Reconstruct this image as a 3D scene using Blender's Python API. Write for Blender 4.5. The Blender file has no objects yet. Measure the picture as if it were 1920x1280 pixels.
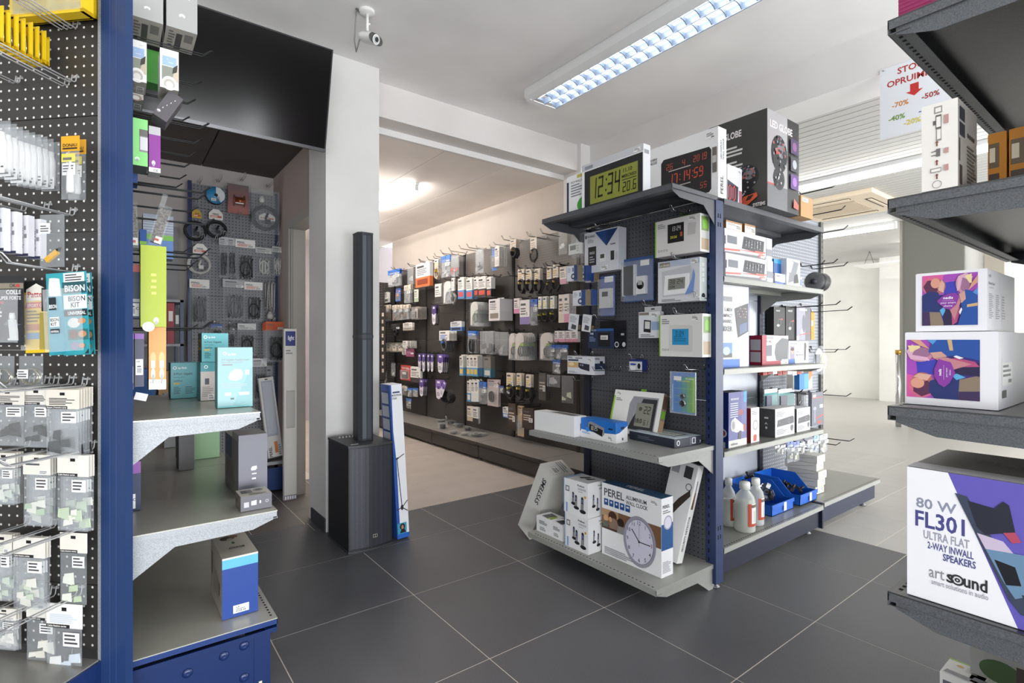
import bpy, math, random
from mathutils import Vector, Matrix
RND = random.Random(11)
C = bpy.context.scene.collection
sc = bpy.context.scene
# ---------------------------------------------------------------- camera, daylight, exposure
FPX, EYE = 982.0, 1.4                       # focal length in pixels of a 1920 wide frame, eye height in metres
FW, RT = Vector((.606, .7955, 0)), Vector((.7955, -.606, 0))
cam_data = bpy.data.cameras.new('camera'); cam = bpy.data.objects.new('camera', cam_data); C.objects.link(cam)
cam.location = (0, 0, EYE); cam.rotation_euler = (math.radians(90), 0, -math.atan2(.606, .7955))
cam_data.sensor_width = 36; cam_data.lens = 36 * FPX / 1920; cam_data.clip_start = .03
sc.camera = cam
sc.view_settings.view_transform = 'Standard'; sc.view_settings.look = 'None'
sc.view_settings.gamma = 1; sc.view_settings.use_curve_mapping = False
sc.view_settings.exposure = 0.74
w = bpy.data.worlds.new('daylight'); sc.world = w; w.use_nodes = True
w.node_tree.nodes['Background'].inputs[0].default_value = (.92, .96, 1, 1)
w.node_tree.nodes['Background'].inputs[1].default_value = 1.6
sc.cycles.max_bounces = 10; sc.cycles.diffuse_bounces = 5; sc.cycles.transparent_max_bounces = 24
sc.cycles.caustics_reflective = False; sc.cycles.caustics_refractive = False
sc.cycles.sample_clamp_indirect = 6
def area_light(name, loc, rot, sx, sy, power, col=(1, 1, 1)):
    l = bpy.data.lights.new(name, 'AREA'); l.shape = 'RECTANGLE'; l.size = sx; l.size_y = sy; l.energy = power; l.color = col
    o = bpy.data.objects.new(name, l); C.objects.link(o); o.location = loc; o.rotation_euler = [math.radians(a) for a in rot]
    return o
# the shop windows: one long front behind the viewer, one beyond the right-hand shelving
area_light('shopfront_daylight', (-.5, -3.4, .85), (100, 0, 0), 4.6, 1.4, 165, (.95, .98, 1))
area_light('right_shopfront_daylight', (3.0, -3.4, 1.05), (100, 0, 0), 2.2, 1.8, 100, (.95, .98, 1))
area_light('side_shopfront_daylight', (11, -3.4, 1.5), (90, 0, -12), 7.0, 2.8, 480, (.97, .985, 1))

# ---------------------------------------------------------------- helpers
def ray(px, py):
    """direction through a pixel of the 1920 x 1280 frame, one unit deep"""
    return FW + RT * ((px - 960) / FPX) + Vector((0, 0, (640 - py) / FPX))
def at(px, py, axis, c):
    """the point seen at a pixel on the plane X, Y or Z = c"""
    d = ray(px, py); i = 'XYZ'.index(axis); o = Vector((0, 0, EYE)); return o + d * ((c - o[i]) / d[i])
def depth(p): return p[0] * FW.x + p[1] * FW.y
def lin(c):
    if isinstance(c, str): c = [int(c[i:i + 2], 16) for i in (0, 2, 4)]
    f = lambda v: (v / 255 / 12.92) if v / 255 <= .04045 else ((v / 255 + .055) / 1.055) ** 2.4
    return (f(c[0]), f(c[1]), f(c[2]), 1)
MATS = {}
def nd(m, t, **k):
    n = m.node_tree.nodes.new(t)
    for a, b in k.items(): setattr(n, a, b)
    return n
def mat(col, rough=.5, metal=0.0, kind='', **kw):
    """procedural material by colour and finish"""
    key = (str(col), rough, metal, kind, str(sorted(kw.items())))
    if key in MATS: return MATS[key]
    m = bpy.data.materials.new('finish'); m.use_nodes = True; MATS[key] = m
    nt = m.node_tree; b = nt.nodes['Principled BSDF']; L = nt.links.new
    c = lin(col)
    b.inputs['Base Color'].default_value = c; b.inputs['Roughness'].default_value = rough; b.inputs['Metallic'].default_value = metal
    m.diffuse_color = c
    def tc(scale=1):
        return nd(m, 'ShaderNodeTexCoord').outputs['Object']
    def noise(scale, detail=3, vec=None):
        n = nd(m, 'ShaderNodeTexNoise'); n.inputs['Scale'].default_value = scale; n.inputs['Detail'].default_value = detail
        L(vec or tc(), n.inputs['Vector']); return n.outputs['Fac']
    def ramp(src, a, c0, b_, c1):
        r = nd(m, 'ShaderNodeValToRGB'); e = r.color_ramp.elements
        e[0].position = a; e[0].color = c0; e[1].position = b_; e[1].color = c1; L(src, r.inputs[0]); return r.outputs[0]
    def bump(src, s, d=.002):
        n = nd(m, 'ShaderNodeBump'); n.inputs['Strength'].default_value = s; n.inputs['Distance'].default_value = d
        L(src, n.inputs['Height']); L(n.outputs[0], b.inputs['Normal'])
    sc_ = lambda k: tuple(min(1, x * k) for x in c[:3]) + (1,)
    if kind == 'hammer':                     # hammered enamel on shelving
        n = noise(kw.get('scale', 420), 2); bump(n, .25, .0015)
        L(ramp(n, .3, sc_(.72), .7, sc_(1.25)), b.inputs['Base Color'])
    elif kind == 'wall':
        n = noise(2.2, 5); L(ramp(n, .3, sc_(.95), .7, sc_(1.03)), b.inputs['Base Color']); bump(noise(60, 4), .06)
    elif kind == 'plaster':
        n = noise(1.3, 6); L(ramp(n, .35, sc_(.93), .66, sc_(1.04)), b.inputs['Base Color']); bump(noise(9, 6), .35, .004)
    elif kind == 'tile':
        n = noise(260, 3); n2 = noise(1.7, 4)
        mx = nd(m, 'ShaderNodeMix', data_type='RGBA', blend_type='MULTIPLY'); mx.inputs[0].default_value = 1
        L(ramp(n, .3, sc_(.8), .72, sc_(1.3)), mx.inputs[6]); L(ramp(n2, .3, (.85, .85, .85, 1), .75, (1.12, 1.12, 1.12, 1)), mx.inputs[7])
        L(mx.outputs[2], b.inputs['Base Color']); bump(n, .05)
        r = nd(m, 'ShaderNodeMapRange'); r.inputs[3].default_value = rough - .07; r.inputs[4].default_value = rough + .1
        L(n2, r.inputs[0]); L(r.outputs[0], b.inputs['Roughness'])
    elif kind == 'tilegrid':                 # distant tiles with joints
        v = nd(m, 'ShaderNodeSeparateXYZ'); L(tc(), v.inputs[0]); outs = []
        for i, off in ((0, kw['ox']), (1, kw['oy'])):
            a = nd(m, 'ShaderNodeMath', operation='SUBTRACT'); L(v.outputs[i], a.inputs[0]); a.inputs[1].default_value = off
            q = nd(m, 'ShaderNodeMath', operation='PINGPONG'); L(a.outputs[0], q.inputs[0]); q.inputs[1].default_value = kw['p'] / 2
            g = nd(m, 'ShaderNodeMath', operation='GREATER_THAN'); L(q.outputs[0], g.inputs[0]); g.inputs[1].default_value = .0022; outs.append(g)
        a = nd(m, 'ShaderNodeMath', operation='MULTIPLY'); L(outs[0].outputs[0], a.inputs[0]); L(outs[1].outputs[0], a.inputs[1])
        L(ramp(a.outputs[0], 0, lin(kw['joint']), 1, c), b.inputs['Base Color'])
    elif kind == 'peg':                      # perforated panel: rows of small round holes
        v = nd(m, 'ShaderNodeSeparateXYZ'); L(tc(), v.inputs[0]); p = kw['p']; sq = []
        for i in (kw['ax'], 2):
            a = nd(m, 'ShaderNodeMath', operation='PINGPONG'); L(v.outputs[i], a.inputs[0]); a.inputs[1].default_value = p / 2
            q = nd(m, 'ShaderNodeMath', operation='POWER'); L(a.outputs[0], q.inputs[0]); q.inputs[1].default_value = 2; sq.append(q)
        a = nd(m, 'ShaderNodeMath', operation='ADD'); L(sq[0].outputs[0], a.inputs[0]); L(sq[1].outputs[0], a.inputs[1])
        g = nd(m, 'ShaderNodeMath', operation='GREATER_THAN'); L(a.outputs[0], g.inputs[0]); g.inputs[1].default_value = kw['r'] ** 2
        mx = nd(m, 'ShaderNodeMix', data_type='RGBA'); L(g.outputs[0], mx.inputs[0]); mx.inputs[6].default_value = lin(kw['hole'])
        n = noise(1.5, 3); L(ramp(n, .3, sc_(.88), .7, sc_(1.1)), mx.inputs[7]); L(mx.outputs[2], b.inputs['Base Color'])
    elif kind == 'clear':                    # thin clear plastic
        out = nt.nodes['Material Output']; t = nd(m, 'ShaderNodeBsdfTransparent'); mx = nd(m, 'ShaderNodeMixShader')
        b.inputs['Roughness'].default_value = rough
        fr = nd(m, 'ShaderNodeLayerWeight'); fr.inputs[0].default_value = .35
        r = nd(m, 'ShaderNodeMapRange'); r.inputs[3].default_value = kw.get('a', .16); r.inputs[4].default_value = kw.get('a', .16) + .28
        L(fr.outputs['Facing'], r.inputs[0]); L(r.outputs[0], mx.inputs[0]); L(t.outputs[0], mx.inputs[1]); L(b.outputs[0], mx.inputs[2]); L(mx.outputs[0], out.inputs[0])
        if kw.get('wrinkle'): bump(noise(kw['wrinkle'], 4), .6, .01)
    elif kind == 'emit':
        b.inputs['Emission Color'].default_value = c; b.inputs['Emission Strength'].default_value = kw['s']
    elif kind == 'mesh':                     # perforated loudspeaker grille
        v = nd(m, 'ShaderNodeTexVoronoi'); v.inputs['Scale'].default_value = 170; v.inputs['Randomness'].default_value = .15; L(tc(), v.inputs['Vector'])
        L(ramp(v.outputs['Distance'], .25, sc_(.35), .45, sc_(1.2)), b.inputs['Base Color']); bump(v.outputs['Distance'], .5)
    elif kind == 'grad':                     # printed colour fade along local x or z
        v = nd(m, 'ShaderNodeSeparateXYZ'); L(tc(), v.inputs[0]); r = nd(m, 'ShaderNodeMapRange')
        r.inputs[1].default_value = kw['a']; r.inputs[2].default_value = kw['b']; L(v.outputs[kw.get('ax', 2)], r.inputs[0])
        L(ramp(r.outputs[0], 0, c, 1, lin(kw['to'])), b.inputs['Base Color'])
    elif kind == 'sparkle':
        n = noise(kw.get('scale', 300), 2); L(ramp(n, .42, c, .6, lin(kw['to'])), b.inputs['Base Color'])
    elif kind == 'brushed':
        n = noise(90, 4); L(ramp(n, .3, sc_(.9), .7, sc_(1.08)), b.inputs['Base Color'])
    return m
TEXT = {}
def text_mesh(s, bold):
    k = (s, bold)
    if k not in TEXT:
        cu = bpy.data.curves.new('lettering', 'FONT'); cu.body = s; cu.offset = .022 if bold else .004; cu.resolution_u = 2
        o = bpy.data.objects.new('lettering', cu); me = bpy.data.meshes.new_from_object(o)
        vs = [(v.co.x, v.co.y) for v in me.vertices]; fs = [tuple(p.vertices) for p in me.polygons]
        x0 = min(v[0] for v in vs); x1 = max(v[0] for v in vs)
        TEXT[k] = ([((x - x0), y) for x, y in vs], fs, x1 - x0)
        bpy.data.objects.remove(o); bpy.data.curves.remove(cu); bpy.data.meshes.remove(me)
    return TEXT[k]
class MB:
    """collects faces and links them as one mesh object"""
    def __init__(s): s.v = []; s.f = []; s.m = []; s.mats = []; s.sm = []
    def mi(s, m):
        if m not in s.mats: s.mats.append(m)
        return s.mats.index(m)
    def add(s, vs, fs, m, smooth=False):
        o = len(s.v); s.v += [tuple(v) for v in vs]; k = s.mi(m)
        for f in fs: s.f.append(tuple(i + o for i in f)); s.m.append(k); s.sm.append(smooth)
        return s
    def poly(s, pts, m): return s.add(pts, [tuple(range(len(pts)))], m)
    def box(s, a, b, m):
        x0, y0, z0 = a; x1, y1, z1 = b; mm = m if isinstance(m, dict) else {'': m}
        vs = [(x0, y0, z0), (x1, y0, z0), (x1, y1, z0), (x0, y1, z0), (x0, y0, z1), (x1, y0, z1), (x1, y1, z1), (x0, y1, z1)]
        for k, f in (('k', (0, 3, 2, 1)), ('t', (4, 5, 6, 7)), ('f', (0, 1, 5, 4)), ('r', (1, 2, 6, 5)), ('b', (2, 3, 7, 6)), ('l', (3, 0, 4, 7))):
            s.add([vs[i] for i in f], [(0, 1, 2, 3)], mm.get(k, mm.get('')))
        return s
    def prism(s, pts, off, m):
        """polygon pts (3-D) swept by vector off"""
        n = len(pts); off = Vector(off); P = [Vector(p) for p in pts]; Q = [p + off for p in P]
        return s.add(P + Q, [tuple(range(n))[::-1], tuple(range(n, 2 * n))] + [(i, (i + 1) % n, n + (i + 1) % n, n + i) for i in range(n)], m)
    def tube(s, pts, r, m, n=5, closed=False, caps=True):
        P = [Vector(p) for p in pts]; k = len(P); vs = []; up0 = None
        for i, p in enumerate(P):
            t = (P[(i + 1) % k] - P[i - 1]) if closed else (P[min(i + 1, k - 1)] - P[max(i - 1, 0)])
            if t.length < 1e-9: t = Vector((0, 0, 1))
            t.normalize()
            if up0 is None: up0 = Vector((0, 0, 1)) if abs(t.z) < .9 else Vector((1, 0, 0))
            a = up0 - t * up0.dot(t)
            if a.length < 1e-4: a = t.orthogonal()
            a.normalize(); up0 = a; b = t.cross(a)
            for j in range(n):
                th = 2 * math.pi * j / n; vs.append(p + (a * math.cos(th) + b * math.sin(th)) * r)
        fs = []
        for i in range(k if closed else k - 1):
            for j in range(n):
                i2 = (i + 1) % k; fs.append((i * n + j, i * n + (j + 1) % n, i2 * n + (j + 1) % n, i2 * n + j))
        if caps and not closed: fs += [tuple(range(n))[::-1], tuple((k - 1) * n + j for j in range(n))]
        return s.add(vs, fs, m, True)
    def lathe(s, prof, m, c=(0, 0, 0), n=16, axis='Z', smooth=True):
        vs = []
        for r, z in prof:
            for j in range(n):
                th = 2 * math.pi * j / n; q = (r * math.cos(th), r * math.sin(th), z)
                if axis == 'Y': q = (q[0], q[2], q[1])
                if axis == 'X': q = (q[2], q[0], q[1])
                vs.append((q[0] + c[0], q[1] + c[1], q[2] + c[2]))
        k = len(prof); fs = [(i * n + j, i * n + (j + 1) % n, (i + 1) * n + (j + 1) % n, (i + 1) * n + j) for i in range(k - 1) for j in range(n)]
        fs += [tuple(range(n))[::-1], tuple((k - 1) * n + j for j in range(n))]
        return s.add(vs, fs, m, smooth)
    def mesh(s, name):
        me = bpy.data.meshes.new(name); me.from_pydata(s.v, [], s.f)
        for m in s.mats: me.materials.append(m)
        me.polygons.foreach_set('material_index', s.m); me.polygons.foreach_set('use_smooth', s.sm); me.update(); return me
    def build(s, name, parent=None, world=False, loc=None, rz=0.0, rot=None, kind=None):
        """world: the faces are in world coordinates and go into the root's own frame"""
        if world and parent:
            r = parent
            while r.parent: r = r.parent
            inv = (Matrix.Translation(r.location) @ r.rotation_euler.to_matrix().to_4x4()).inverted()
            s.v = [tuple(inv @ Vector(v)) for v in s.v]
        o = bpy.data.objects.new(name, s.mesh(name)); C.objects.link(o)
        if parent: o.parent = parent
        if loc is not None: o.location = loc
        o.rotation_euler = rot if rot else (0, 0, rz)
        if kind: o['kind'] = kind
        return o
def link(name, me, parent=None, loc=(0, 0, 0), rz=0.0, rot=None):
    o = bpy.data.objects.new(name, me); C.objects.link(o); o.parent = parent; o.location = loc; o.rotation_euler = rot if rot else (0, 0, rz); return o
def empty(name, loc, rz=0.0):
    o = bpy.data.objects.new(name, None); C.objects.link(o); o.location = loc; o.rotation_euler = (0, 0, rz); o.empty_display_size = .1; return o
def tag(o, label, cat, group=None):
    o['label'] = label; o['category'] = cat
    if group: o['group'] = group
    return o
def struct(name, mb, parent=None):
    o = mb.build(name, parent); o['kind'] = 'structure'; return o
def copy_tree(o, parent=None):
    c = o.copy(); C.objects.link(c); c.parent = parent
    for ch in o.children: copy_tree(ch, c)
    return c
# ---------------------------------------------------------------- flat print on the faces of cartons, cards and labels
PAPER = 'f2f2f0'; INK = '2b2c30'
class Print:
    """coloured shapes and lettering laid on one rectangle: o origin, u and v edge vectors, n outward normal"""
    def __init__(s, mb, o, u, v, lay=.00012):
        s.mb = mb; s.o = Vector(o); s.W = Vector(u).length; s.Hh = Vector(v).length
        s.u = Vector(u).normalized(); s.v = Vector(v).normalized(); s.n = s.u.cross(s.v); s.k = 0; s.lay = lay
    def p(s, x, y): return s.o + s.u * x + s.v * y + s.n * (.0004 + s.k * s.lay)
    def m(s, c): return c if not isinstance(c, str) else mat(c, .42)
    def poly(s, pts, c):
        s.k += 1; P = [s.p(x * s.W, y * s.Hh) for x, y in pts]
        a = sum(pts[i][0] * pts[(i + 1) % len(pts)][1] - pts[(i + 1) % len(pts)][0] * pts[i][1] for i in range(len(pts)))
        s.mb.poly(P if a > 0 else P[::-1], s.m(c))
    def rect(s, x0, y0, x1, y1, c): s.poly([(x0, y0), (x1, y0), (x1, y1), (x0, y1)], c)
    def ell(s, x, y, rx, ry, c, n=20, rot=0):
        q = []
        for i in range(n):
            t = 2 * math.pi * i / n; a, b = rx * s.W * math.cos(t), ry * s.Hh * math.sin(t)
            q.append((x + (a * math.cos(rot) - b * math.sin(rot)) / s.W, y + (a * math.sin(rot) + b * math.cos(rot)) / s.Hh))
        s.poly(q, c)
    def ring(s, x, y, r, t, c, n=24):
        s.k += 1; vs = []; fs = []
        for i in range(n):
            a = 2 * math.pi * i / n
            for q in (r, r - t): vs.append(s.p(x * s.W + q * math.cos(a), y * s.Hh + q * math.sin(a)))
        s.mb.add(vs, [(2 * i, 2 * ((i + 1) % n), 2 * ((i + 1) % n) + 1, 2 * i + 1) for i in range(n)], s.m(c))
    def seg(s, t, x, y, h, c, maxw, slant=.06):
        """seven-segment digits"""
        D = {'0': 'abcdef', '1': 'bc', '2': 'abged', '3': 'abgcd', '4': 'fgbc', '5': 'afgcd', '6': 'afgedc', '7': 'abc', '8': 'abcdefg', '9': 'abcdfg'}
        adv = [(.45 if q in ':. ' else 1) for q in t]; W_ = maxw / sum(adv); g = W_ * .74; k = h * .11; kx = min(g * .24, k * s.Hh / s.W); px = x
        for q, a in zip(t, adv):
            S = {'a': (0, h - k, g, h), 'd': (0, 0, g, k), 'g': (0, h / 2 - k / 2, g, h / 2 + k / 2), 'f': (0, h / 2, kx, h), 'b': (g - kx, h / 2, g, h), 'e': (0, 0, kx, h / 2), 'c': (g - kx, 0, g, h / 2)}
            R = [S[i] for i in D.get(q, '')]
            if q == ':': R = [(g * .15, h * .2, g * .15 + kx, h * .2 + k), (g * .15, h * .7, g * .15 + kx, h * .7 + k)]
            if q == '.': R = [(g * .1, 0, g * .1 + kx, k)]
            s.k += 1
            for x0, y0, x1, y1 in R:
                P = [(px + a_ + slant * b_ * s.Hh / s.W, y + b_) for a_, b_ in ((x0, y0), (x1, y0), (x1, y1), (x0, y1))]; s.mb.poly([s.p(a_ * s.W, b_ * s.Hh) for a_, b_ in P], s.m(c))
            px += W_ * a
    def line(s, x0, y0, x1, y1, t, c):
        a = Vector((x0 * s.W, y0 * s.Hh)); b = Vector((x1 * s.W, y1 * s.Hh)); d = (b - a); d = Vector((-d.y, d.x)).normalized() * t / 2
        s.poly([(q.x / s.W, q.y / s.Hh) for q in (a - d, b - d, b + d, a + d)], c)
    def text(s, t, x, y, h, c=INK, bold=False, al='l', maxw=None, rot=0, sx=1):
        """h: height of a capital as a share of the face height (of its width when rot is 90); maxw: share of the run"""
        vs, fs, wd = text_mesh(t, bold); base = s.Hh if not rot else s.W
        k = h * base / .71; wid = wd * k * sx
        if maxw:
            lim = maxw * (s.W if not rot else s.Hh)
            if wid > lim: sx *= lim / wid; wid = lim
        ox = {'l': 0, 'c': -wid / 2, 'r': -wid}[al]; s.k += 1; ca, sa = math.cos(math.radians(rot)), math.sin(math.radians(rot)); P = []
        for a, b in vs:
            a = a * k * sx + ox; b = b * k; P.append(s.p(x * s.W + a * ca - b * sa, y * s.Hh + a * sa + b * ca))
        s.mb.add(P, fs, s.m(c))
    def para(s, x0, y0, x1, y1, n, c='8a8c90', seed=1):
        """n lines of small print too fine to read"""
        r = random.Random(seed); st = (y1 - y0) / n
        s.k += 1
        for i in range(n):
            e = x0 + (x1 - x0) * r.uniform(.6, 1); yy = y1 - st * (i + .8)
            P = [s.p(a * s.W, b * s.Hh) for a, b in ((x0, yy), (e, yy), (e, yy + st * .5), (x0, yy + st * .5))]; s.mb.poly(P, s.m(c))
    def bars(s, x0, y0, x1, y1, bg='f7f7f5', seed=1):
        """bar code sticker"""
        s.rect(x0, y0, x1, y1, bg); r = random.Random(seed); s.k += 1; x = x0 + (x1 - x0) * .08; top = y0 + (y1 - y0) * .62
        while x < x0 + (x1 - x0) * .9:
            q = (x1 - x0) * r.uniform(.015, .05)
            s.mb.poly([s.p(a * s.W, b * s.Hh) for a, b in ((x, y0 + (y1 - y0) * .12), (x + q, y0 + (y1 - y0) * .12), (x + q, top), (x, top))], s.m('2a2a2c')); x += q * r.uniform(1.6, 2.6)
        s.rect(x0 + (x1 - x0) * .1, y0 + (y1 - y0) * .72, x0 + (x1 - x0) * .8, y0 + (y1 - y0) * .86, '55565a')
    def price(s, x, y, w_, h_, seed=1):
        """white price sticker with three lines"""
        s.rect(x, y, x + w_, y + h_, 'f8f8f6'); s.para(x + w_ * .08, y + h_ * .35, x + w_ * .92, y + h_ * .95, 3, '3c3d42', seed); s.rect(x + w_ * .6, y + h_ * .1, x + w_ * .92, y + h_ * .25, '3c3d42')
def faces_of(w_, d, h):
    a = w_ / 2
    return {'f': ((-a, 0, 0), (w_, 0, 0), (0, 0, h)), 'r': ((a, 0, 0), (0, d, 0), (0, 0, h)), 'l': ((-a, d, 0), (0, -d, 0), (0, 0, h)),
            't': ((-a, 0, h), (w_, 0, 0), (0, d, 0)), 'b': ((a, d, 0), (-w_, 0, 0), (0, 0, h)), 'k': ((-a, d, 0), (w_, 0, 0), (0, -d, 0))}
PRINTS = {}
def carton(name, label, cat, loc, rz, w_, d, h, col, art=None, group=None, rot=None, flap=True, rough=.45):
    """a printed carton: local x right, y away from its front, z up; art(print_on) draws the faces"""
    mb = MB(); col = col if isinstance(col, dict) else {'': col}; e = min(.0025, d * .08, h * .08)
    mm = {k: (v if not isinstance(v, str) else mat(v, rough)) for k, v in col.items()}
    mb.box((-w_ / 2, 0, 0), (w_ / 2, d, h), mm)
    o = mb.build(name, None, loc=Vector(loc) + Vector((0, 0, .0016)), rz=rz, rot=rot)
    if flap and d > .03:
        fm = MB(); t = mm.get('t', mm.get(''))
        fm.box((-w_ / 2 + .002, .001, h), (w_ / 2 - .002, d * .55, h + .0012), t)
        fm.build('flap', o)
    if art:
        fc = faces_of(w_, d, h); pms = []
        def on(k):
            a, b, c = fc[k]; pm = MB(); pms.append(pm)
            if k == 't' and flap and d > .03: a = (a[0], a[1], a[2] + .0013)
            return Print(pm, a, b, c)
        art(on)
        for pm in pms:
            if pm.f: pm.build('printed_artwork', o)
    return tag(o, label, cat, group)
# ---------------------------------------------------------------- the room
WHITE = mat('e6e4e2', .75, kind='wall'); CEIL = mat('efedeb', .8, kind='plaster'); GROUT = mat('ded6c9', .85)
fl = MB(); fl.box((-3, -3.6, -.1), (15.4, 10.4, -.0012), GROUT); floor = struct('floor', fl)
def tiles(x0, x1, y0, y1, p, ox, oy, m, gap=.005, th=.0):
    i0, i1 = math.floor((x0 - ox) / p + 1e-6), math.ceil((x1 - ox) / p - 1e-6); j0, j1 = math.floor((y0 - oy) / p + 1e-6), math.ceil((y1 - oy) / p - 1e-6)
    shared = {}
    for i in range(i0, i1):
        for j in range(j0, j1):
            a, b = max(ox + i * p, x0) + gap / 2, min(ox + (i + 1) * p, x1) - gap / 2
            c, d = max(oy + j * p, y0) + gap / 2, min(oy + (j + 1) * p, y1) - gap / 2
            if b - a < .02 or d - c < .02: continue
            k = (round(b - a, 4), round(d - c, 4))
            if k not in shared: shared[k] = MB().box((0, 0, -.004), (b - a, d - c, 0), m).mesh('tile')
            link('tile', shared[k], floor, (a, c, 0))
DARK = mat('5a5a5d', .4, kind='tile'); TAUPE = mat('c6bbb2', .45, kind='tile'); LIGHT = mat('b6b3ae', .4, kind='tile')
tiles(-.15, 4.157, -.9, 3.97, .735, 1.323, 2.635, DARK)
tiles(1.654, 3.95, 3.97, 7.6, .372, 2.365, 3.95, TAUPE)
tiles(.2, 1.65, 4.16, 5.5, .372, 1.17, 4.16, mat('67605c', .45, kind='tile'))
tiles(.2, 1.242, 3.97, 4.16, .5, .69, 3.62, DARK)
tiles(4.157, 7.5, .2, 3.3, .37, 4.13, 1.345, LIGHT)
g = MB().box((7.5, -3.6, -.004), (15.4, 6, 0), mat('b6b3ae', .4, kind='tilegrid', p=.37, ox=4.13, oy=1.345, joint='b9b5ac'))
g.box((4.157, 3.3, -.004), (7.5, 6, 0), g.mats[0]); g.box((4.157, -3.6, -.004), (7.5, .2, 0), g.mats[0])
g.box((1.654, 7.6, -.004), (3.95, 9.6, 0), TAUPE); g.box((-3, -3.6, -.004), (-.15, 3.97, 0), DARK); g.box((-.15, -3.6, -.004), (4.157, -.9, 0), DARK)
g.build('far_tiling', floor)['kind'] = 'stuff'
# main ceiling
struct('ceiling', MB().box((-3, -3.6, 3.53), (4.2, 4.3, 3.63), CEIL))
# back room ceiling of wide boards
cb = struct('ceiling.001', MB().box((1.3, 4.3, 3.235), (4.12, 9.7, 3.3), mat('8d857e', .8)))
cm = mat('f2ebe4', .75, kind='wall')
for x0, x1 in ((1.3, 1.77), (1.78, 2.495), (2.505, 3.215), (3.225, 4.06)):
    MB().box((x0, 4.32, 3.2), (x1, 9.65, 3.235), cm).build('ceiling_board', cb)
struct('trim_1', MB().box((1.654, 4.29, 3.195), (4.02, 4.33, 3.25), WHITE))
struct('wall_beam', MB().box((1.654, 4.085, 3.25), (4.06, 4.29, 3.53), mat('dedad7', .75, kind='wall')))
pl = struct('wall_pillar', MB().box((1.242, 3.884, 0), (1.654, 4.296, 3.53), WHITE))
MB().box((1.232, 3.884, .0), (1.242, 4.22, .1), mat('3a3c40', .5)).build('baseboard', pl)
struct('wall_pilaster', MB().box((4.0, 4.03, 0), (4.16, 4.3, 3.53), WHITE))
# bulkhead towards the slatted ceiling
struct('wall_bulkhead', MB().box((4.14, -3.6, 3.21), (4.5, 4.05, 3.53), WHITE))
# alcove behind the left shelving
AL_SHADE = mat('544c48', .8, kind='wall')  # dark paint stands in for the unlit alcove ceiling
struct('ceiling.002', MB().box((-2.2, 3.9, 3.06), (.66, 5.8, 3.1), AL_SHADE).box((.67, 3.9, 3.06), (1.31, 5.8, 3.1), AL_SHADE).box((-2.2, 3.9, 3.1), (1.31, 5.8, 3.13), AL_SHADE))
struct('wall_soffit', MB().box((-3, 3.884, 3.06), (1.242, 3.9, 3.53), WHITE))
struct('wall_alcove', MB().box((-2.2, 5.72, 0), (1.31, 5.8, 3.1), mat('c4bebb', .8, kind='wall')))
struct('wall_doorway', MB().box((1.30, 5.06, 0), (1.40, 5.8, 3.1), mat('b5a69f', .8, kind='wall')).box((1.30, 4.296, 2.44), (1.40, 5.06, 3.1), mat('b5a69f', .8, kind='wall')))
dm = mat('a7a49f', .5)
d = struct('door_1', MB().box((1.262, 4.99, 0), (1.41, 5.065, 2.42), dm))
MB().box((1.262, 4.296, 2.42), (1.41, 5.065, 2.49), dm).build('door_head', d)
MB().box((1.275, 4.97, 0), (1.30, 4.995, 2.42), mat('8f8c88', .5)).build('door_stop', d)
# back room walls
CREAM = mat('cdc3ba', .75, kind='wall')
struct('wall_back', MB().box((4.02, 4.03, 0), (4.12, 8.85, 3.235), CREAM))
struct('wall_far', MB().box((1.3, 9.6, 0), (4.6, 9.7, 3.235), mat('b9b2b6', .8, kind='wall')))
struct('wall_side', MB().box((1.30, 5.8, 0), (1.40, 9.7, 3.235), mat('cfcac6', .8, kind='wall')))
# left end, and an unseen front wall coloured for the screen's reflection
struct('wall_left', MB().box((-3.1, -3.6, 0), (-3, 5.8, 3.53), WHITE))
fw_ = MB().box((-3, -3.7, 1.97), (4.2, -3.6, 3.53), mat('4a443e', .8)).box((-3, -3.7, 1.57), (1.85, -3.6, 1.97), mat('8a7558', .8)); struct('wall_front_unseen', fw_)
struct('wall_front_header', MB().box((4.2, -3.7, 2.9), (14.85, -3.6, 3.5), WHITE))
# right-hand showroom: slatted ceiling, each slat its own piece
sl = struct('ceiling.003', MB().box((4.3, -3.6, 3.42), (15.3, 6, 3.5), mat('3c3c3e', .9)))
slm = mat('b9b8b5', .55)
me = MB().box((0, -3.55, 3.38), (.107, 5.95, 3.42), slm).mesh('slat')
x = 4.5
while x < 15.2:
    link('slat', me, sl, (x, 0, 0)); x += .12
struct('wall_showroom_far', MB().box((14.7, -3.6, 0), (14.85, 6, 3.42), mat('f0efeb', .75, kind='wall')))
struct('wall_showroom_end', MB().box((4.16, 5.9, 0), (14.85, 6, 3.42), mat('f0efeb', .75, kind='wall')))
struct('wall_far_pier', MB().box((14.45, 3.95, 0), (14.7, 4.6, 3.38), mat('e9e8e5', .75, kind='wall')))
bm = mat('85807b', .6)
bb = struct('baseboard_far', MB().box((14.66, -3.6, 0), (14.7, 3.95, .1), bm))
for k in range(14): MB().box((14.652, -3 + k * .5, 0), (14.66, -3 + k * .5 + .495, .098), bm).build('tile', bb)
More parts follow.
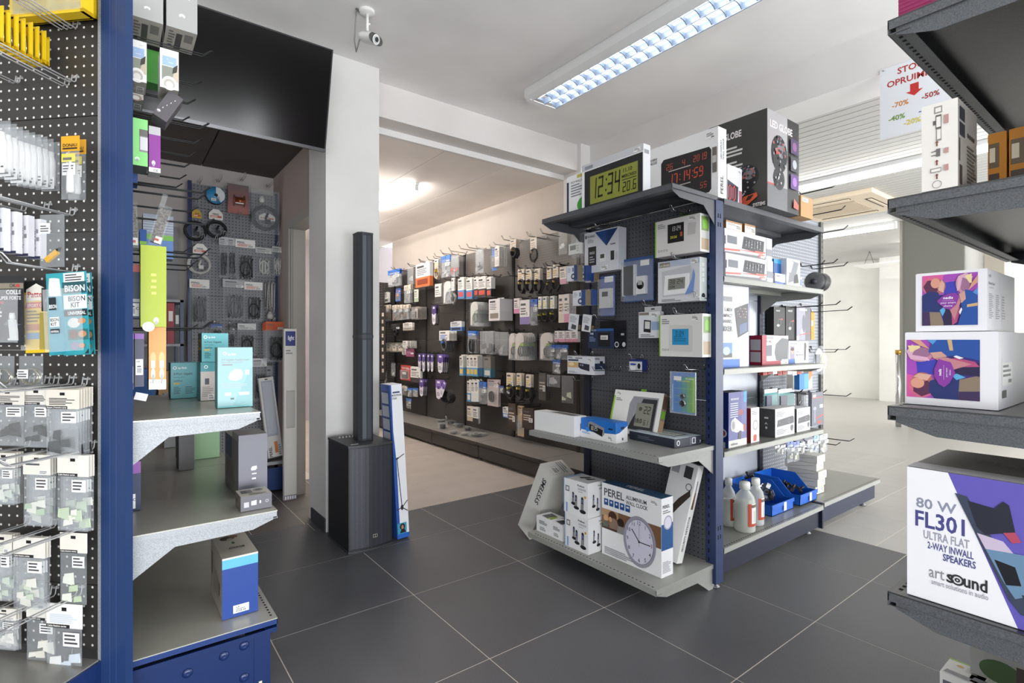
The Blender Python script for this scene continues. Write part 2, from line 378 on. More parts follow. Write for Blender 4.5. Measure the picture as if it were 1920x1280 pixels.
# grey cladding panel and white wall beyond it on the right
gp = struct('wall_grey_panel', MB().box((10.3, 2.17, .28), (10.36, 2.97, 3.38), mat('75756e', .5, kind='brushed')))
MB().box((10.28, 2.95, .28), (10.37, 2.985, 3.38), mat('a3a09a', .35, .6)).build('edge_strip', gp)
MB().lathe([(.04, 0), (.04, 1.2)], mat('c0c0c0', .18, .9), (10.27, 3.0, 0), 14).build('steel_post', gp)
MB().lathe([(.045, 1.2), (.045, 1.26)], mat('b58a3c', .3, .7), (10.27, 3.0, 0), 14).build('collar', gp)
struct('wall_right', MB().box((10.4, -3.6, 0), (10.6, 2.9, 3.38), mat('e4e3df', .75, kind='wall')))
struct('trim_2', MB().box((10.36, 1.73, 0), (10.40, 1.95, 3.38), mat('a9a194', .6)))
struct('baseboard_right', MB().box((10.375, -3.6, 0), (10.40, 2.9, .11), bm))
# ---------------------------------------------------------------- shelving gondolas: uprights, perforated panels, shelves on brackets, wire hooks
NAVY = mat('26365f', .38); NAVYD = mat('10162c', .5); BLACK = mat('1d1d1f', .5); HOLE = mat('0c0c0e', .9)
SILVER = mat('9fa2a6', .5, .25, kind='hammer'); DECK = mat('b9b7ab', .3, .2); GREYM = mat('8b8b88', .4, .2)
WIRE = mat('c9c9ca', .3, .45); WIREB = mat('1b1b1d', .35, .2); CHROME = mat('c4c6c8', .15, 1.0)
class Frame:
    """run direction u, outward direction v, height z, in world coordinates"""
    def __init__(s, o, u, v): s.o = Vector(o); s.u = Vector(u); s.v = Vector(v)
    def p(s, a, b, z): q = s.o + s.u * a + s.v * b; return Vector((q.x, q.y, z))
    def box(s, mb, a, b, m):
        P = [s.p(x, y, z) for z in (a[2], b[2]) for x, y in ((a[0], a[1]), (b[0], a[1]), (b[0], b[1]), (a[0], b[1]))]
        return mb.add(P, [(0, 3, 2, 1), (4, 5, 6, 7), (0, 1, 5, 4), (1, 2, 6, 5), (2, 3, 7, 6), (3, 0, 4, 7)], m)
def shelf(root, fr, a, b, d, z, top, lip, perf=True, th=.032, bw=.0, drop=.13, ends=(1, 1), inner=True, perf_under=False, v0=.0):
    mb = MB(); fr.box(mb, (a, v0, z - .004), (b, d, z), top)
    fr.box(mb, (a, d - .0025, z - th), (b, d, z - .004), lip); fr.box(mb, (a, v0, z - .024), (a + .0025, d, z - .004), lip); fr.box(mb, (b - .0025, v0, z - .024), (b, d, z - .004), lip)
    fr.box(mb, (a + .003, d - .045, z - th), (b - .003, d - .003, z - th + .002), lip)
    o = mb.build('shelf', root, world=True)
    if inner:                                # folded stiffening channel under the deck
        m2 = MB(); fr.box(m2, (a + .05, v0 + .12, z - .03), (b - .05, v0 + .2, z - .004), top); m2.build('stiffener', o, world=True)
    for k, e in enumerate(ends):
        if not e: continue
        x = a + .006 if k == 0 else b - .009
        m2 = MB(); m2.prism([fr.p(x, v0, z - .004), fr.p(x, d * .97, z - .008), fr.p(x, d * .97, z - th - .004), fr.p(x, d * .82, z - th - .03), fr.p(x, v0 + d * .3, z - th - .036), fr.p(x, v0 + .02, z - drop - .03), fr.p(x, v0, z - drop - .03)], fr.u * .003, lip)
        m2.build('bracket', o, world=True)
    if perf:
        m2 = MB(); n = int((b - a - .06) / .026)
        for i in range(n):
            q = a + .03 + i * .026
            zz = z + .0006 if not perf_under else z - th - .0008
            v = d - .022
            m2.poly([fr.p(q, v, zz), fr.p(q + .011, v, zz), fr.p(q + .011, v + .008, zz), fr.p(q, v + .008, zz)], HOLE)
        m2.build('perforation', o, world=True, kind='stuff')
    return o
def panel(root, fr, a, b, zs, m, v=0.0, th=.012):
    for z0, z1 in zip(zs, zs[1:]):
        mb = MB(); fr.box(mb, (a, v - th, z0 + .0015), (b, v, z1 - .0015), m); mb.build('perforated_panel', root, world=True)
def upright(root, fr, a, w_, d0, d1, z1, m, slots=True, z0=.03, face='v'):
    mb = MB(); fr.box(mb, (a - w_ / 2, d0, z0), (a + w_ / 2, d1, z1), m); o = mb.build('upright', root, world=True)
    if slots:
        m2 = MB(); z = z0 + .08
        while z < z1 - .05:
            for s in (-1, 1):
                x = a + s * w_ * .2
                m2.poly([fr.p(x - .003, d1 + .0006, z), fr.p(x + .003, d1 + .0006, z), fr.p(x + .003, d1 + .0006, z + .02), fr.p(x - .003, d1 + .0006, z + .02)], HOLE)
            z += .05
        m2.build('slot_row', o, world=True, kind='stuff')
    return o
def foot(root, p):
    MB().lathe([(.012, 0), (.03, .0), (.03, .008), (.012, .02), (.008, .045)], mat('6c6c6e', .35, .7), p, 12).build('foot', root, world=True)
def hook_mesh(L, wire, gap=.018, rise=.03):
    mb = MB()
    for s in (-1, 1):
        x = s * gap / 2
        mb.tube([(x, 0, .028), (x, -.006, .03), (x, -.01, .006), (x, -.016, 0), (x, -L * .9, -.002 + rise * .2), (x * .7, -L, rise), (0, -L - .004, rise + .002)], .0026, wire, 4)
    mb.box((-gap / 2 - .004, -.004, .02), (gap / 2 + .004, 0, .026), wire)
    return mb.mesh('hook')
HOOKS = {}
def hook(root, p, rz, L=.22, wire=WIRE, rise=.03):
    """double wire hook; local -y is outward"""
    k = (L, id(wire), rise)
    if k not in HOOKS: HOOKS[k] = hook_mesh(L, wire, rise=rise)
    inv = root.rotation_euler.to_matrix().inverted()
    return link('hook', HOOKS[k], root, inv @ (Vector(p) - root.location), rz - root.rotation_euler.z)
def hook_over(root, m, h, rz, dist, L=None, wire=WIRE):
    """hook passing just above a hanging thing whose front foot is m; the board lies dist metres behind m"""
    b = Vector((-math.sin(rz), math.cos(rz), 0)) * dist
    return hook(root, Vector((m[0], m[1], m[2] + h + .0065)) + b, rz, L or dist + .035, wire)
# --- middle gondola: end display facing the viewer and two bays along the aisle
RG = empty('shelving_gondola', (2.74, 2.17, 0)); tag(RG, 'navy and grey double shelving gondola standing in the middle of the shop floor', 'shelving', 'shelving gondolas')
EC = Frame((2.715, 1.65, 0), (0, 1, 0), (-1, 0, 0))       # end display: u runs away from the aisle, v towards the viewer
PEGG = mat('55565c', .45, kind='peg', p=.0285, r=.0042, hole='17181b', ax=1)
panel(RG, EC, .065, .985, (.1, .326, .68, 1.06, 1.436, 1.82, 2.214), PEGG)
def slots_side(root, y, x, z0, z1):
    m2 = MB(); z = z0
    while z < z1: m2.box((x - .0012, y, z), (x, y + .008, z + .022), HOLE); z += .05
    m2.build('slot_row', root, world=True, kind='stuff')
up = MB().box((2.70, 1.65, .03), (2.775, 1.712, 2.2), NAVY).build('upright', RG, world=True); slots_side(up, 1.69, 2.70, .1, 2.15)
for z in (2.05, 2.1, .28, .33): MB().box((2.72, 1.6492, z), (2.728, 1.65, z + .025), HOLE).box((2.742, 1.6492, z), (2.75, 1.65, z + .025), HOLE).build('slot', up, world=True)
MB().box((2.70, 2.63, .03), (2.775, 2.69, 2.2), NAVYD).build('upright', RG, world=True)
foot(RG, (2.735, 1.68, 0)); foot(RG, (2.735, 2.66, 0))
SLATE = mat('5c5d62', .4, .3, kind='hammer'); LG = mat('a3a4a0', .4, .2, kind='hammer', scale=600); BG = mat('a6a7a0', .42, .2, kind='hammer', scale=600)
shelf(RG, EC, .0, 1.03, .42, 2.22, mat('46474b', .4, .2), SLATE)
shelf(RG, EC, .01, 1.045, .52, .812, LG, LG)
shelf(RG, EC, .015, 1.045, .53, .14, BG, BG)
AI = Frame((2.785, 2.13, 0), (1, 0, 0), (0, -1, 0))       # aisle side: u along the aisle, v towards it
PLAIN = mat('b9bcc4', .35, .2)
for z0, z1 in zip((.2, .58, .96, 1.34, 1.72), (.58, .96, 1.34, 1.72, 2.15)):
    mb = MB(); AI.box(mb, (0, -.02, z0 + .002), (1.29, 0, z1 - .002), PLAIN); mb.build('back_panel', RG, world=True)
for z, m in ((2.22, SLATE), (1.775, mat('94958f', .42, .2, kind='hammer', scale=600)), (1.241, BG), (.766, BG)):
    shelf(RG, AI, 0, 1.31, .48, z, mat('808179', .4, .2) if z < 2 else mat('55565a', .4, .2), m)
shelf(RG, AI, 0, 1.31, .48, .215, mat('8f8f88', .35, .2), BG, drop=.02, ends=(0, 0), inner=False)
MB().box((2.785, 1.68, .05), (4.09, 1.69, .183), NAVYD).build('kick_panel', RG, world=True)
MB().box((2.775, 1.66, .13), (2.795, 1.7, .21), NAVYD).build('shelf_end', RG, world=True)
upright(RG, AI, 1.315, .05, -.03, .02, 2.2, NAVYD)
foot(RG, (3.97, 1.78, 0)); foot(RG, (4.03, 1.74, 0))
PEGL = mat('7f838d', .4, .2, kind='peg', p=.0285, r=.0046, hole='e9e9e9', ax=0)
panel(RG, AI, 1.34, 2.4, (.2, .58, .96, 1.34, 1.72, 2.1, 2.5), PEGL)
upright(RG, AI, 2.42, .05, -.03, .02, 2.5, mat('5c5c58', .4, .3))
shelf(RG, AI, 1.335, 2.44, .475, .225, mat('8f8f88', .35, .2), LG, drop=.02, ends=(0, 0), inner=False)
MB().box((4.12, 1.69, .06), (5.2, 1.70, .19), mat('222940', .4)).build('kick_panel', RG, world=True)
MB().box((4.098, 1.66, .04), (4.118, 1.73, .22), NAVYD).build('shelf_end', RG, world=True)
foot(RG, (5.1, 1.75, 0))
# --- left gondola: shelves on its right-hand side, running away from the viewer
LGR = empty('shelving_gondola', (0, 2.26, 0)); tag(LGR, 'silver and blue shelving bays behind the tall blue post on the left', 'shelving', 'shelving gondolas')
LF = Frame((.03, 2.262, 0), (0, 1, 0), (1, 0, 0))
MB().box((.012, 2.25, .03), (.036, 2.285, 2.6), mat('a7aaae', .45, .3, kind='hammer')).build('slotted_strip', LGR, world=True)
for b in (0, 1):
    y0 = b * 1.035
    for z0, z1 in zip((.05, .57, .97, 1.37, 1.77, 2.17), (.57, .97, 1.37, 1.77, 2.17, 2.6)):
        mb = MB(); LF.box(mb, (y0 + .03, -.015, z0 + .002), (y0 + 1.0, -.003, z1 - .002), mat('3a3a3c', .45, kind='peg', p=.0285, r=.0042, hole='111113', ax=1)); mb.build('perforated_panel', LGR, world=True)
    if b: upright(LGR, LF, y0, .04, -.03, -.001, 2.6, NAVY, False)
    shelf(LGR, LF, y0, y0 + 1.03, .5, .283, DECK, SILVER if b else mat('1b3670', .35, kind='hammer'), th=.04, ends=(0, 0), inner=False)
    shelf(LGR, LF, y0, y0 + 1.03, .5, .718, DECK, SILVER, perf=False)
shelf(LGR, LF, 0, 1.03, .437, 1.121, DECK, SILVER, perf=False)
BL = mat('162b5a', .3)
e = MB().box((.03, 2.275, .03), (.46, 2.283, .235), BL).build('end_panel', LGR, world=True)
MB().box((.03, 2.268, .225), (.53, 2.28, .243), BL).build('end_rail', e, world=True)
for x, z in ((.1, .15), (.22, .17), (.34, .19), (.41, .205), (.41, .08), (.22, .06)):
    MB().lathe([(.004, -.006), (.007, -.007), (.016, -.003), (.018, 0)], BL, (x, 2.275, z), 14, 'Y').build('bolt', e, world=True)
k = MB().box((.445, 2.272, .02), (.505, 2.30, .232), BL).build('corner_post', LGR, world=True)
MB().box((.462, 2.271, .028), (.474, 2.272, .045), mat('d6cfb8', .4)).build('sticker', k, world=True)
MB().box((.49, 2.3, .03), (.5, 4.3, .24), BL).build('kick_panel', LGR, world=True)
# --- blue post and diagonal perforated end wall on the far left
DG = empty('shelving_gondola', (0, 2.207, 0), math.radians(-45)); tag(DG, 'diagonal end wall of perforated panels with blue post, left of silver shelves', 'shelving', 'shelving gondolas')
s2 = math.sqrt(.5); DF = Frame((0, 2.207, 0), (s2, -s2, 0), (-s2, -s2, 0))
mb = MB(); DF.box(mb, (-.046, -.03, 0), (.046, .0, 2.62), mat('223a66', .36)); 
for q in (-.012, .012): DF.box(mb, (q - .001, .0, 0), (q + .001, .0006, 2.62), mat('33497b', .3))
mb.build('post', DG, world=True)
mb = MB(); DF.box(mb, (-.062, -.04, .28), (-.047, -.004, 2.62), SILVER); mb.build('slotted_strip', DG, world=True)
PEGD = mat('3a3836', .4, .1, kind='peg', p=.033, r=.0041, hole='e6e4e0', ax=0)
panel(DG, DF, -1.1, -.062, (.345, .57, .97, 1.37, 1.775, 2.17, 2.62), PEGD, v=-.02)
shelf(DG, DF, -1.1, -.055, .36, .33, mat('8d8b86', .3, .3), SILVER, perf=False, ends=(0, 0), inner=False)
mb = MB(); DF.box(mb, (-1.1, .3, .03), (-.05, .31, .3), BL); mb.build('kick_panel', DG, world=True)
mb = MB(); DF.box(mb, (-.062, -.02, .2), (-.046, .34, .325), BL); mb.build('shelf_end', DG, world=True)
# --- grey perforated wall of cables at the back of the alcove
CG = empty('shelving_gondola', (.93, 5.55, 0)); tag(CG, 'grey perforated wall bay hung with cables at the back of the alcove', 'shelving', 'shelving gondolas')
CF = Frame((.54, 5.55, 0), (1, 0, 0), (0, -1, 0))
panel(CG, CF, .03, .74, (.2, .62, 1.02, 1.42, 1.82, 2.22, 2.62, 2.84), mat('85868c', .45, kind='peg', p=.0285, r=.005, hole='1d1e22', ax=0))
for u in (.012, .752): upright(CG, CF, u, .03, -.03, .012, 2.86, NAVY, False)
shelf(CG, CF, .0, .765, .4, .3, mat('77777a', .4, .2), SILVER, perf=False, ends=(0, 0), inner=False)
mb = MB(); CF.box(mb, (0, .36, .03), (.75, .372, .235), mat('1f3a70', .35)); mb.build('kick_panel', CG, world=True)
# --- long black perforated wall in the back room
BGD = empty('shelving_gondola', (3.94, 5.7, 0)); tag(BGD, 'long black perforated wall of cable hooks and low deck in the back room', 'shelving', 'shelving gondolas')
BF = Frame((3.94, 2.87, 0), (0, 1, 0), (-1, 0, 0)); BW = 1.135
PEGB = mat('3b3734', .5, kind='peg', p=.0285, r=.004, hole='0d0c0c', ax=1); PEGT_LIT = mat('6a645f', .5, kind='peg', p=.0285, r=.004, hole='191716', ax=1)  # top panels lighter: ceiling light put into their colour
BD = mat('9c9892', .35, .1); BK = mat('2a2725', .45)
for b in range(5):
    a = b * BW
    panel(BGD, BF, a + .03, a + BW - .03, (.2, .62, 1.02, 1.42, 1.82, 2.22), PEGB); panel(BGD, BF, a + .03, a + BW - .03, (2.22, 2.62), PEGT_LIT)
    upright(BGD, BF, a, .045, -.03, .008, 2.62, mat('181615', .5), False)
    o = shelf(BGD, BF, a + .004, a + BW - .004, .54, .222, BD, BK, perf=False, ends=(0, 0), inner=False, th=.03)
    mb = MB(); BF.box(mb, (a + .004, .538, .2215), (a + BW - .004, .5425, .2245), mat('b9b6b0', .3, .3)); mb.build('edge_strip', o, world=True)
    mb = MB(); BF.box(mb, (a + .006, .51, .035), (a + BW - .006, .52, .188), BK); BF.box(mb, (a + .006, .52, .15), (a + BW - .006, .526, .165), BK); mb.build('kick_panel', BGD, world=True)
    foot(BGD, BF.p(a + .03, .48, 0))
upright(BGD, BF, 5 * BW, .045, -.03, .008, 2.62, mat('181615', .5), False)
# standing side wing with light holes at the far end of the black wall
mb = MB(); mb.box((3.5, 8.56, .05), (3.94, 8.575, 2.42), mat('2b2826', .5, kind='peg', p=.0285, r=.005, hole='cfc8c2', ax=0)); mb.build('perforated_panel', BGD, world=True)
# --- near right gondola facing the aisle: shelf ends towards the viewer
NG = empty('shelving_gondola', (2.2, -.05, 0)); tag(NG, 'dark grey hammered shelving with perforated front lips at the near right', 'shelving', 'shelving gondolas')
NF = Frame((1.548, -.06, 0), (1, 0, 0), (0, 1, 0))
HG = mat('5d6064', .42, .25, kind='hammer', scale=260)
for z in (2.205, 1.757, 1.239, .774):
    shelf(NG, NF, 0, 1.33, .535, z, mat('4e4f51', .28, .55, kind='hammer', scale=500), HG, perf_under=z > 1.4, th=.036, drop=.16)
shelf(NG, NF, 0, 1.33, .45, .2, DECK, HG, ends=(0, 0), inner=False)
MB().box((1.5, -.12, 0), (1.56, -.06, 2.6), NAVYD).build('upright', NG, world=True)
MB().box((1.56, -.1, .1), (2.9, -.07, 2.6), mat('6a6b6e', .5)).build('back_panel', NG, world=True)
# ---------------------------------------------------------------- product kit
def art(spec):
    """drawing steps: (face, what, arguments ...)"""
    def go(on):
        P = {}
        for st in spec:
            if st[0] not in P: P[st[0]] = on(st[0])
            getattr(P[st[0]], st[1])(*st[2:])
    return go
RZ = {'X': math.radians(-90), 'Y': 0.0}
def span(l, t, b, r, axis, c):
    """foot point, width and height of an upright rectangle on the plane axis = c seen from pixel l to r, t to b (at its left edge)"""
    A = at(l, b, axis, c); T = at(l, t, axis, c); B = at(r, b, axis, c); i = 1 if axis == 'X' else 0
    w_ = abs(A[i] - B[i]); m = Vector(A); m[i] = (A[i] + B[i]) / 2
    return m, w_, T.z - A.z
def shelf_box(name, label, cat, l, by, r, t, z, d, axis, col, spec, group=None, push=0, **k):
    """a carton standing on a shelf of height z: its front's lower left corner at pixel l, by; right edge r; top t"""
    A = at(l, by, 'Z', z); i = 0 if axis == 'X' else 1; c = A[i] + push
    A = at(l, by, axis, c); B = at(r, by, axis, c); j = 1 - i; T = at(l, t, axis, c)
    m = Vector(A); m[j] = (A[j] + B[j]) / 2; m.z = z; w_ = abs(A[j] - B[j]); h = T.z - A.z
    o = carton(name, label, cat, m, RZ[axis], w_, d, h, col, art(spec), group, **k); o_size[o.name] = (w_, d, h); return o
o_size = {}
def hang_box(name, label, cat, l, t, b, r, axis, c, d, col, spec, group=None, tab=None, **k):
    m, w_, h = span(l, t, b, r, axis, c)
    o = carton(name, label, cat, m, RZ[axis], w_, d, h, col, art(spec), group, **k)
    if tab:
        mb = MB(); mb.box((-w_ * tab[0], d - .0015, h), (w_ * tab[0], d, h + tab[1]), mat(tab[2], .4)); mb.box((-.014, d - .0022, h + tab[1] * .45), (.014, d - .0015, h + tab[1] * .65), HOLE); mb.build('hang_tab', o)
    return o
CLEAR = mat('e9edf0', .12, kind='clear', a=.07); BAG = mat('d4d9dd', .15, kind='clear', a=.1, wrinkle=45); FILM = mat('f2f4f6', .1, kind='clear', a=.09)
def pillow(mb, x0, x1, z0, z1, y, t, m):
    """thin bulging bag"""
    n, k = 5, 6; V = []
    for s in (-1, 1):
        for j in range(k + 1):
            for i in range(n + 1):
                u, v = i / n, j / k; bul = math.sin(math.pi * u) ** .6 * math.sin(math.pi * v) ** .6 if 0 < i < n and 0 < j < k else 0
                V.append((x0 + (x1 - x0) * u, y + s * (.0006 + t / 2 * bul), z0 + (z1 - z0) * v))
    N = (n + 1) * (k + 1); F_ = []
    for s in (0, 1):
        for j in range(k):
            for i in range(n):
                a = s * N + j * (n + 1) + i; F_.append((a, a + 1, a + n + 2, a + n + 1))
    mb.add(V, F_, m, True)
def coil(mb, cx, cy, cz, r, tube, m, turns=5, n=14, sq=1.0, seed=1, axis='Y', spread=.012):
    """loosely wound loops of cable"""
    rr = random.Random(seed); pts = []
    for i in range(turns * n + 1):
        a = 2 * math.pi * i / n; q = r * (1 + .08 * math.sin(i * .7 + seed) + rr.uniform(-.02, .02)); o = spread * (i / (turns * n) - .5) * 2 + rr.uniform(-.001, .001)
        x, z = q * math.cos(a), q * sq * math.sin(a)
        pts.append((cx + x, cy + o, cz + z) if axis == 'Y' else (cx + o, cy + x, cz + z))
    mb.tube(pts, tube, m, 4); return mb
def hank(mb, cx, cy, z0, z1, w_, tube, m, n=4, seed=1):
    """cable folded into long loops"""
    rr = random.Random(seed); pts = []
    for i in range(n):
        x = w_ * (i / max(1, n - 1) - .5) * .8
        for s in ((0, 1) if i % 2 == 0 else (1, 0)):
            zz = z0 + (z1 - z0) * s; pts += [(cx + x + rr.uniform(-.004, .004), cy + rr.uniform(-.006, .006), zz * .75 + (z0 + z1) / 2 * .25), (cx + x + (w_ * .1 if s else 0), cy + rr.uniform(-.006, .006), zz)]
    mb.tube(pts, tube, m, 4); return mb
PKG = {}
def pack(kind, w_, h, d=.02, a='f0eeea', b='2a2a2c', c='8a8c90', seed=1, txt=None):
    """meshes of one hanging product: a list of (part name, mesh); local front is -y, the hook passes through the origin's vertical line"""
    w_, h = round(w_, 3), round(h, 3); key = (kind, w_, h, round(d, 3), a, b, c, seed, txt)
    if key in PKG: return PKG[key]
    rr = random.Random(seed); parts = []; ma, mb_, mc = mat(a, .5), mat(b, .45), mat('8a8c90' if c == 'ring' else c, .5); hd = h * .28
    def printed(x0, z0, x1, z1, y, dark='55575c', title=True):
        q = MB(); P = Print(q, (x0, y, z0), (x1 - x0, 0, 0), (0, 0, z1 - z0))
        if txt and kind == 'bag': P.rect(.0, .0, .66, .22, '26262a'); P.text(txt, .03, .06, .12, 'f2f0ea', True, maxw=.6); P.para(.1, .3, .9, .9, 5, c, seed); return parts.append(('printed_artwork', q.mesh('printed_artwork')))
        if title and txt: P.text(txt, .08, .55, .28, dark, True, maxw=.84)
        elif title: P.rect(.1, .72, .62, .86, dark)
        P.para(.1, .12, .9, .5 if txt else .62, 3, '8a8c90' if c == 'ring' else c, seed); P.rect(.6, .05, .93, .36, 'f6f6f4'); P.para(.63, .09, .92, .33, 3, '4a4b50', seed)
        parts.append(('printed_artwork', q.mesh('printed_artwork')))
    if kind == 'card':                       # flat printed card
        q = MB(); q.box((-w_ / 2, 0, 0), (w_ / 2, d, h), ma); q.box((-w_ / 2, -.0004, 0), (w_ / 2, 0, h * .3), mb_); parts.append(('card', q.mesh('card')))
        printed(-w_ / 2, h * .3, w_ / 2, h * .95, -.0002)
    elif kind == 'box':
        q = MB(); q.box((-w_ / 2, 0, 0), (w_ / 2, d, h * .93), {'': ma, 'f': ma}); parts.append(('carton', q.mesh('carton')))
        q = MB(); q.box((-w_ * .3, d * .5, h * .93), (w_ * .3, d * .5 + .001, h), ma); parts.append(('hang_tab', q.mesh('hang_tab')))
        q = MB(); P = Print(q, (-w_ / 2, 0, 0), (w_, 0, 0), (0, 0, h * .93)); P.rect(.0, .0, 1, .42, b); P.rect(.12, .1, .88, .34, c); P.para(.1, .5, .9, .8, 4, '7c7e84', seed); P.rect(.1, .83, .6, .92, '3a3b40')
        P2 = Print(q, (w_ / 2, 0, 0), (0, d, 0), (0, 0, h * .93)); P2.rect(.0, .0, 1, .42, b); parts.append(('printed_artwork', q.mesh('printed_artwork')))
    elif kind in ('bag', 'bagclear'):        # clear bag under a folded header card
        if kind == 'bag':
            q = MB(); q.box((-w_ / 2, -.0012, h - hd), (w_ / 2, .0012, h), ma); q.box((-.009, -.0016, h - hd * .3), (.009, -.0012, h - hd * .15), HOLE); parts.append(('header_card', q.mesh('header_card'))); printed(-w_ / 2, h - hd, w_ / 2, h - hd * .35, -.0013)
        q = MB(); pillow(q, -w_ / 2 * .98, w_ / 2 * .98, 0, h - (hd if kind == 'bag' else 0), 0, d, BAG); parts.append(('clear_bag', q.mesh('clear_bag')))
        q = MB(); z1 = (h - hd) * .62
        for i in range(5):
            x = rr.uniform(-.3, .3) * w_; z = rr.uniform(.06, .75) * z1; s = w_ * rr.uniform(.1, .2)
            q.prism([(x - s, -d * .18, z), (x + s, -d * .2, z + s * rr.uniform(-.6, .6)), (x + s * .8, -d * .15, z + s * 1.5), (x - s * .9, -d * .15, z + s * 1.2)], (0, d * .3, 0), mb_ if i % 2 else mc)
        parts.append(('contents', q.mesh('contents')))
        if kind == 'bag': q = MB(); P = Print(q, (-w_ / 2, -d * .52, 0), (w_, 0, 0), (0, 0, h)); P.rect(.5, .52, .96, .68, 'f6f6f4'); P.para(.54, .54, .92, .67, 3, '4a4b50', seed); parts.append(('price_label', q.mesh('price_label')))
    elif kind == 'bagcable':                 # bag with a folded cable
        q = MB(); q.box((-w_ / 2, -.0012, h - hd * .7), (w_ / 2, .0012, h), ma); parts.append(('header_card', q.mesh('header_card'))); printed(-w_ / 2, h - hd * .7, w_ / 2, h - hd * .1, -.0013)
        q = MB(); pillow(q, -w_ / 2, w_ / 2, 0, h - hd * .7, 0, d, BAG); parts.append(('clear_bag', q.mesh('clear_bag')))
        q = MB(); hank(q, 0, 0, h * .06, h * .62, w_ * .6, max(.0025, w_ * .045), mb_, 4, seed); hank(q, w_ * .1, -d * .15, h * .1, h * .55, w_ * .55, max(.0025, w_ * .04), mb_, 3, seed + 3); coil(q, 0, -d * .2, h * .3, w_ * .26, max(.0025, w_ * .04), mb_, 2, 9, 1.5, seed); parts.append(('cable', q.mesh('cable')))
    elif kind == 'cable':                    # card sleeve with a coiled lead below
        hd = h * .5; q = MB(); q.box((-w_ * .3, -.001, h - hd), (w_ * .3, .001, h), ma); parts.append(('header_card', q.mesh('header_card'))); printed(-w_ * .3, h - hd, w_ * .3, h, -.0011)
        q = MB(); r = min(w_ * .42, h * .24); coil(q, 0, 0, r * 1.15, r, max(.0025, w_ * .035), mb_, 4, 12, 1.1, seed, spread=.004); q.tube([(r * .2, -.002, r * .3), (r * .35, -.003, -.0), (r * .3, -.003, -h * .06)], max(.003, w_ * .05), mb_, 5)
        q.tube([(-r * .6, -.005, r * 1.9), (-r * .5, -.005, r * 1.5)], max(.0035, w_ * .06), mc, 5); parts.append(('cable', q.mesh('cable')))
    elif kind == 'mic':                      # tapering printed tongue with lead behind it
        q = MB(); P = [(-w_ * .42, h), (w_ * .42, h), (w_ * .3, h * .15), (0, h * .05), (-w_ * .3, h * .15)]
        q.prism([(x, -.001, z) for x, z in [(-w_ * .42, h), (-w_ * .42 * .9, h * .6), (w_ * .42 * .9, h * .6), (w_ * .42, h)]], (0, .002, 0), mat(b, .4))
        q.prism([(x, -.001, z) for x, z in [(-w_ * .38, h * .6), (-w_ * .28, h * .12), (0, h * .04), (w_ * .28, h * .12), (w_ * .38, h * .6)]], (0, .002, 0), ma); parts.append(('header_card', q.mesh('header_card')))
        q = MB(); P = Print(q, (-w_ * .42, -.0012, h * .1), (w_ * .84, 0, 0), (0, 0, h * .9)); P.rect(.3, .5, .7, .66, '4a3a78'); P.para(.25, .12, .75, .35, 3, '77787c'); P.rect(.28, .82, .72, .93, 'efeef2'); parts.append(('printed_artwork', q.mesh('printed_artwork')))
        q = MB(); hank(q, w_ * .12, .012, h * .02, h * .85, w_ * .7, .0035, mat('1c1c1e', .4), 4, seed); parts.append(('cable', q.mesh('cable')))
    elif kind == 'blister':                  # printed card with clear dome over the product
        q = MB(); q.box((-w_ / 2, d - .001, 0), (w_ / 2, d, h), ma); parts.append(('card', q.mesh('card'))); printed(-w_ / 2, h * .72, w_ / 2, h * .98, d - .0012)
        q = MB(); e = w_ * .08; q.box((-w_ / 2 + e, 0, h * .08), (w_ / 2 - e, d - .0012, h * .68), CLEAR); parts.append(('clear_dome', q.mesh('clear_dome')))
        q = MB()
        if c == 'ring': q.lathe([(w_ * .3, d * .3), (w_ * .3, d * .7), (w_ * .2, d * .7), (w_ * .2, d * .3), (w_ * .3, d * .3)], mb_, (0, 0, h * .36), 14, 'Y')
        else:
            q.box((-w_ * .28, d * .25, h * .14), (w_ * .28, d * .9, h * .6), mb_); q.box((-w_ * .2, d * .2, h * .4), (w_ * .2, d * .26, h * .56), mc)
        parts.append(('product', q.mesh('product')))
    elif kind == 'clam':                     # clear clamshell with oval coil and arch card
        q = MB(); q.box((-w_ / 2, 0, 0), (w_ / 2, d, h * .94), CLEAR); parts.append(('clear_shell', q.mesh('clear_shell')))
        q = MB(); arc = [(-w_ * .45, h * .52)] + [(-w_ * .45 * math.cos(t), h * .74 + h * .23 * math.sin(t)) for t in [math.pi * i / 10 for i in range(11)]] + [(w_ * .45, h * .66), (w_ * .1, h * .6), (-w_ * .2, h * .4), (-w_ * .28, h * .05), (-w_ * .45, h * .05)]
        q.prism([(x, d * .3, z) for x, z in arc], (0, .001, 0), ma); parts.append(('card', q.mesh('card')))
        q = MB(); coil(q, w_ * .08, d * .5, h * .34, w_ * .28, .0035, mb_, 3, 12, 1.2, seed, spread=.004); q.box((w_ * .02, d * .3, h * .5), (w_ * .4, d * .32, h * .6), mc); parts.append(('cable', q.mesh('cable')))
    PKG[key] = parts; return parts
def hang_pack(name, label, cat, m, rz, parts, group=None):
    o = link(name, parts[0][1], None, m, rz)
    for nm, me in parts[1:]: link(nm, me, o)
    return tag(o, label, cat, group)
ORD = ['front', 'second', 'third', 'fourth', 'fifth', 'sixth', 'seventh', 'eighth', 'ninth', 'tenth']
# ---------------------------------------------------------------- goods on the middle gondola
WT = 'efeff0'; PW_ = 'e9e9ec'
def digits(P, t, x, y, h, c, maxw=None, rot=0): P.text(t, x, y, h, c, True, 'l', maxw, rot)
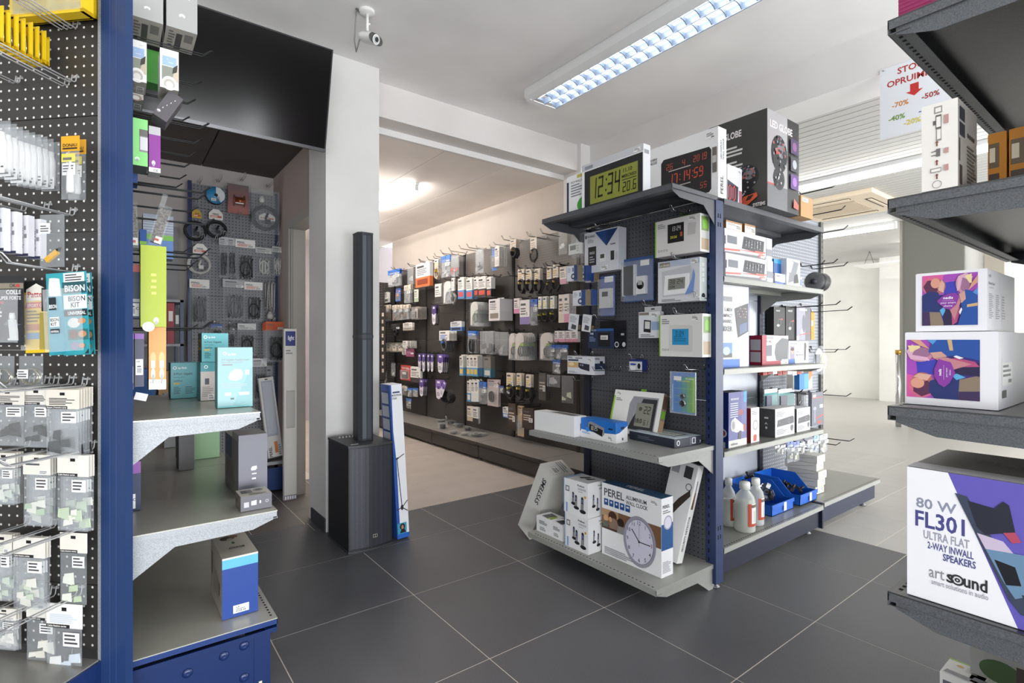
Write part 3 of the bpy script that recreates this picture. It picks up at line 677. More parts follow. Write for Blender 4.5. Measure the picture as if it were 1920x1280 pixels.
# end display, top shelf
shelf_box('clock_box', 'white boxed digital wall clock with green 12:34 display on the top shelf', 'box', 1091, 397, 1206.5, 312, 2.22, .06, 'X', WT, [
    ('f', 'rect', .0, .86, 1, 1, 'c9cbd0'), ('f', 'rect', .05, .0, .99, .84, '1f2022'), ('f', 'rect', .15, .1, .92, .7, '8a8f3a'),
    ('f', 'seg', '12:34', .17, .2, .44, '23260f', .5), ('f', 'text', '11.10', .7, .56, .08, '23260f', True, 'l', .2), ('f', 'text', 'MERCREDI', .68, .45, .06, '23260f', True, 'l', .22),
    ('f', 'rect', .68, .4, .9, .415, '23260f'), ('f', 'seg', '20.6', .69, .16, .2, '23260f', .22), ('f', 'rect', .06, .88, .2, .95, '8f9298'), ('f', 'price', .86, .88, .1, .08), ('r', 'rect', 0, .0, 1, 1, 'e6e7ea'), ('r', 'rect', .1, .82, .8, .9, '9a9da4')], push=.0)
shelf_box('wall_clock_box', 'white box with green circle half hidden behind the 12:34 clock box', 'box', 1063, 400, 1118, 326, 2.22, .05, 'X', WT, [
    ('f', 'rect', 0, 0, .07, .86, '20304f'), ('f', 'ell', .78, .22, .42, .24, '3f9a3c'), ('f', 'ell', .84, .2, .26, .15, 'dfe6dd'), ('f', 'rect', .36, .9, .7, .98, 'c8b84f'), ('f', 'para', .15, .45, .6, .78, 5), ('f', 'text', 'DCF WALL CLOCK', .15, .8, .05, INK, True)], push=.075)
o = shelf_box('clock_box', 'white boxed wall clock with red LED time display beside the 12:34 clock', 'box', 1219, 395, 1346.5, 277, 2.22, .085, 'X', WT, [
    ('f', 'poly', [(.2, .1), (.88, .1), (.91, .14), (.91, .7), (.88, .75), (.22, .77), (.18, .72), (.18, .14)], '1d1a1a'), ('f', 'seg', '26', .26, .59, .09, 'c0553f', .11), ('f', 'seg', '4', .5, .59, .09, 'c0553f', .055), ('f', 'seg', '2019', .66, .59, .1, 'c0553f', .2), ('f', 'seg', '17:14:59', .3, .36, .15, 'd0503c', .52),
    ('f', 'seg', '25', .26, .16, .075, 'c0553f', .08), ('f', 'seg', '55', .76, .18, .09, 'c0553f', .1), ('f', 'para', .3, .55, .8, .58, 1, 'b9b5b0'), ('f', 'para', .3, .3, .8, .33, 1, 'b9b5b0'), ('f', 'rect', .925, .36, .985, .72, '6f6a66'), ('f', 'rect', .93, .5, .98, .6, 'c8c5c2'), ('f', 'price', .84, .86, .12, .09),
    ('f', 'text', 'LED DISPLAY', .0, .8, .035, INK, True, 'l', .12), ('f', 'text', 'WALL CLOCK', .0, .75, .035, INK, True, 'l', .12),
    ('r', 'text', 'PEREL', .6, .06, .34, INK, True, 'l', .45, 90), ('r', 'text', 'LED DISPLAY', .42, .55, .16, INK, True, 'l', .36, 90), ('r', 'text', 'WALL CLOCK', .7, .55, .16, INK, True, 'l', .36, 90)], push=.055)
# aisle side, top shelf
c = at(1438.6, 386, 'Z', 2.22); GL = []
def globe(f, x, y, r, k):
    st = [(f, 'ell', x, y, r * 1.05, r * k * 1.02, '16161a'), (f, 'ell', x - r * .05, y - r * k * 1.35, r * .75, r * k * .62, '1b1b1f'), (f, 'ell', x + r * .25, y + r * k * .25, r * .5, r * k * .45, '77767a')]
    rr = random.Random(4)
    for i in range(44):
        a, q = rr.uniform(0, 6.283), math.sqrt(rr.random()) * .92
        st.append((f, 'ell', x + r * q * math.cos(a), y + r * k * q * math.sin(a), r * .085, r * k * .085, rr.choice(['d0605a', '3a3c46', '8d8f9c', 'c9504c', '26272c']), 8))
    for i in range(14): st.append((f, 'ell', x + r * rr.uniform(-.6, .5), y - r * k * rr.uniform(1.1, 1.8), r * .07, r * k * .07, rr.choice(['55575f', 'b9bac0', '2a2a2e']), 8))
    return st
gw = .39; gh = .592
lg = carton('disco_light_box', 'tall black carton printed with a studded LED ball, highest on the gondola', 'box', (c.x, c.y + gw / 2, 2.22), math.radians(-90), gw, .41, gh, {'': '3b3c3a', 'r': mat('8d8d90', .12)}, art(
    [('f', 'rect', 0, 0, 1, 1, '3a3b38'), ('f', 'text', 'LED GLOBE', .06, .8, .07, 'e9e2e4', True, 'l', .52), ('f', 'para', .28, .6, .62, .72, 3, 'd5d5d2'), ('f', 'para', .28, .44, .62, .56, 3, 'd5d5d2')] + globe('f', .66, .34, .2, .65) +
    [('f', 'poly', [(.58, .06), (.62, .14), (.84, .16), (.86, .12), (.7, .05)], 'd95a36'), ('f', 'poly', [(.66, .09), (.7, .14), (.8, .145), (.74, .1)], '2a2321'), ('f', 'text', 'SYSTEMS', .78, .015, .035, 'f0f0f0', True, 'l', .2),
     ('r', 'rect', 0, .24, .62, 1, mat('a9a7a8', .14)), ('r', 'rect', .62, 0, 1, 1, '2b2a2c'), ('r', 'rect', 0, .0, .62, .24, mat('77777a', .1)), ('r', 'rect', 0, .235, .45, .25, 'b9483e'), ('r', 'text', 'LED GLOBE', .08, .83, .075, 'e6dcdc', True, 'l', .7)] + globe('r', .36, .58, .24, .8) +
    [('r', 'rect', .69, y, .95, y + .16, col) for y, col in ((.64, '4a3a5c'), (.45, '3c3d45'), (.26, '5a3a7a'))] + [('r', 'ell', .82, y + .08, .07, .05, col, 10) for y, col in ((.64, '8a5a8a'), (.45, 'b0b4b8'), (.26, 'a070d8'))] + [('r', 'poly', [(.78, .06), (.8, .16), (.96, .1), (.94, .05)], 'c85f52')]))
lg.location.y -= 0
shelf_box('timer_box', 'small white box with red zero digits beside the black LED ball carton', 'box', 1364, 379, 1391, 305, 2.22, .05, 'Y', WT, [
    ('f', 'poly', [(.0, .1), (.0, .62), (.74, .5), (.7, .02)], '3a4152'), ('f', 'seg', '00', .04, .12, .38, 'cf4a44', .6, .02), ('f', 'rect', .78, .1, 1, .42, 'b7707a'), ('f', 'price', .74, .86, .2, .07)], push=.02)
shelf_box('cardboard_box', 'small brown cardboard box at the end of the top shelf', 'box', 1501.5, 405, 1524, 366, 2.22, .1, 'Y', 'b58a55', [('f', 'rect', .1, .74, .62, .93, 'cfd2cf'), ('f', 'para', .13, .77, .6, .9, 3, '6b6c6e'), ('r', 'line', .1, .1, .9, .6, .004, '7a5a33')])
# end display, base shelf
def phones(f, xs):
    st = []
    for x, y, s in xs:
        st += [(f, 'ell', x + .02 * s, y, .1 * s, .045 * s, '232326'), (f, 'poly', [(x - .045 * s, y), (x + .04 * s, y), (x + .045 * s, y + .3 * s), (x + .02 * s, y + .34 * s), (x - .03 * s, y + .33 * s)], '2a2a2f'), (f, 'rect', x - .03 * s, y + .2 * s, x + .03 * s, y + .28 * s, '6a6f9a'), (f, 'rect', x - .028 * s, y + .04 * s, x + .028 * s, y + .18 * s, '9a9aa0')]
    return st
PB = [('f', 'rect', 0, 0, .03, 1, 'a9c4e6'), ('f', 'rect', .1, .02, .16, .3, '7ea6dc'), ('f', 'rect', .05, .3, .24, .62, 'f7f7f8'), ('f', 'rect', .08, .64, .24, .8, '6a6b70'), ('f', 'rect', .11, .67, .21, .77, 'e8e8ea'), ('f', 'text', 'Profoon', .58, .86, .06, '2a2a2e', True, 'l', .34), ('f', 'rect', .6, .76, .93, .82, 'c4c5c9'), ('f', 'para', .62, .7, .9, .73, 1), ('f', 'rect', .86, .56, .93, .63, 'd9a441')] + phones('f', [(.4, .32, 1), (.52, .22, 1.1), (.78, .16, 1.25)]) + \
     [('r', 'text', 'Profoon', .56, .86, .05, '2a2a2e', True, 'l', .4), ('r', 'rect', .6, .76, .95, .82, 'c4c5c9')] + phones('r', [(.3, .32, 1), (.52, .2, 1), (.85, .22, 1)]) + [('t', 'rect', .0, .0, .12, 1, 'a9c4e6'), ('t', 'poly', [(.3, .5), (.4, .4), (.6, .75), (.5, .8)], '2a2a2c'), ('t', 'poly', [(.55, .45), (.7, .4), (.8, .7), (.74, .74)], '2a2a2c')]
A_ = at(1057.8, 1021.7, 'Z', .14); B_ = at(1104.3, 1040.7, 'Z', .14)
carton('phone_box', 'lower of two stacked white cordless phone boxes beside the wall clock box', 'box', ((A_.x + B_.x) / 2, (A_.y + B_.y) / 2, .14), math.radians(-90), .2, .16, .206, WT, art(PB), 'cordless phone boxes')
carton('phone_box', 'upper of two stacked white cordless phone boxes beside the wall clock box', 'box', ((A_.x + B_.x) / 2 + .004, (A_.y + B_.y) / 2 + .01, .348), math.radians(-88), .2, .16, .206, WT, art(PB), 'cordless phone boxes')
nums = [('f', 'text', str(n), .66 + .195 * math.sin(n * math.pi / 6), .36 + .242 * math.cos(n * math.pi / 6) - .022, .05, '4c4a58', False, 'c') for n in range(1, 13)]
clk = shelf_box('wall_clock_box', 'large white box printed with a round clock face on the lowest end shelf', 'box', 1128.8, 1037, 1240.2, 904, .14, .1, 'X', {'': WT, 't': '35587c', 'r': WT}, [
    ('f', 'text', 'PEREL', .04, .83, .105, '57585c', True, 'l', .36), ('f', 'text', 'ALUMINIUM', .43, .87, .05, '4b4c50', True, 'l', .34), ('f', 'text', 'WALL CLOCK', .43, .8, .05, '4b4c50', True, 'l', .36), ('f', 'price', .83, .9, .12, .05)] +
    [('f', 'rect', .04 + i * .096, .70, .118 + i * .096, .79, '1f4f8c') for i in range(5)] + [('f', 'ell', .079 + i * .096, .755, .018, .016, 'd8e0ea', 10) for i in range(4)] + [('f', 'rect', .44, .745, .485, .77, 'd8e0ea')] +
    [('f', 'rect', 0, .37, 1, .645, '7a5a40'), ('f', 'rect', 0, .55, .3, .645, 'b08f6c'), ('f', 'rect', .0, .37, .42, .43, '4c3524'), ('f', 'ell', .2, .57, .075, .07, '4a2c1c'), ('f', 'poly', [(.14, .4), (.3, .4), (.3, .5), (.24, .55), (.16, .54)], '8e7466'), ('f', 'ell', .08, .52, .045, .045, 'd0a272'), ('f', 'ell', .16, .52, .03, .035, 'cf9a72'), ('f', 'poly', [(.02, .4), (.13, .4), (.1, .49), (.05, .48)], '5c6a5e'), ('f', 'ell', .345, .52, .06, .06, '33211a'), ('f', 'poly', [(.28, .37), (.42, .37), (.4, .47), (.3, .47)], '8d8a88'),
     ('f', 'ell', .66, .36, .265, .33, '9b99a8', 40), ('f', 'ell', .665, .362, .225, .285, '5d6170', 40), ('f', 'ell', .66, .36, .222, .282, 'd6d3e4', 40)] + nums +
    [('f', 'line', .66, .36, .54, .5, .006, '2b2b30'), ('f', 'line', .66, .36, .84, .36, .005, '2b2b30'), ('f', 'line', .66, .3, .66, .58, .0015, '5b5b60'), ('f', 'ell', .66, .36, .014, .017, '2b2b30', 10), ('f', 'para', .06, .03, .62, .13, 4, 'a5a6aa'),
     ('r', 'rect', 0, .34, 1, .67, '14508c'), ('r', 'ell', .55, .68, .36, .09, 'a6a4b2', 24), ('r', 'ell', .55, .68, .29, .073, 'dcd9e8', 24), ('r', 'text', 'PEREL', .1, .87, .04, INK, True, 'l', .85), ('r', 'para', .12, .8, .8, .85, 2, '77787c'), ('r', 'para', .1, .05, .85, .2, 8, 'a5a6aa'),
     ('t', 'text', 'PEREL', .5, .35, .35, 'f2f4f6', True, 'c', .34)], push=0)
PH = [('f', 'para', .2, .55, .8, .8, 3, '55565b'), ('f', 'bars', .2, .1, .7, .4), ('r', 'ell', .5, .5, .12, .12, '44464a', 12), ('t', 'poly', [(.2, .2), (.75, .1), (.85, .7), (.3, .85)], '5a5a60'), ('t', 'poly', [(.6, .2), (.95, .1), (.95, .6), (.8, .7)], '9db653')]
shelf_box('phone_box', 'small white box with printed phone on its lid at the shelf end', 'box', 1006, 994, 1032, 966, .14, .12, 'X', WT, PH, 'small white phone boxes')
shelf_box('phone_box', 'small white box with black handset on its lid beside the stacked phone boxes', 'box', 1033, 1006, 1055, 978, .14, .09, 'X', WT, PH[:3] + [('t', 'poly', [(.15, .3), (.8, .15), (.9, .75), (.3, .9)], '1e1e20'), ('t', 'poly', [(.25, .35), (.75, .24), (.8, .5), (.3, .62)], '45464c')], 'small white phone boxes')
ob = empty('speaker_box', (2.34, 2.87, 0), math.radians(-90)); tag(ob, 'long cream carton leaning diagonally against the left end of lowest shelf', 'box')
ob.rotation_euler = (0, math.radians(27), math.radians(-90)); ob.location = (2.34, 2.93, .0)
mb = MB(); mb.box((-.08, 0, .0), (.07, .2, .55), mat('dcdbd4', .5)); mb.build('carton', ob)
pm = MB(); P = Print(pm, (-.08, 0, 0), (.15, 0, 0), (0, 0, .55)); P.text('SYSTEMS', .72, .5, .26, INK, True, 'l', .42, 90); P = Print(pm, (-.08, 0, .55), (.15, 0, 0), (0, .2, 0)); P.bars(.4, .2, .8, .5); P.para(.1, .6, .9, .9, 3); pm.build('printed_artwork', ob)
pz = ob.rotation_euler.to_matrix() @ Vector((.07, 0, 0)); ob.location.z = -pz.z + .001
db = empty('detector_box', (2.52, 1.79, .14)); tag(db, 'tall narrow white box showing a black handheld detector, leaning on pegboard', 'box')
db.rotation_euler = (math.radians(-11.5), math.radians(7), math.radians(-90)); db.location = (2.505, 1.85, .168)
mb = MB(); mb.box((-.09, 0, 0), (.08, .055, .56), {'': mat('e2e2e2', .4), 'r': mat('ecece8', .4)}); mb.build('carton', db)
pm = MB(); P = Print(pm, (-.09, 0, 0), (.17, 0, 0), (0, 0, .56)); P.poly([(0, .28), (.15, .42), (.55, .62), (.9, .74), (.95, .68), (.6, .52), (.25, .34), (0, .18)], '3a2d26'); P.poly([(0, .3), (.3, .42), (.38, .36), (.1, .22), (0, .2)], '221c1a'); P.ring(.82, .76, .02, .004, '2b2523'); P.rect(.05, .86, .35, .97, '9c9ca0'); P.rect(.55, .84, .85, .96, '3a3a3e'); P.rect(.2, .27, .32, .3, 'b08a3a'); P.rect(0, .02, .4, .14, 'c49a86'); P.rect(.18, .05, .24, .12, '4a3a34')
P = Print(pm, (.08, 0, 0), (0, .055, 0), (0, 0, .56)); P.poly([(.3, .55), (.7, .55), (.62, .72), (.42, .72)], '6a4c2c'); P.line(.5, .72, .5, .84, .006, '3a2d26'); P.text('SECURITY DETECTOR', .6, .12, .3, '4a4b50', True, 'l', .36, 90); pm.build('printed_artwork', db)
# end display, middle shelf
shelf_box('long_box', 'plain white long box at the left end of middle end shelf', 'box', 1001.9, 805, 1076.3, 770, .812, .105, 'X', 'f0f0f0', [('t', 'poly', [(.3, .35), (.9, .2), (.95, .7), (.4, .85)], '5b5b5d'), ('r', 'rect', .5, .3, .65, .65, '3a3a3e')])
carton('small_box', 'tiny brown and white carton lying behind the plain white long box', 'box', (2.46, 2.42, .813), math.radians(-60), .09, .06, .09, {'': '7a5a48', 't': 'dcd8d4'}, None)
shelf_box('clock_radio_box', 'blue and white clock radio box at the front of middle end shelf', 'box', 1089.4, 819, 1155, 783, .812, .1, 'X', {'': WT, 't': '1f6fc4'}, [
    ('f', 'poly', [(0, .42), (.4, .36), (1, .46), (1, 1), (0, 1)], '1f6fc4'), ('f', 'poly', [(.22, .48), (.22, .8), (.3, .9), (.68, .66), (.68, .34), (.62, .2)], '8f8f93'), ('f', 'poly', [(.24, .46), (.26, .76), (.64, .54), (.62, .22)], '151518'), ('f', 'seg', '10:25', .28, .46, .2, 'f0f0f0', .22), ('f', 'ell', .2, .46, .06, .12, '2e8ae0'), ('f', 'rect', .8, .62, .92, .7, '1d2b44'), ('f', 'price', .78, .1, .13, .2), ('f', 'para', .03, .22, .3, .34, 3, '7aa6dc'),
    ('r', 'poly', [(0, .46), (.3, .5), (1, .8), (1, 1), (0, 1)], '1f6fc4'), ('r', 'rect', .4, .66, .7, .78, '1d2b44'), ('r', 'rect', .5, .12, .62, .24, '55565a')])
wb_ = carton('weather_station_box', 'white box with green edge and window over grey weather station, leaning back', 'box', (2.50, 2.06, .813), 0, .37, .05, .27, {'': 'efefec', 'l': '8cc03a', 'r': '8a7a66'}, art([
    ('f', 'rect', 0, 0, .035, .86, '9ccc3a'), ('f', 'poly', [(.36, .1), (.92, .1), (.92, .88), (.42, .88), (.36, .7)], '9a9aa2'), ('f', 'poly', [(.4, .12), (.9, .12), (.9, .84), (.62, .84), (.56, .6), (.48, .4)], '34353a'), ('f', 'rect', .52, .2, .84, .74, '8c8c80'), ('f', 'seg', '22', .67, .5, .17, '26261f', .14), ('f', 'seg', '61', .7, .24, .12, '26261f', .1), ('f', 'text', '18:0', .53, .28, .1, '26261f', True, 'l', .14), ('f', 'ell', .6, .6, .035, .05, '55564c', 10), ('f', 'price', .05, .88, .1, .07), ('f', 'para', .06, .74, .2, .82, 2), ('f', 'ring', .1, .1, .011, .003, '55564c')] +
    [('f', 'ring', .14 + .045 * i, .1, .008, .002, '77786c') for i in range(3)] + [('r', 'rect', .1, .05, .9, .4, 'b08e72'), ('r', 'rect', .1, .45, .9, .62, '6fae2c'), ('r', 'rect', .1, .66, .9, .95, '5c4638')]))
wb_.rotation_euler = (math.radians(-17), 0, math.radians(-88)); wb_.location = (2.535, 2.12, .83)
hx = MB(); hx.box((-.02, .048, .27), (.02, .05, .295), mat('7cb83a', .4)); hx.build('hang_tab', wb_)
pb_ = shelf_box('lamp_box', 'upright white box with vertical lettering behind the dark flat box', 'box', 1220.7, 806, 1266, 738, .812, .04, 'X', 'dcdbd8', [('f', 'text', 'PEREL', .26, .38, .2, '4a4a4c', True, 'l', .56, 90), ('f', 'poly', [(.34, .52), (.5, .52), (.72, .16), (.58, .14)], '4b4b4e'), ('f', 'poly', [(0, .26), (.1, .3), (.6, .0), (.4, 0)], 'a9a9aa'), ('f', 'rect', .34, .78, .68, .93, '8f8f92'), ('f', 'para', .34, .6, .9, .76, 5, '8a8a8c'), ('f', 'ell', .86, .16, .09, .05, 'c79262'), ('f', 'ell', .86, .04, .09, .045, 'c79262')], push=.13)
A_ = at(1180, 823, 'Z', .812); B_ = at(1264.5, 841, 'Z', .812); dv = B_ - A_
carton('weather_station_box', 'flat dark blue box lying face up at the front corner of middle end shelf', 'box', (A_ + B_) / 2, math.atan2(dv.y, dv.x), dv.length, .23, .05, {'': '242a38', 't': 'c7d3da'}, art([('t', 'poly', [(.3, .25), (.85, .25), (.85, .75), (.3, .75)], '38505c'), ('t', 'poly', [(.34, .3), (.81, .3), (.81, .7), (.34, .7)], 'd9ded2'), ('t', 'text', '20:30', .4, .4, .18, '7d8a84', True, 'l', .34), ('t', 'rect', .02, .1, .1, .9, '8aa0b4'),
    ('f', 'para', .2, .3, .6, .7, 2, '5c6272'), ('r', 'ell', .14, .5, .06, .3, 'e9eaee', 16), ('r', 'ell', .14, .5, .035, .2, '242a38', 12), ('r', 'rect', .56, .1, .62, .9, '5c6272'), ('r', 'rect', .64, .2, .78, .9, 'e9eaee'), ('r', 'rect', .67, .3, .75, .8, '3a4152'), ('r', 'text', '7', .93, .2, .3, 'e9eaee', True)]))
# --- hanging on the end display
def ehang(name, label, cat, l, t, b, r, d, col, spec, group=None, c=None, tab=None):
    m, w_, h = span(l, t, b, r, 'X', (2.694 - d) if c is None else c); hook_over(RG, m, h + (tab[1] if tab else 0), RZ['X'], 2.715 - m.x, 2.715 - m.x + .06, CHROME)
    return hang_box(name, label, cat, l, t, b, r, 'X', (2.694 - d) if c is None else c, d, col, spec, group, tab)
LIFE = [('r', 'rect', .1, .06, .92, .36, 'b9a183'), ('r', 'rect', .1, .36, .92, .56, 'c9cac6'), ('r', 'rect', .1, .56, .92, .94, '7d9a5a'), ('r', 'poly', [(.3, .62), (.75, .62), (.75, .82), (.52, .88), (.3, .82)], '86c43c')]
GE = [('f', 'rect', 0, 0, .03, 1, '8cc43a'), ('f', 'price', .76, .86, .16, .1), ('f', 'para', .07, .78, .26, .92, 3), ('f', 'ring', .1, .16, .007, .002, '4a4b46'), ('f', 'ring', .16, .16, .006, .002, '6a6b66'), ('f', 'ring', .22, .16, .006, .002, '6a6b66'), ('f', 'ring', .28, .16, .006, .002, '6a6b66')]
ehang('weather_station_box', 'white box with black square weather display, topmost hanging at the right', 'box', 1228, 418, 484, 1313, .09, {'': 'e4e1e0', 'l': '8cc43a', 'r': 'eeeeea'}, GE + [('f', 'rect', .3, .34, .66, .86, '1c1b1c'), ('f', 'seg', '13:24', .38, .66, .12, 'e6e6e6', .22), ('f', 'text', '20:26', .36, .46, .07, 'c9c43a', True, 'l', .16), ('f', 'rect', .58, .48, .63, .6, 'b05a3a'), ('f', 'poly', [(.74, .48), (.9, .48), (.92, .78), (.76, .8)], 'c9c5c4')] + LIFE, tab=(.14, .03, '5a9a2c'))
ehang('clock_package', 'white windowed package with silver radio clock hanging under the black display box', 'package', 1233.8, 493, 569, 1312, .07, {'': 'dfe0e4', 'r': 'd5dcd8'}, [('f', 'rect', 0, .86, 1, 1, 'bcc7dc'), ('f', 'rect', .04, .86, .3, .97, '8a8270'), ('f', 'text', 'LA CROSSE', .05, .88, .05, 'e9e6dc', True, 'l', .24), ('f', 'poly', [(.12, .14), (.82, .16), (.86, .62), (.8, .84), (.1, .76)], 'c9cad0'), ('f', 'poly', [(.14, .18), (.76, .2), (.78, .66), (.18, .66)], 'f4f4f5'), ('f', 'poly', [(.25, .3), (.66, .31), (.67, .58), (.26, .57)], '8b8b84'), ('f', 'seg', '38 24', .29, .43, .11, '2a2a28', .34), ('f', 'text', '1234', .29, .34, .06, '2a2a28', True, 'l', .3), ('f', 'poly', [(.66, .16), (.86, .2), (.9, .6), (.86, .76), (.82, .5)], '7fa0de'), ('f', 'price', .8, .87, .16, .1), ('f', 'para', .1, .02, .6, .09, 2)] + [('r', 'rect', .3, .8 - .12 * i, .65, .88 - .12 * i, 'eef2ee') for i in range(4)] + [('r', 'ell', .5, .12, .25, .06, '2a2a2c', 14)])
ehang('thermostat_box', 'white box with green edge and blue lit display, lowest hanging at the right', 'box', 1236, 592, 668, 1317, .085, {'': 'e9e9e6', 'l': '8cc43a', 'r': 'efefeb'}, GE + [('f', 'poly', [(.26, .14), (.76, .12), (.79, .16), (.79, .7), (.76, .74), (.27, .76), (.24, .7), (.24, .2)], 'dcdad6'), ('f', 'rect', .32, .28, .7, .66, '2f9ad2'), ('f', 'seg', '0:04', .4, .5, .11, '17506e', .2), ('f', 'para', .36, .36, .66, .5, 3, '2478a4')] + LIFE)
ehang('thermometer_package', 'small white card of black hygrometer partly behind the thermostat box', 'package', 1197.5, 586, 634, 1237, .04, 'e6e9ee', [('f', 'rect', .02, .88, .5, .98, '8a8270'), ('f', 'poly', [(.24, .24), (.58, .2), (.6, .66), (.26, .7)], '232327'), ('f', 'poly', [(.3, .36), (.54, .34), (.55, .62), (.31, .64)], 'e2e2de'), ('f', 'price', .6, .8, .3, .14), ('f', 'rect', .62, .3, .98, .62, '9fb4d8'), ('f', 'para', .1, .04, .8, .16, 2)], tab=(.4, .035, 'd2d4d4'))
ehang('weather_station_box', 'tilted white box with navy triangle and slim black display at upper left', 'box', 1096, 439, 514, 1160, .075, {'': 'd9dbe2', 'r': 'd2d5de'}, [('f', 'poly', [(.32, .98), (.98, .98), (.66, .6)], '1f4a86'), ('f', 'poly', [(.64, .98), (.98, .98), (.66, .6)], '17396c'), ('f', 'text', 'KONIG', .1, .87, .06, '2c3140', True, 'l', .22), ('f', 'rect', .03, .86, .07, .94, '20242e'), ('f', 'para', .1, .74, .3, .84, 3), ('f', 'rect', .12, .18, .36, .64, '19191c'), ('f', 'text', '10:53', .16, .46, .06, 'd9d9d9', True, 'l', .16), ('f', 'para', .16, .24, .32, .42, 3, 'a9a9a9'), ('f', 'rect', .46, .24, .64, .44, 'eceded'), ('f', 'rect', .48, .32, .6, .42, '55544a'), ('f', 'rect', .78, .24, .88, .46, '27272b'), ('f', 'rect', .92, .24, .97, .42, 'c9cad0'), ('f', 'price', .5, .04, .2, .1), ('f', 'text', 'KONIG', .78, .6, .04, '2c3140', True, 'l', .14)])
# small white timer in clear pack
o = empty('timer_package', at(1072, 484, 'X', 2.64), math.radians(-90)); tag(o, 'clear pack holding white plug-in thermostat left of the navy triangle box', 'package')
m, w_, h_ = span(1071, 440, 484, 1096, 'X', 2.64); o.location = m
q = MB(); q.box((-w_ / 2, .0, 0), (w_ / 2, .05, h_), FILM); q.build('clear_pack', o); q = MB(); q.box((-w_ / 2, .045, h_ * .55), (w_ / 2, .049, h_), mat('cfd3d8', .4)); q.build('card', o)
b_ = MB().box((-w_ * .55, -.02, h_ * .12), (w_ * .3, .02, h_ * .58), mat('ecebe9', .4)).build('thermostat', o); MB().box((-w_ * .42, -.0215, h_ * .3), (-w_ * .0, -.02, h_ * .5), mat('8d938c', .3)).build('display', b_)
for k in range(3): MB().box((w_ * .08, -.023, h_ * (.22 + .1 * k)), (w_ * .2, -.02, h_ * (.28 + .1 * k)), mat('c9c8c6', .4)).build('button', b_)
# blister with black weather sensor and white remote
def vblister(label, l, t, b, r, c, builder, card, name='sensor_package'):
    m, w_, h = span(l, t, b, r, 'X', c); o = empty(name, m, math.radians(-90)); tag(o, label, 'package')
    MB().box((-w_ / 2, .03, 0), (w_ / 2, .033, h), mat(card, .4)).build('card', o); MB().box((-w_ / 2 * .96, .0, h * .02), (w_ / 2 * .96, .029, h * .92), CLEAR).build('clear_dome', o); builder(o, w_, h); return o
def b1(o, w_, h):
    MB().box((-w_ * .42, .008, h * .16), (-w_ * .08, .026, h * .82), mat('28282b', .25)).build('display', o); MB().box((-w_ * .46, .006, h * .14), (-w_ * .42, .028, h * .84), mat('dcdcde', .3)).box((-w_ * .08, .006, h * .14), (-w_ * .03, .028, h * .84), mat('dcdcde', .3)).build('frame', o)
    e = MB().box((.0, .005, h * .16), (w_ * .32, .026, h * .56), mat('e3e3e4', .35)).build('remote_sensor', o); MB().lathe([(w_ * .11, .0), (w_ * .11, .005)], BLACK, (w_ * .16, 0, h * .36), 18, 'Y').build('sensor_face', e); MB().box((w_ * .09, -.001, h * .36), (w_ * .23, .0, h * .46), mat('aeb2ac', .3)).build('display', e)
    MB().box((w_ * .08, .0285, h * .8), (w_ * .36, .0295, h * .92), mat('f2f2f0', .4)).build('price_label', o)
vblister('clear blister with tall black display and white remote sensor on blue card', 1163, 486, 567, 1220, 2.64, b1, '3a5690')
def b2(o, w_, h):
    MB().box((-w_ * .4, .004, h * .2), (w_ * .4, .028, h * .68), mat('cfcfcc', .4)).build('thermostat', o); MB().box((-w_ * .2, .003, h * .48), (w_ * .2, .004, h * .6), mat('4a4b48', .3)).build('display', o); MB().box((-w_ * .2, .0285, h * .84), (w_ * .4, .0295, h * .98), mat('f0f0ee', .4)).build('price_label', o)
vblister('narrow blister with light grey thermostat under the navy triangle box', 1120, 518, 593, 1147, 2.62, b2, '4a62a0')
ehang('weather_station_box', 'dark blue box with small lit display hanging below the grey thermostat', 'box', 1102.5, 617, 653, 1151, .12, {'': '1d2c4c', 't': '2a2422', 'r': '16171d'}, [('f', 'rect', .34, .88, .98, 1, '1e5a9c'), ('f', 'text', 'LA CROSSE', .03, .88, .09, 'aebfd8', True, 'l', .3), ('f', 'text', 'Wifi', .08, .7, .1, 'e6e8ee', True), ('f', 'para', .06, .34, .32, .62, 3, '7f90b4'), ('f', 'rect', .4, .1, .86, .8, '0e0f14'), ('f', 'rect', .5, .44, .78, .66, 'dcdcd4'), ('f', 'text', '23:03', .53, .48, .11, '3a3a36', True, 'l', .22), ('r', 'ell', .22, .2, .17, .14, 'e3e4e6', 16), ('r', 'ell', .22, .2, .12, .1, '2a3040', 14), ('r', 'ell', .8, .2, .14, .12, 'e3e4e6', 16), ('r', 'rect', .56, .66, .82, .76, 'c9c9c9')], tab=(.5, .055, '1c1c22'))
ehang('projection_clock_box', 'white and dark grey box of projection clock, lowest on the left hooks', 'box', 1064, 667, 700, 1115, .1, {'': 'e3e4ea', 't': '57585a', 'r': 'd2d4dc'}, [('f', 'text', 'PEREL', .03, .86, .1, '2c2d33', True, 'l', .24), ('f', 'para', .3, .84, .7, .94, 1, '55565c'), ('f', 'rect', .03, .72, .42, .81, '2a3550'), ('f', 'rect', .02, .36, .42, .66, 'd9b27c'), ('f', 'ell', .16, .54, .1, .1, 'eedcae'), ('f', 'poly', [(.42, .4), (.42, .64), (.82, .56), (.82, .18), (.5, .3)], '22283a'), ('f', 'text', '17 25', .48, .46, .09, 'c9d4e8', True, 'l', .24), ('f', 'price', .76, .74, .14, .12), ('f', 'para', .05, .06, .4, .16, 2), ('r', 'rect', 0, .3, 1, .62, '2a3d5c'), ('r', 'text', 'PEREL', .05, .82, .1, '2c2d33', True, 'l', .5), ('r', 'rect', .5, .56, .8, .74, '232327'), ('t', 'text', 'PEREL', .5, .4, .25, 'd2d2d4', True, 'c', .4)])
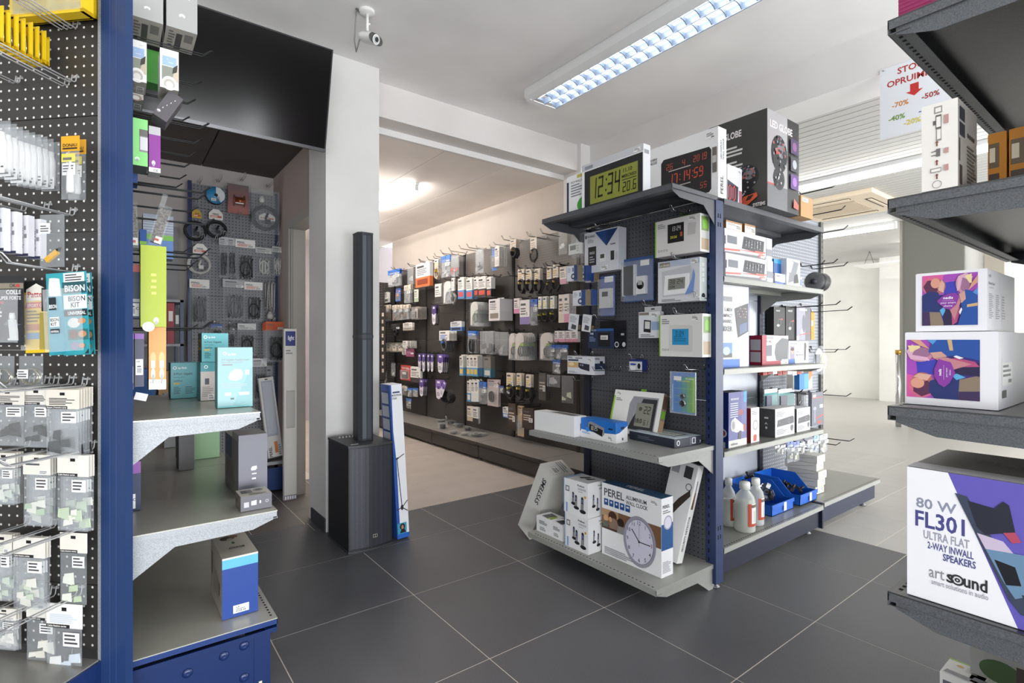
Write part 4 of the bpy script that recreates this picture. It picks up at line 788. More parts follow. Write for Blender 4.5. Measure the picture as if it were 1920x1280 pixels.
ehang('small_box', 'small blue and white box hanging low in the middle of the end display', 'box', 1180, 674, 696, 1204, .05, {'': '24357c', 'r': '1e2f7c'}, [('f', 'rect', 0, 0, 1, .84, 'd9dbe0'), ('f', 'ell', .3, .6, .26, .08, '2f4f9c'), ('f', 'rect', .08, .06, .5, .44, 'f6f6f6'), ('f', 'ell', .76, .46, .12, .24, '1c1c20')])
# three blue and green blister cards
for k in range(3):
    m, w_, h = span(1257, 697, 772, 1302, 'X', 2.52 + .035 * k); o = empty('sensor_package', m, math.radians(-90))
    tag(o, ('front', 'middle', 'rear')[k] + ' of three blue and green blister cards with silver sensor, hooked in a row', 'package', 'blue and green sensor blisters')
    q = MB(); q.box((-w_ / 2, .012, 0), (w_ / 2, .0135, h), {'': mat('4f8fc0', .4), 'f': mat('2f7ac8', .35)}); q.build('card', o)
    pm = MB(); P = Print(pm, (-w_ / 2, .012, 0), (w_, 0, 0), (0, 0, h))
    for i, cc in enumerate(('2f78c4', '3a86b8', '4f9a94', '66a86c', '78b44e')): P.rect(.1 + i * .18, .03, .28 + i * .18, .9, cc)
    for y in (.25, .42, .6): P.rect(.12, y, .98, y + .006, 'a9d06a')
    P.rect(.9, .05, .93, .85, 'c8dc4a'); P.rect(.03, .05, .07, .7, '8ec4ee'); P.text('VELLEMAN', .58, .83, .04, 'dfeecc', True, 'l', .36); P.text('SOLAR CHARGER', .2, .77, .035, 'd8d84a', True, 'l', .6); P.rect(.1, .8, .42, .9, 'f2f2f2'); pm.build('printed_artwork', o)
    MB().box((-w_ / 2 - .004, .0, -.004), (w_ / 2 + .004, .0115, h + .004), FILM).build('clear_dome', o)
    s_ = MB().lathe([(.018, .0), (.021, .003), (.021, .011)], CHROME, (0, .0, h * .24), 18, 'Y').build('sensor', o); MB().lathe([(.014, .0), (.016, .003), (.016, .011)], mat('8f9092', .2, .9), (0, .0, h * .42), 18, 'Y').build('sensor', o)
    MB().box((-.008, -.001, h * .21), (.012, 0, h * .27), mat('3a3a3c', .3)).build('display', s_)
# plug boxes hooked at the left edge of the end display
PLUG = lambda b: [('f', 'para', .06, .55, .4, .9, 4, '9aa3b4'), ('f', 'rect', .66, 0, 1, 1, b), ('f', 'ell', .6, .28, .2, .2, '2f3a5c', 14), ('f', 'ell', .6, .28, .1, .1, 'd8dae2', 10), ('f', 'rect', .5, .6, .72, .86, '7d8aa8')]
for r_, (ts, lab) in enumerate(((((1063, 500, 528, 1083), (1084, 500, 528, 1100), (1097, 502, 530, 1114)), 'upper'), (((1074, 546, 574, 1098), (1096, 544, 573, 1110), (1107, 546, 572, 1117)), 'lower'))):
    for k, (l, t, b, r) in enumerate(ts):
        hang_box('smart_plug_box', f'{ORD[k]} white and navy plug box on the {lab} of two hooks at the left edge', 'box', l, t, b, r, 'X', 2.52 + .052 * k, .05, {'': 'e3e5ea', 't': 'a07c52', 'r': '2c4a86' if k % 2 else '8d7c62'}, PLUG('2c4a86' if r_ or k else '30487a'), 'plug boxes at the left edge')
for k, (l, t, b, r) in enumerate(((1065, 590, 620, 1083), (1090, 591, 622, 1107))):
    hang_box('adapter_box', f'{("left", "right")[k]} of two tilted white and black adapter boxes above the dark blue box', 'box', l, t, b, r, 'X', 2.56, .035, {'': 'dfe1e6', 'r': '25262b'}, [('f', 'para', .1, .5, .85, .9, 5, '9a9ca4'), ('f', 'poly', [(.3, .1), (.8, .08), (.82, .34), (.36, .4)], '4a4b50'), ('r', 'rect', .1, .1, .8, .4, '8a7358')], 'tilted adapter boxes', rot=(0, math.radians(8), math.radians(-90)))
for p, L in (((1082, 436), .2), ((1140, 424), .2), ((1214, 404), .2), ((1112, 712), .2), ((1150, 694), .2), ((1165, 694), .2), ((1216, 694), .2), ((1322, 692), .2), ((1330, 560), .15)):
    q = at(p[0], p[1], 'X', 2.715); hook(RG, q, math.radians(-90), L, CHROME)
# --- aisle shelves
SEA = lambda f='f': [(f, 'poly', [(0, .1), (.4, .18), (.85, .28), (.85, .34), (0, .18)], 'd9604c'), (f, 'poly', [(0, .0), (.85, .0), (.85, .14), (0, .06)], '6c6c72'), (f, 'poly', [(.34, .3), (.8, .24), (.82, .8), (.38, .84)], '2c2d33'), (f, 'rect', .05, .42, .24, .74, '6b6e78'), (f, 'rect', .0, .36, .02, .7, '2c2d33'), (f, 'rect', .62, .22, .8, .32, 'dd6a58'), (f, 'rect', .3, .14, .62, .22, 'c3c5cc'), (f, 'rect', .7, .06, .82, .2, 'd46a58'), (f, 'rect', .74, .05, .83, .14, 'f4f4f4'), (f, 'rect', .86, 0, 1, 1, 'b9bcc4'), (f, 'rect', .86, .2, 1, .5, '84888e')] + [(f, 'ell', .42 + .06 * (i % 6), .42 + .07 * (i // 6), .012, .02, random.Random(i).choice(['e2e2e4', '9ea0a8', 'c0c2c8', '70727a']), 6) for i in range(30)]
m1 = shelf_box('mixer_box', 'lower of two stacked boxes printed with a black audio mixer', 'box', 1360.5, 518, 1449, 474, 1.775, .3, 'Y', 'd8d8de', SEA(), 'audio mixer boxes', push=.0)
h1 = o_size[m1.name][2]
m2 = carton('mixer_box', 'upper of two stacked boxes printed with a black audio mixer', 'box', (m1.location.x - .004, m1.location.y + .004, 1.775 + h1 + .002), 0, o_size[m1.name][0], .3, h1 * 1.04, 'd8d8de', art(SEA()), 'audio mixer boxes'); z2 = 1.775 + h1 * 2.04 + .005
for l, r, t, dsc in ((1362, 1392, 413, 'left'), (1397, 1417, 419, 'right')):
    A_ = at(l, 434, 'Y', m1.location.y + .01); B_ = at(r, 434, 'Y', m1.location.y + .01); T_ = at(l, t, 'Y', m1.location.y + .01)
    carton('cardboard_box', f'{dsc} of two small brown boxes with white labels on the mixer boxes', 'box', ((A_.x + B_.x) / 2, m1.location.y + .012, z2), 0, B_.x - A_.x, .12, max(.05, T_.z - z2), {'': 'a5784a', 'l': '8a6238'}, art([('f', 'rect', .0, .05, .96, .8, 'e7e2d6'), ('f', 'bars', .6, .15, .95, .6, 'e7e2d6'), ('f', 'para', .08, .5, .8, .74, 2)]), 'small brown label boxes')
shelf_box('blue_box', 'blue carton with light blue lid edge standing behind the speaker print box', 'box', 1451, 525, 1474, 476, 1.775, .1, 'Y', {'': '1a5596', 'l': '1f6aa8'}, [('f', 'rect', 0, .84, 1, 1, '2f92c8')], push=.14)
shelf_box('blister_package', 'crumpled clear and white package beside the blue carton on second shelf', 'package', 1475, 525, 1500, 474, 1.775, .06, 'Y', 'dadcdf', [('f', 'poly', [(.1, .1), (.6, .2), (.9, .9), (.3, .95)], '7a7d84'), ('f', 'poly', [(.5, .1), (.9, .15), (.8, .5), (.55, .4)], '26272b'), ('f', 'poly', [(.05, .5), (.3, .5), (.5, .9), (.2, .95)], 'f6f6f6')], push=.15)
shelf_box('speaker_box', 'flat white box with small black speaker pictures on second aisle shelf', 'box', 1453, 533, 1503.5, 512, 1.775, .16, 'Y', {'': 'e6e7ea', 'l': 'c3c6cc', 't': '4a5a86'}, [('f', 'poly', [(.0, .04), (.4, .12), (.36, .22), (.0, .3)], '3f62b8'), ('f', 'poly', [(.38, .5), (.54, .3), (.6, .7), (.46, .9)], '2f3034'), ('f', 'rect', .64, .5, .84, .74, '3a3b40'), ('f', 'rect', .64, .16, .84, .4, '3a3b40'), ('f', 'rect', .88, .2, 1, .8, '6e82b4'), ('f', 'text', 'SPEAKERS', .04, .72, .12, '55565c', True, 'l', .2)])
o = empty('tape_spool', (4.0, 1.72, 1.775)); tag(o, 'clear plastic drum of black cable at the end of second aisle shelf', 'spool')
q = at(1533, 523, 'Y', 1.75)
o.location = (q.x, 1.75, 1.775); MB().lathe([(.07, -.06), (.07, .06)], BLACK, (0, .0, .075), 20, 'X').build('cable', o); MB().lathe([(.074, .06), (.074, .064)], CLEAR, (.0, 0, .075), 22, 'X').lathe([(.074, -.066), (.074, -.062)], CLEAR, (0, 0, .075), 22, 'X').build('clear_flange', o); MB().lathe([(.02, -.08), (.02, .075)], mat('2a2d3a', .4), (0, 0, .075), 14, 'X').build('core', o)
# third shelf
A_ = at(1406, 687, 'Z', 1.241)
carton('mixer_box', 'tall white box with large black mixer and red lettering behind the navy upright', 'box', (A_.x - .2, A_.y + .005, 1.241), 0, .4, .085, .5, {'': 'e9e9ea', 'r': '1f55a8'}, art([('f', 'rect', .985, 0, 1, 1, '1f4f9c'), ('f', 'rect', .0, .0, .72, .1, '2f6fd0'), ('f', 'rect', 0, .12, .5, .3, '5f8ad0'), ('f', 'rect', 0, .12, .5, .17, '4a4a44'), ('f', 'ell', .34, .2, .1, .05, 'b9cfee'), ('f', 'poly', [(.66, .36), (.97, .44), (.97, .8), (.56, .72)], '34363e'), ('f', 'poly', [(.72, .4), (.93, .45), (.93, .56), (.71, .52)], '55648c'), ('f', 'text', '5 MX4', .5, .68, .045, '6b6b6e', True, 'r'), ('f', 'text', 'COMPACT', .5, .61, .04, '6b6b6e', True, 'r'), ('f', 'text', '4 CHANNEL', .5, .54, .04, '6b6b6e', True, 'r'), ('f', 'text', 'MIXER', .5, .44, .06, '6b6b6e', True, 'r'), ('f', 'rect', .25, .8, .5, .86, '8a8b8e')] + [('f', 'ell', .66 + .04 * i, .62 + .035 * j, .01, .01, ('c4706a', 'a9aab0', 'd8d8da')[(i + j) % 3], 6) for i in range(7) for j in range(4)]))
shelf_box('speaker_box', 'red and white box with round black net print on third aisle shelf', 'box', 1429, 685, 1478, 629, 1.241, .1, 'Y', {'': 'e6e3e0', 'l': '9c2436', 't': '8a2233'}, [('f', 'rect', 0, 0, .16, 1, 'a62a3c'), ('f', 'rect', 0, 0, .7, .13, 'a62a3c'), ('f', 'poly', [(.14, .3), (.36, .3), (.36, .68), (.14, .66)], '63646c'), ('f', 'poly', [(.52, .14), (.98, .1), (1, .88), (.74, .92), (.5, .7), (.46, .4)], '5e5f63'), ('f', 'text', 'LED DISCO', .12, .76, .07, '77706c', True, 'l', .4), ('f', 'rect', .16, .88, .42, .97, '9a9a9c'), ('f', 'price', .74, .03, .22, .14), ('l', 'rect', .2, .1, .9, .44, 'c9c6c4'), ('l', 'rect', .2, .5, .9, .86, 'c9c6c4')])
shelf_box('microphone_box', 'white microphone box with portrait photo next to the red and white box', 'box', 1479, 682, 1516, 640, 1.241, .08, 'Y', 'e4e5e8', [('f', 'rect', .0, 0, .3, .2, '2f64b8'), ('f', 'rect', .06, .2, .28, .78, '8f8496'), ('f', 'ell', .17, .56, .07, .13, 'c9a088'), ('f', 'ell', .17, .64, .08, .08, '3c2620'), ('f', 'text', 'SINGLE', .36, .5, .06, '8a8b90', True, 'l', .3), ('f', 'text', 'MICROPHONE', .36, .34, .08, '7a7b80', True, 'l', .36), ('f', 'poly', [(.76, .12), (.84, .12), (.88, .8), (.86, .94), (.76, .92)], '43444a'), ('f', 'rect', .06, .84, .4, .94, '9a9a9c')])
# fourth shelf
shelf_box('megaphone_box', 'large blue box printed with a white megaphone on fourth aisle shelf', 'box', 1366, 841, 1400, 737, .766, .1, 'Y', {'': '6d6fa4', 'l': '16307c', 't': '3d4458'}, [('f', 'rect', 0, 0, 1, .13, 'd9d8d2'), ('f', 'rect', .82, .8, 1, 1, '3f93d0'), ('f', 'rect', 0, .4, .7, 1, '565a96'), ('f', 'ell', .66, .62, .14, .06, 'a2545c'), ('f', 'poly', [(.2, .3), (.2, .5), (.34, .54), (.8, .38), (.84, .26), (.4, .26)], 'e2dedb'), ('f', 'ell', .24, .4, .13, .115, 'cbc9c8'), ('f', 'ell', .25, .4, .075, .07, '9d9c9c'), ('f', 'poly', [(.5, .14), (.66, .12), (.7, .28), (.56, .28)], '4a4a4c'), ('f', 'poly', [(.8, .28), (.92, .27), (.92, .39), (.8, .38)], 'b25a4a'), ('f', 'text', 'velleman', .12, .04, .045, '8f8f8d', True, 'l', .5), ('f', 'text', 'MEGAPHONE', .12, .86, .035, 'f0f0f2', True, 'l', .42)] + [('f', 'rect', .08, .55 + .04 * i, .5, .565 + .04 * i, 'd9dbe6') for i in range(7)] + [('l', 'ell', .5, .26, .4, .09, 'e6e6ea'), ('l', 'ell', .5, .26, .3, .065, '8a2a34'), ('l', 'rect', .0, .0, .8, .1, 'd9d8d2')])
shelf_box('bell_box', 'narrow red and white box with round white device beside the megaphone box', 'box', 1408, 831, 1423.5, 766, .766, .07, 'Y', {'': 'ece8e4', 'l': '93261f'}, [('f', 'ell', .54, .5, .34, .16, 'b0aeae'), ('f', 'ell', .54, .5, .22, .1, 'dcd8d6'), ('f', 'poly', [(.28, .04), (.66, .04), (.7, .2), (.5, .24), (.28, .2)], 'bf5a4c'), ('f', 'para', .1, .8, .8, .92, 3)])
CB = [('f', 'poly', [(.08, .36), (.12, .6), (.9, .68), (.97, .62), (.97, .42), (.92, .4)], '55565a'), ('f', 'ring', .7, .52, .014, .003, '8c8d90'), ('f', 'ell', .22, .5, .03, .03, '77787c', 8), ('f', 'poly', [(.78, .2), (.94, .22), (.94, .32), (.86, .36), (.78, .32)], '6a6b6e'), ('f', 'poly', [(.78, .2), (.94, .22), (.86, .1)], '6a6b6e'), ('f', 'price', .8, .84, .14, .1), ('f', 'para', .06, .72, .5, .9, 4), ('f', 'para', .06, .08, .6, .28, 4), ('l', 'rect', .4, .64, .62, .7, 'e4e4e4'), ('l', 'poly', [(.5, .52), (.4, .42), (.5, .46), (.6, .42)], 'e4e4e4'), ('l', 'rect', .46, .28, .56, .36, 'e4e4e4')]
shelf_box('camera_box', 'larger white and dark grey box of bar-shaped device, left of a pair', 'box', 1453.5, 821, 1489.5, 768, .766, .12, 'Y', {'': 'dedddb', 'l': '4d4d50'}, CB, 'white and grey bar device boxes')
shelf_box('camera_box', 'smaller white and dark grey box of bar-shaped device, right of a pair', 'box', 1494, 811, 1519, 767, .766, .12, 'Y', {'': 'dedddb', 'l': '4d4d50'}, CB, 'white and grey bar device boxes')
shelf_box('microphone_box', 'flat grey microphone pack at the right end of fourth aisle shelf', 'box', 1522, 800, 1543, 737, .766, .025, 'Y', '6e7078', [('f', 'rect', 0, 0, 1, 1, '6c6e78'), ('f', 'text', 'JB27', .1, .86, .08, 'f0e6e8', True, 'l', .8), ('f', 'rect', .04, .83, .94, .85, 'c04a4a'), ('f', 'rect', .7, .52, .98, .62, 'f2f2f2'), ('f', 'ell', .26, .52, .14, .06, '9ca0ac'), ('f', 'poly', [(.18, .1), (.34, .1), (.32, .48), (.2, .48)], '8a8e9c'), ('f', 'line', .36, .22, 1, .3, .008, 'c8483c'), ('f', 'poly', [(.5, .06), (.56, .14), (.82, .12), (.76, .05)], 'd0463a')], push=.0)
# base: bottles, bins, boxes
def bottle(label, px, py, tpy, wpx, fill, z=.215):
    b = at(px, py, 'Z', z); h = at(px, tpy, 'Y', b.y).z - z; r = wpx / FPX * depth(b) / 2; o = empty('canister_bottle', b); tag(o, label, 'bottle', 'clear liquid bottles')
    pl_ = mat('eef0ea', .25, kind='clear', a=.3); b_ = MB().lathe([(r * .9, 0), (r, .01), (r, h * .62), (r * .86, h * .72), (r * .42, h * .83), (r * .4, h * .86)], pl_, n=24); b_.build('bottle_body', o)
    MB().lathe([(r * .9, .004), (r * .94, .012), (r * .94, h * fill)], mat('cfd3c4' if fill > .5 else 'c9d0d6', .2, kind='clear', a=.5), n=22).build('liquid', o)
    MB().lathe([(r * .52, h * .86), (r * .52, h * .97), (r * .47, h)], mat('f2f1ec', .4), n=20).build('cap', o)
    lb = MB(); n = 10
    def arc(a0, a1, z0, z1, m, rr):
        vs = []
        for i in range(n + 1):
            a = math.radians(a0 + (a1 - a0) * i / n); vs += [(rr * math.cos(a), rr * math.sin(a), z0), (rr * math.cos(a), rr * math.sin(a), z1)]
        lb.add(vs, [(2 * i, 2 * i + 2, 2 * i + 3, 2 * i + 1) for i in range(n)], m, True)
    arc(-135, -30, h * .14, h * .6, mat('b4462f', .45), r + .0006); arc(-112, -30, h * .2, h * .6, mat('eeece8', .45), r + .001); arc(-100, -72, h * .22, h * .46, mat('c9c7c2', .5), r + .0014); arc(-112, -60, h * .52, h * .58, mat('6b5a52', .5), r + .0014)
    for i in range(5): arc(-66, -40, h * (.26 + .05 * i), h * (.275 + .05 * i), mat('a5a29c', .5), r + .0014)
    lb.build('printed_label', o); return o
bottle('rear left of three bottles of clear liquid with red labels', 1366, 984, 896, 25, .55); bottle('frontmost of three bottles of clear liquid with red labels', 1396.5, 994, 903, 37, .6); bottle('rear right of three liquid bottles, the one standing beside the blue bin', 1417, 982, 896, 29, .3)
def bin_(label, px, py, w_, d, h, rz=0):
    b = at(px, py, 'Z', .215); o = empty('storage_bin', b, rz); tag(o, label, 'bin', 'blue parts bins'); m = mat('1f5fc0', .35); t = .004
    q = MB(); q.box((0, 0, 0), (w_, d, t), m); q.box((0, d - t, 0), (w_, d, h), m); q.box((0, 0, 0), (w_, t, h * .42), m)
    for x in (0, w_ - t): q.prism([(x, 0, 0), (x, d, 0), (x, d, h), (x, d * .45, h), (x, d * .18, h * .42), (x, 0, h * .42)], (t, 0, 0), m)
    q.box((-.004, -.006, h * .3), (w_ + .004, 0, h * .45), m); q.build('bin_body', o)
    MB().box((w_ * .5, -.009, h * .08), (w_ * .62, -.006, h * .42), mat('dfe3ea', .4)).build('label_clip', o); return o
bA = bin_('left blue parts bin heaped with metal brackets on base shelf', 1447, 969, .31, .34, .17); bB = bin_('right blue parts bin with black clamps beside the white stack', 1500, 952, .27, .34, .17)
bB.location.z = .2285
zinc = mat('b9bcc0', .25, .85); rr = random.Random(3); i = 0
for (o_, n_, w_) in ((bA, 13, .31), (bB, 7, .27)):
    for k in range(n_):
        p = o_.location + Vector((rr.uniform(.05, w_ - .06), rr.uniform(.07, .28), .05 + rr.uniform(0, .05) + (.08 if o_ is bA and k > 7 else 0)))
        q = MB(); a = rr.uniform(.025, .04)
        if (k % 3) < 2 and o_ is bA: q.box((-a, -a * .5, 0), (a, a * .5, .004), zinc).box((-a, -a * .5, 0), (-a + .004, a * .5, a * 1.2), zinc).box((a * .2, -a * .5, 0), (a * .2 + .004, a * .5, a), zinc)
        else: q.box((-a, -.012, 0), (a, .012, .018), BLACK).tube([(0, 0, .0), (0, 0, .05)], .009, BLACK, 6)
        w2 = q.build('pipe_bracket' if o_ is bA else 'clamp', None, loc=p, rot=(rr.uniform(-.8, .8), rr.uniform(-.8, .8), rr.uniform(0, 6)))
        tag(w2, ('zinc or black pipe bracket heaped in the left blue bin' if o_ is bA else 'black clamp lying in the right blue bin'), 'bracket', 'brackets in the left bin' if o_ is bA else 'clamps in the right bin')
for k, p in enumerate(((3.36, 1.98, .215), (3.46, 2.03, .215), (3.6, 2.05, .215), (3.75, 2.06, .215))):
    q = MB(); q.tube([(0, 0, 0), (0, 0, .14)], .011, BLACK, 6).tube([(-.035, 0, .14), (.035, 0, .14)], .01, BLACK, 6).box((-.04, -.01, 0), (.04, .01, .03), zinc)
    tag(q.build('clamp', None, loc=p, rot=(.1, 0, .4 * k)), ('black handled clamp standing behind the bottles', 'black handled clamp left of the heaped blue bin', 'black handled clamp behind the heaped brackets', 'black handled clamp behind the right bin')[k], 'clamp')
A_ = at(1541, 930, 'Z', .227); B_ = at(1553, 924, 'Z', .227); hh = .058
for k in range(5):
    carton('white_box', ('lowest', 'second lowest', 'middle', 'second highest', 'topmost')[k] + ' of five flat white boxes stacked on the end base shelf', 'box', (4.335 + .004 * (k % 2), 1.775 - .01 * (k % 3), .227 + k * (hh + .002)), math.radians((-2, 1, -1, 3, 0)[k]), .14, .23, hh, 'c6c3ba', art([('f', 'price', .55, .2, .4, .6, k), ('l', 'line', .1, .2, .9, .7, .003, '8f8d88')]), 'flat white boxes', flap=False)
# goods on the pegboard beyond the shelves
def yhang(name, label, cat, l, t, b, r, d, col, spec, group=None, c=None): return hang_box(name, label, cat, l, t, b, r, 'Y', (2.115 - d) if c is None else c, d, col, spec, group)
HS = [('f', 'text', 'HEADSET', .2, .84, .05, 'd9d9da', True, 'l', .7), ('f', 'ring', .5, .46, .03, .01, '4a4a4e'), ('f', 'poly', [(.45, .56), (.8, .54), (.74, .6)], 'b0453c'), ('f', 'ell', .38, .34, .13, .045, 'b9b9bc')]
yhang('headset_box', 'left of two slim black headset boxes hanging beyond the aisle shelves', 'box', 1451, 575, 628, 1472, .06, '19191b', HS, 'slim black headset boxes'); yhang('headset_box', 'right of two slim black headset boxes hanging beyond the aisle shelves', 'box', 1473.5, 574, 637, 1493, .06, '19191b', HS, 'slim black headset boxes')
yhang('headset_box', 'grey headset box hanging right of the black pair', 'box', 1493.5, 574, 638, 1520, .07, '6d6d74', [('f', 'rect', 0, 0, .6, 1, '9a99a4'), ('f', 'text', 'DANCE ONE', .2, .88, .06, 'e8e8ec', True, 'l', .76), ('f', 'ell', .5, .5, .12, .26, '6a6b78'), ('f', 'ell', .36, .24, .09, .09, 'c9cad6'), ('f', 'line', .2, .16, .95, .22, .006, 'c84c48'), ('f', 'rect', .0, .0, .16, .12, 'e9e9ea')])
yhang('orange_box', 'thin orange card at the edge of the pegboard', 'package', 1521, 585, 637, 1527.5, .02, 'd0901f', [('f', 'rect', .0, .5, .5, .7, 'f0e6d0')])
for k in range(8):
    x = 1431 + k * 9.2
    yhang('red_package', f'{ORD[k]} from the left of small red and white packs under the third aisle shelf', 'package', x, 694, 702 if k % 3 else 704, x + 8, .03, ('b23a30' if k not in (2, 5, 6) else 'ecebea'), [('f', 'rect', .2, .3, .7, .7, '6b2a26' if k not in (2, 5, 6) else 'c9c9cc')], 'small red and white packs', c=1.9)
yhang('yellow_box', 'cream and amber box hanging under the third aisle shelf', 'box', 1487, 702, 730, 1502, .05, 'd9d6cc', [('f', 'rect', .3, 0, .8, 1, 'cf8f22')], c=1.96)
yhang('blue_box', 'bright blue box hanging under the third aisle shelf', 'box', 1499, 702, 731, 1516, .06, {'': '2a7cc8', 'l': '1f68ae'}, [('f', 'rect', .5, 0, 1, 1, '4a98dc')], c=1.92)
yhang('orange_box', 'orange and white box beside the bright blue one', 'box', 1516, 694, 729, 1523, .04, 'e8e2da', [('f', 'poly', [(0, .4), (1, .7), (1, 1), (0, 1)], 'e07a34')], c=1.97)
for k in range(2):
    m, w_, h = span((1438, 1464)[k], 738, 770, (1462, 1494)[k], 'Y', 1.95); o = empty('screwdriver_package', m); tag(o, f'{("left", "right")[k]} of two clear packs of teal and purple tips above the bar device boxes', 'package', 'teal and purple packs')
    MB().box((-w_ / 2, .02, 0), (w_ / 2, .022, h), mat('4fa0a0', .4)).build('card', o); MB().box((-w_ / 2, 0, 0), (w_ / 2, .019, h * .9), CLEAR).build('clear_dome', o); MB().box((-w_ * .45, .006, h * .02), (-w_ * .05, .018, h * .85), mat('3f3a5c', .4)).build('product', o); MB().box((-w_ / 2, .018, h), (w_ / 2, .02, h + .03), mat('eeeeee', .4)).build('header_card', o)
m, w_, h = span(1496, 737, 762, 1512, 'Y', 1.95); o = empty('headphone_package', m); tag(o, 'black package with silver clips beside the teal packs', 'package'); MB().box((-w_ / 2, .0, -.06), (w_ / 2, .02, h), BLACK).build('card', o); MB().box((-w_ * .1, -.02, -.0), (w_ * .5, -.001, h * .8), BAG).build('clear_bag', o); MB().tube([(-w_ * .3, -.006, .0), (-w_ * .4, -.006, .03), (-w_ * .3, -.006, .05)], .003, CHROME, 5).build('clip', o)
m, w_, h = span(1527, 648, 703, 1552, 'Y', 1.88); o = empty('lamp_package', m); tag(o, 'rounded clear blister hanging at the far pegboard edge', 'package')
pts = [(w_ / 2 * math.cos(t) * (1 if math.sin(t) < 0 else .8), h * .5 + h * .5 * math.sin(t)) for t in [2 * math.pi * i / 20 for i in range(20)]]
MB().prism([(x, .0, z) for x, z in pts], (0, .04, 0), CLEAR).build('clear_shell', o); MB().prism([(x * .8, .015, z * .8 + h * .1) for x, z in pts], (0, .01, 0), mat('e3e4ea', .4)).build('card', o); MB().box((-w_ * .3, .005, h * .3), (0, .014, h * .7), mat('3a3b44', .3)).build('product', o); MB().lathe([(w_ * .2, 0), (w_ * .2, .004)], mat('d8c7a8', .5), (w_ * .3, .008, h * .52), 14, 'Y').build('seal', o)
# bags of small plugs hooked under the fourth shelf
for k, (l, t, b, r, a, b2_) in enumerate(((1453, 836, 852, 1462, 'e6e8ea', '4a4f48'), (1464, 835, 852, 1473, 'e6e8ea', '3f4440'), (1476, 828, 868, 1487, '7f8fc8', '7a7358'), (1488, 829, 866, 1499, '8494cc', '857c5c'), (1500, 830, 851, 1509, 'e6e8ea', '6a6a66'), (1514, 826, 857, 1524, 'dfe6f2', '6f6b60'), (1526, 818, 850, 1536, '9cc4ee', '5a78a8'), (1537, 816, 850, 1551, 'dfe8f4', 'b9b09a'))):
    m, w_, h = span(l, t, b, r, 'Y', 1.86)
    hang_pack('plug_bag', f'{ORD[k]} from the left of small clear bags of plugs under the fourth aisle shelf', 'bag', m, 0, pack('bag', w_, h, .02, a, b2_, 'c9c4b4', k), 'small bags of plugs')
for p, L in (((1498, 365), .3), ((1520, 404), .28), ((1520, 440), .3), ((1500, 500), .3), ((1465, 578), .32), ((1500, 575), .32), ((1500, 500), .2), ((1520, 505), .3), ((1518, 585), .34), ((1519, 655), .32), ((1516, 660), .24), ((1445, 733), .25), ((1460, 735), .3), ((1478, 733), .3), ((1516, 738), .34), ((1450, 834), .2), ((1480, 826), .2), ((1505, 826), .3), ((1522, 818), .34), ((1470, 834), .24)):
    q = at(p[0], p[1], 'Y', 2.13)
    if q.x > 4.12: hook(RG, q, 0, L, WIREB)
# ---------------------------------------------------------------- goods on the near right shelves
def women(f, rot):
    """flat print of two dancers"""
    T = (lambda x, y: (x, y)) if not rot else (lambda x, y: (1 - y, x))
    S = lambda pts, c: (f, 'poly', [T(*p) if not rot else (1 - p[1], p[0]) for p in pts], c)
    if rot: S = lambda pts, c: (f, 'poly', [(.0 + (1 - p[1]) * .80 + .02, .1 + p[0] * .8) for p in pts], c)
    else: S = lambda pts, c: (f, 'poly', [(.1 + p[0] * .78, .1 + p[1] * .86) for p in pts], c)
    E_ = lambda x, y, rx, ry, n=14: [(x + rx * math.cos(2 * math.pi * i / n), y + ry * math.sin(2 * math.pi * i / n)) for i in range(n)]
    st = [S([(0, 0), (1, 0), (1, 1), (0, 1)], '3a2a7c'), S([(0, .6), (1, .6), (1, 1), (0, 1)], 'a24ab4'), S([(0, .8), (.1, .62), (.36, .8), (.4, 1), (0, 1)], 'd85aa0'), S([(.4, .5), (.66, .5), (.64, .86), (.42, .84)], '3b3fae'),
          S(E_(.2, .78, .2, .19), 'd46a86'), S(E_(.29, .77, .15, .15), 'b06a5c'), S([(.02, .78), (.1, .62), (.22, .6), (.3, .7), (.2, .9), (.1, .9)], '5a2a4c'), S(E_(.25, .84, .09, .1), 'd99a84'), S([(.3, .7), (.4, .64), (.42, .82), (.36, .9), (.32, .8)], 'd8a898'),
          S([(.0, .28), (.0, .6), (.12, .68), (.3, .66), (.36, .5), (.34, .26)], '22306c'), S([(0, 0), (0, .28), (.34, .26), (.42, 0)], '8a7866'), S([(0, 0), (0, .28), (.14, .27), (.16, 0)], '3c2a54'), S([(.33, .3), (.4, .36), (.44, .3), (.38, .18)], '5aa8d8'), S([(.38, .4), (.5, .42), (.52, .34), (.42, .32)], 'd85a86'),
          S([(.4, .0), (.44, .34), (.58, .36), (.62, 0)], '241c44'), S([(.56, .0), (.54, .36), (.66, .46), (.7, .3), (.64, .06)], 'b04a78'), S([(.5, .34), (.62, .5), (.74, .7), (.78, .66), (.68, .36), (.6, .1)], 'c08088'),
          S(E_(.74, .8, .12, .18), 'c58a9c'), S(E_(.78, .78, .09, .14), '9a6a8c'), S([(.64, .66), (.66, .94), (.8, 1), (.92, .92), (.88, .84), (.74, .92), (.7, .7)], 'd8a8c0'), S([(.78, .94), (.9, .98), (.9, .8), (.86, .8)], 'e6d49a'), S([(.84, .66), (1, .8), (1, .94), (.9, .8)], 'd39a82'),
          S([(.68, .6), (.8, .68), (.92, .64), (1, .6), (1, 0), (.66, 0), (.74, .3)], '1f4e9c'), S([(.68, .6), (.78, .66), (.8, .5), (.72, .42)], 'c99a8c'), S([(.82, .34), (1, .36), (1, .42), (.82, .39)], 'c9a878'), S([(.92, .62), (1, .7), (1, .56)], '4f94d0'), S([(.7, .2), (.74, .3), (.72, .34), (.68, .26)], 'e8e8f0')]
    return st
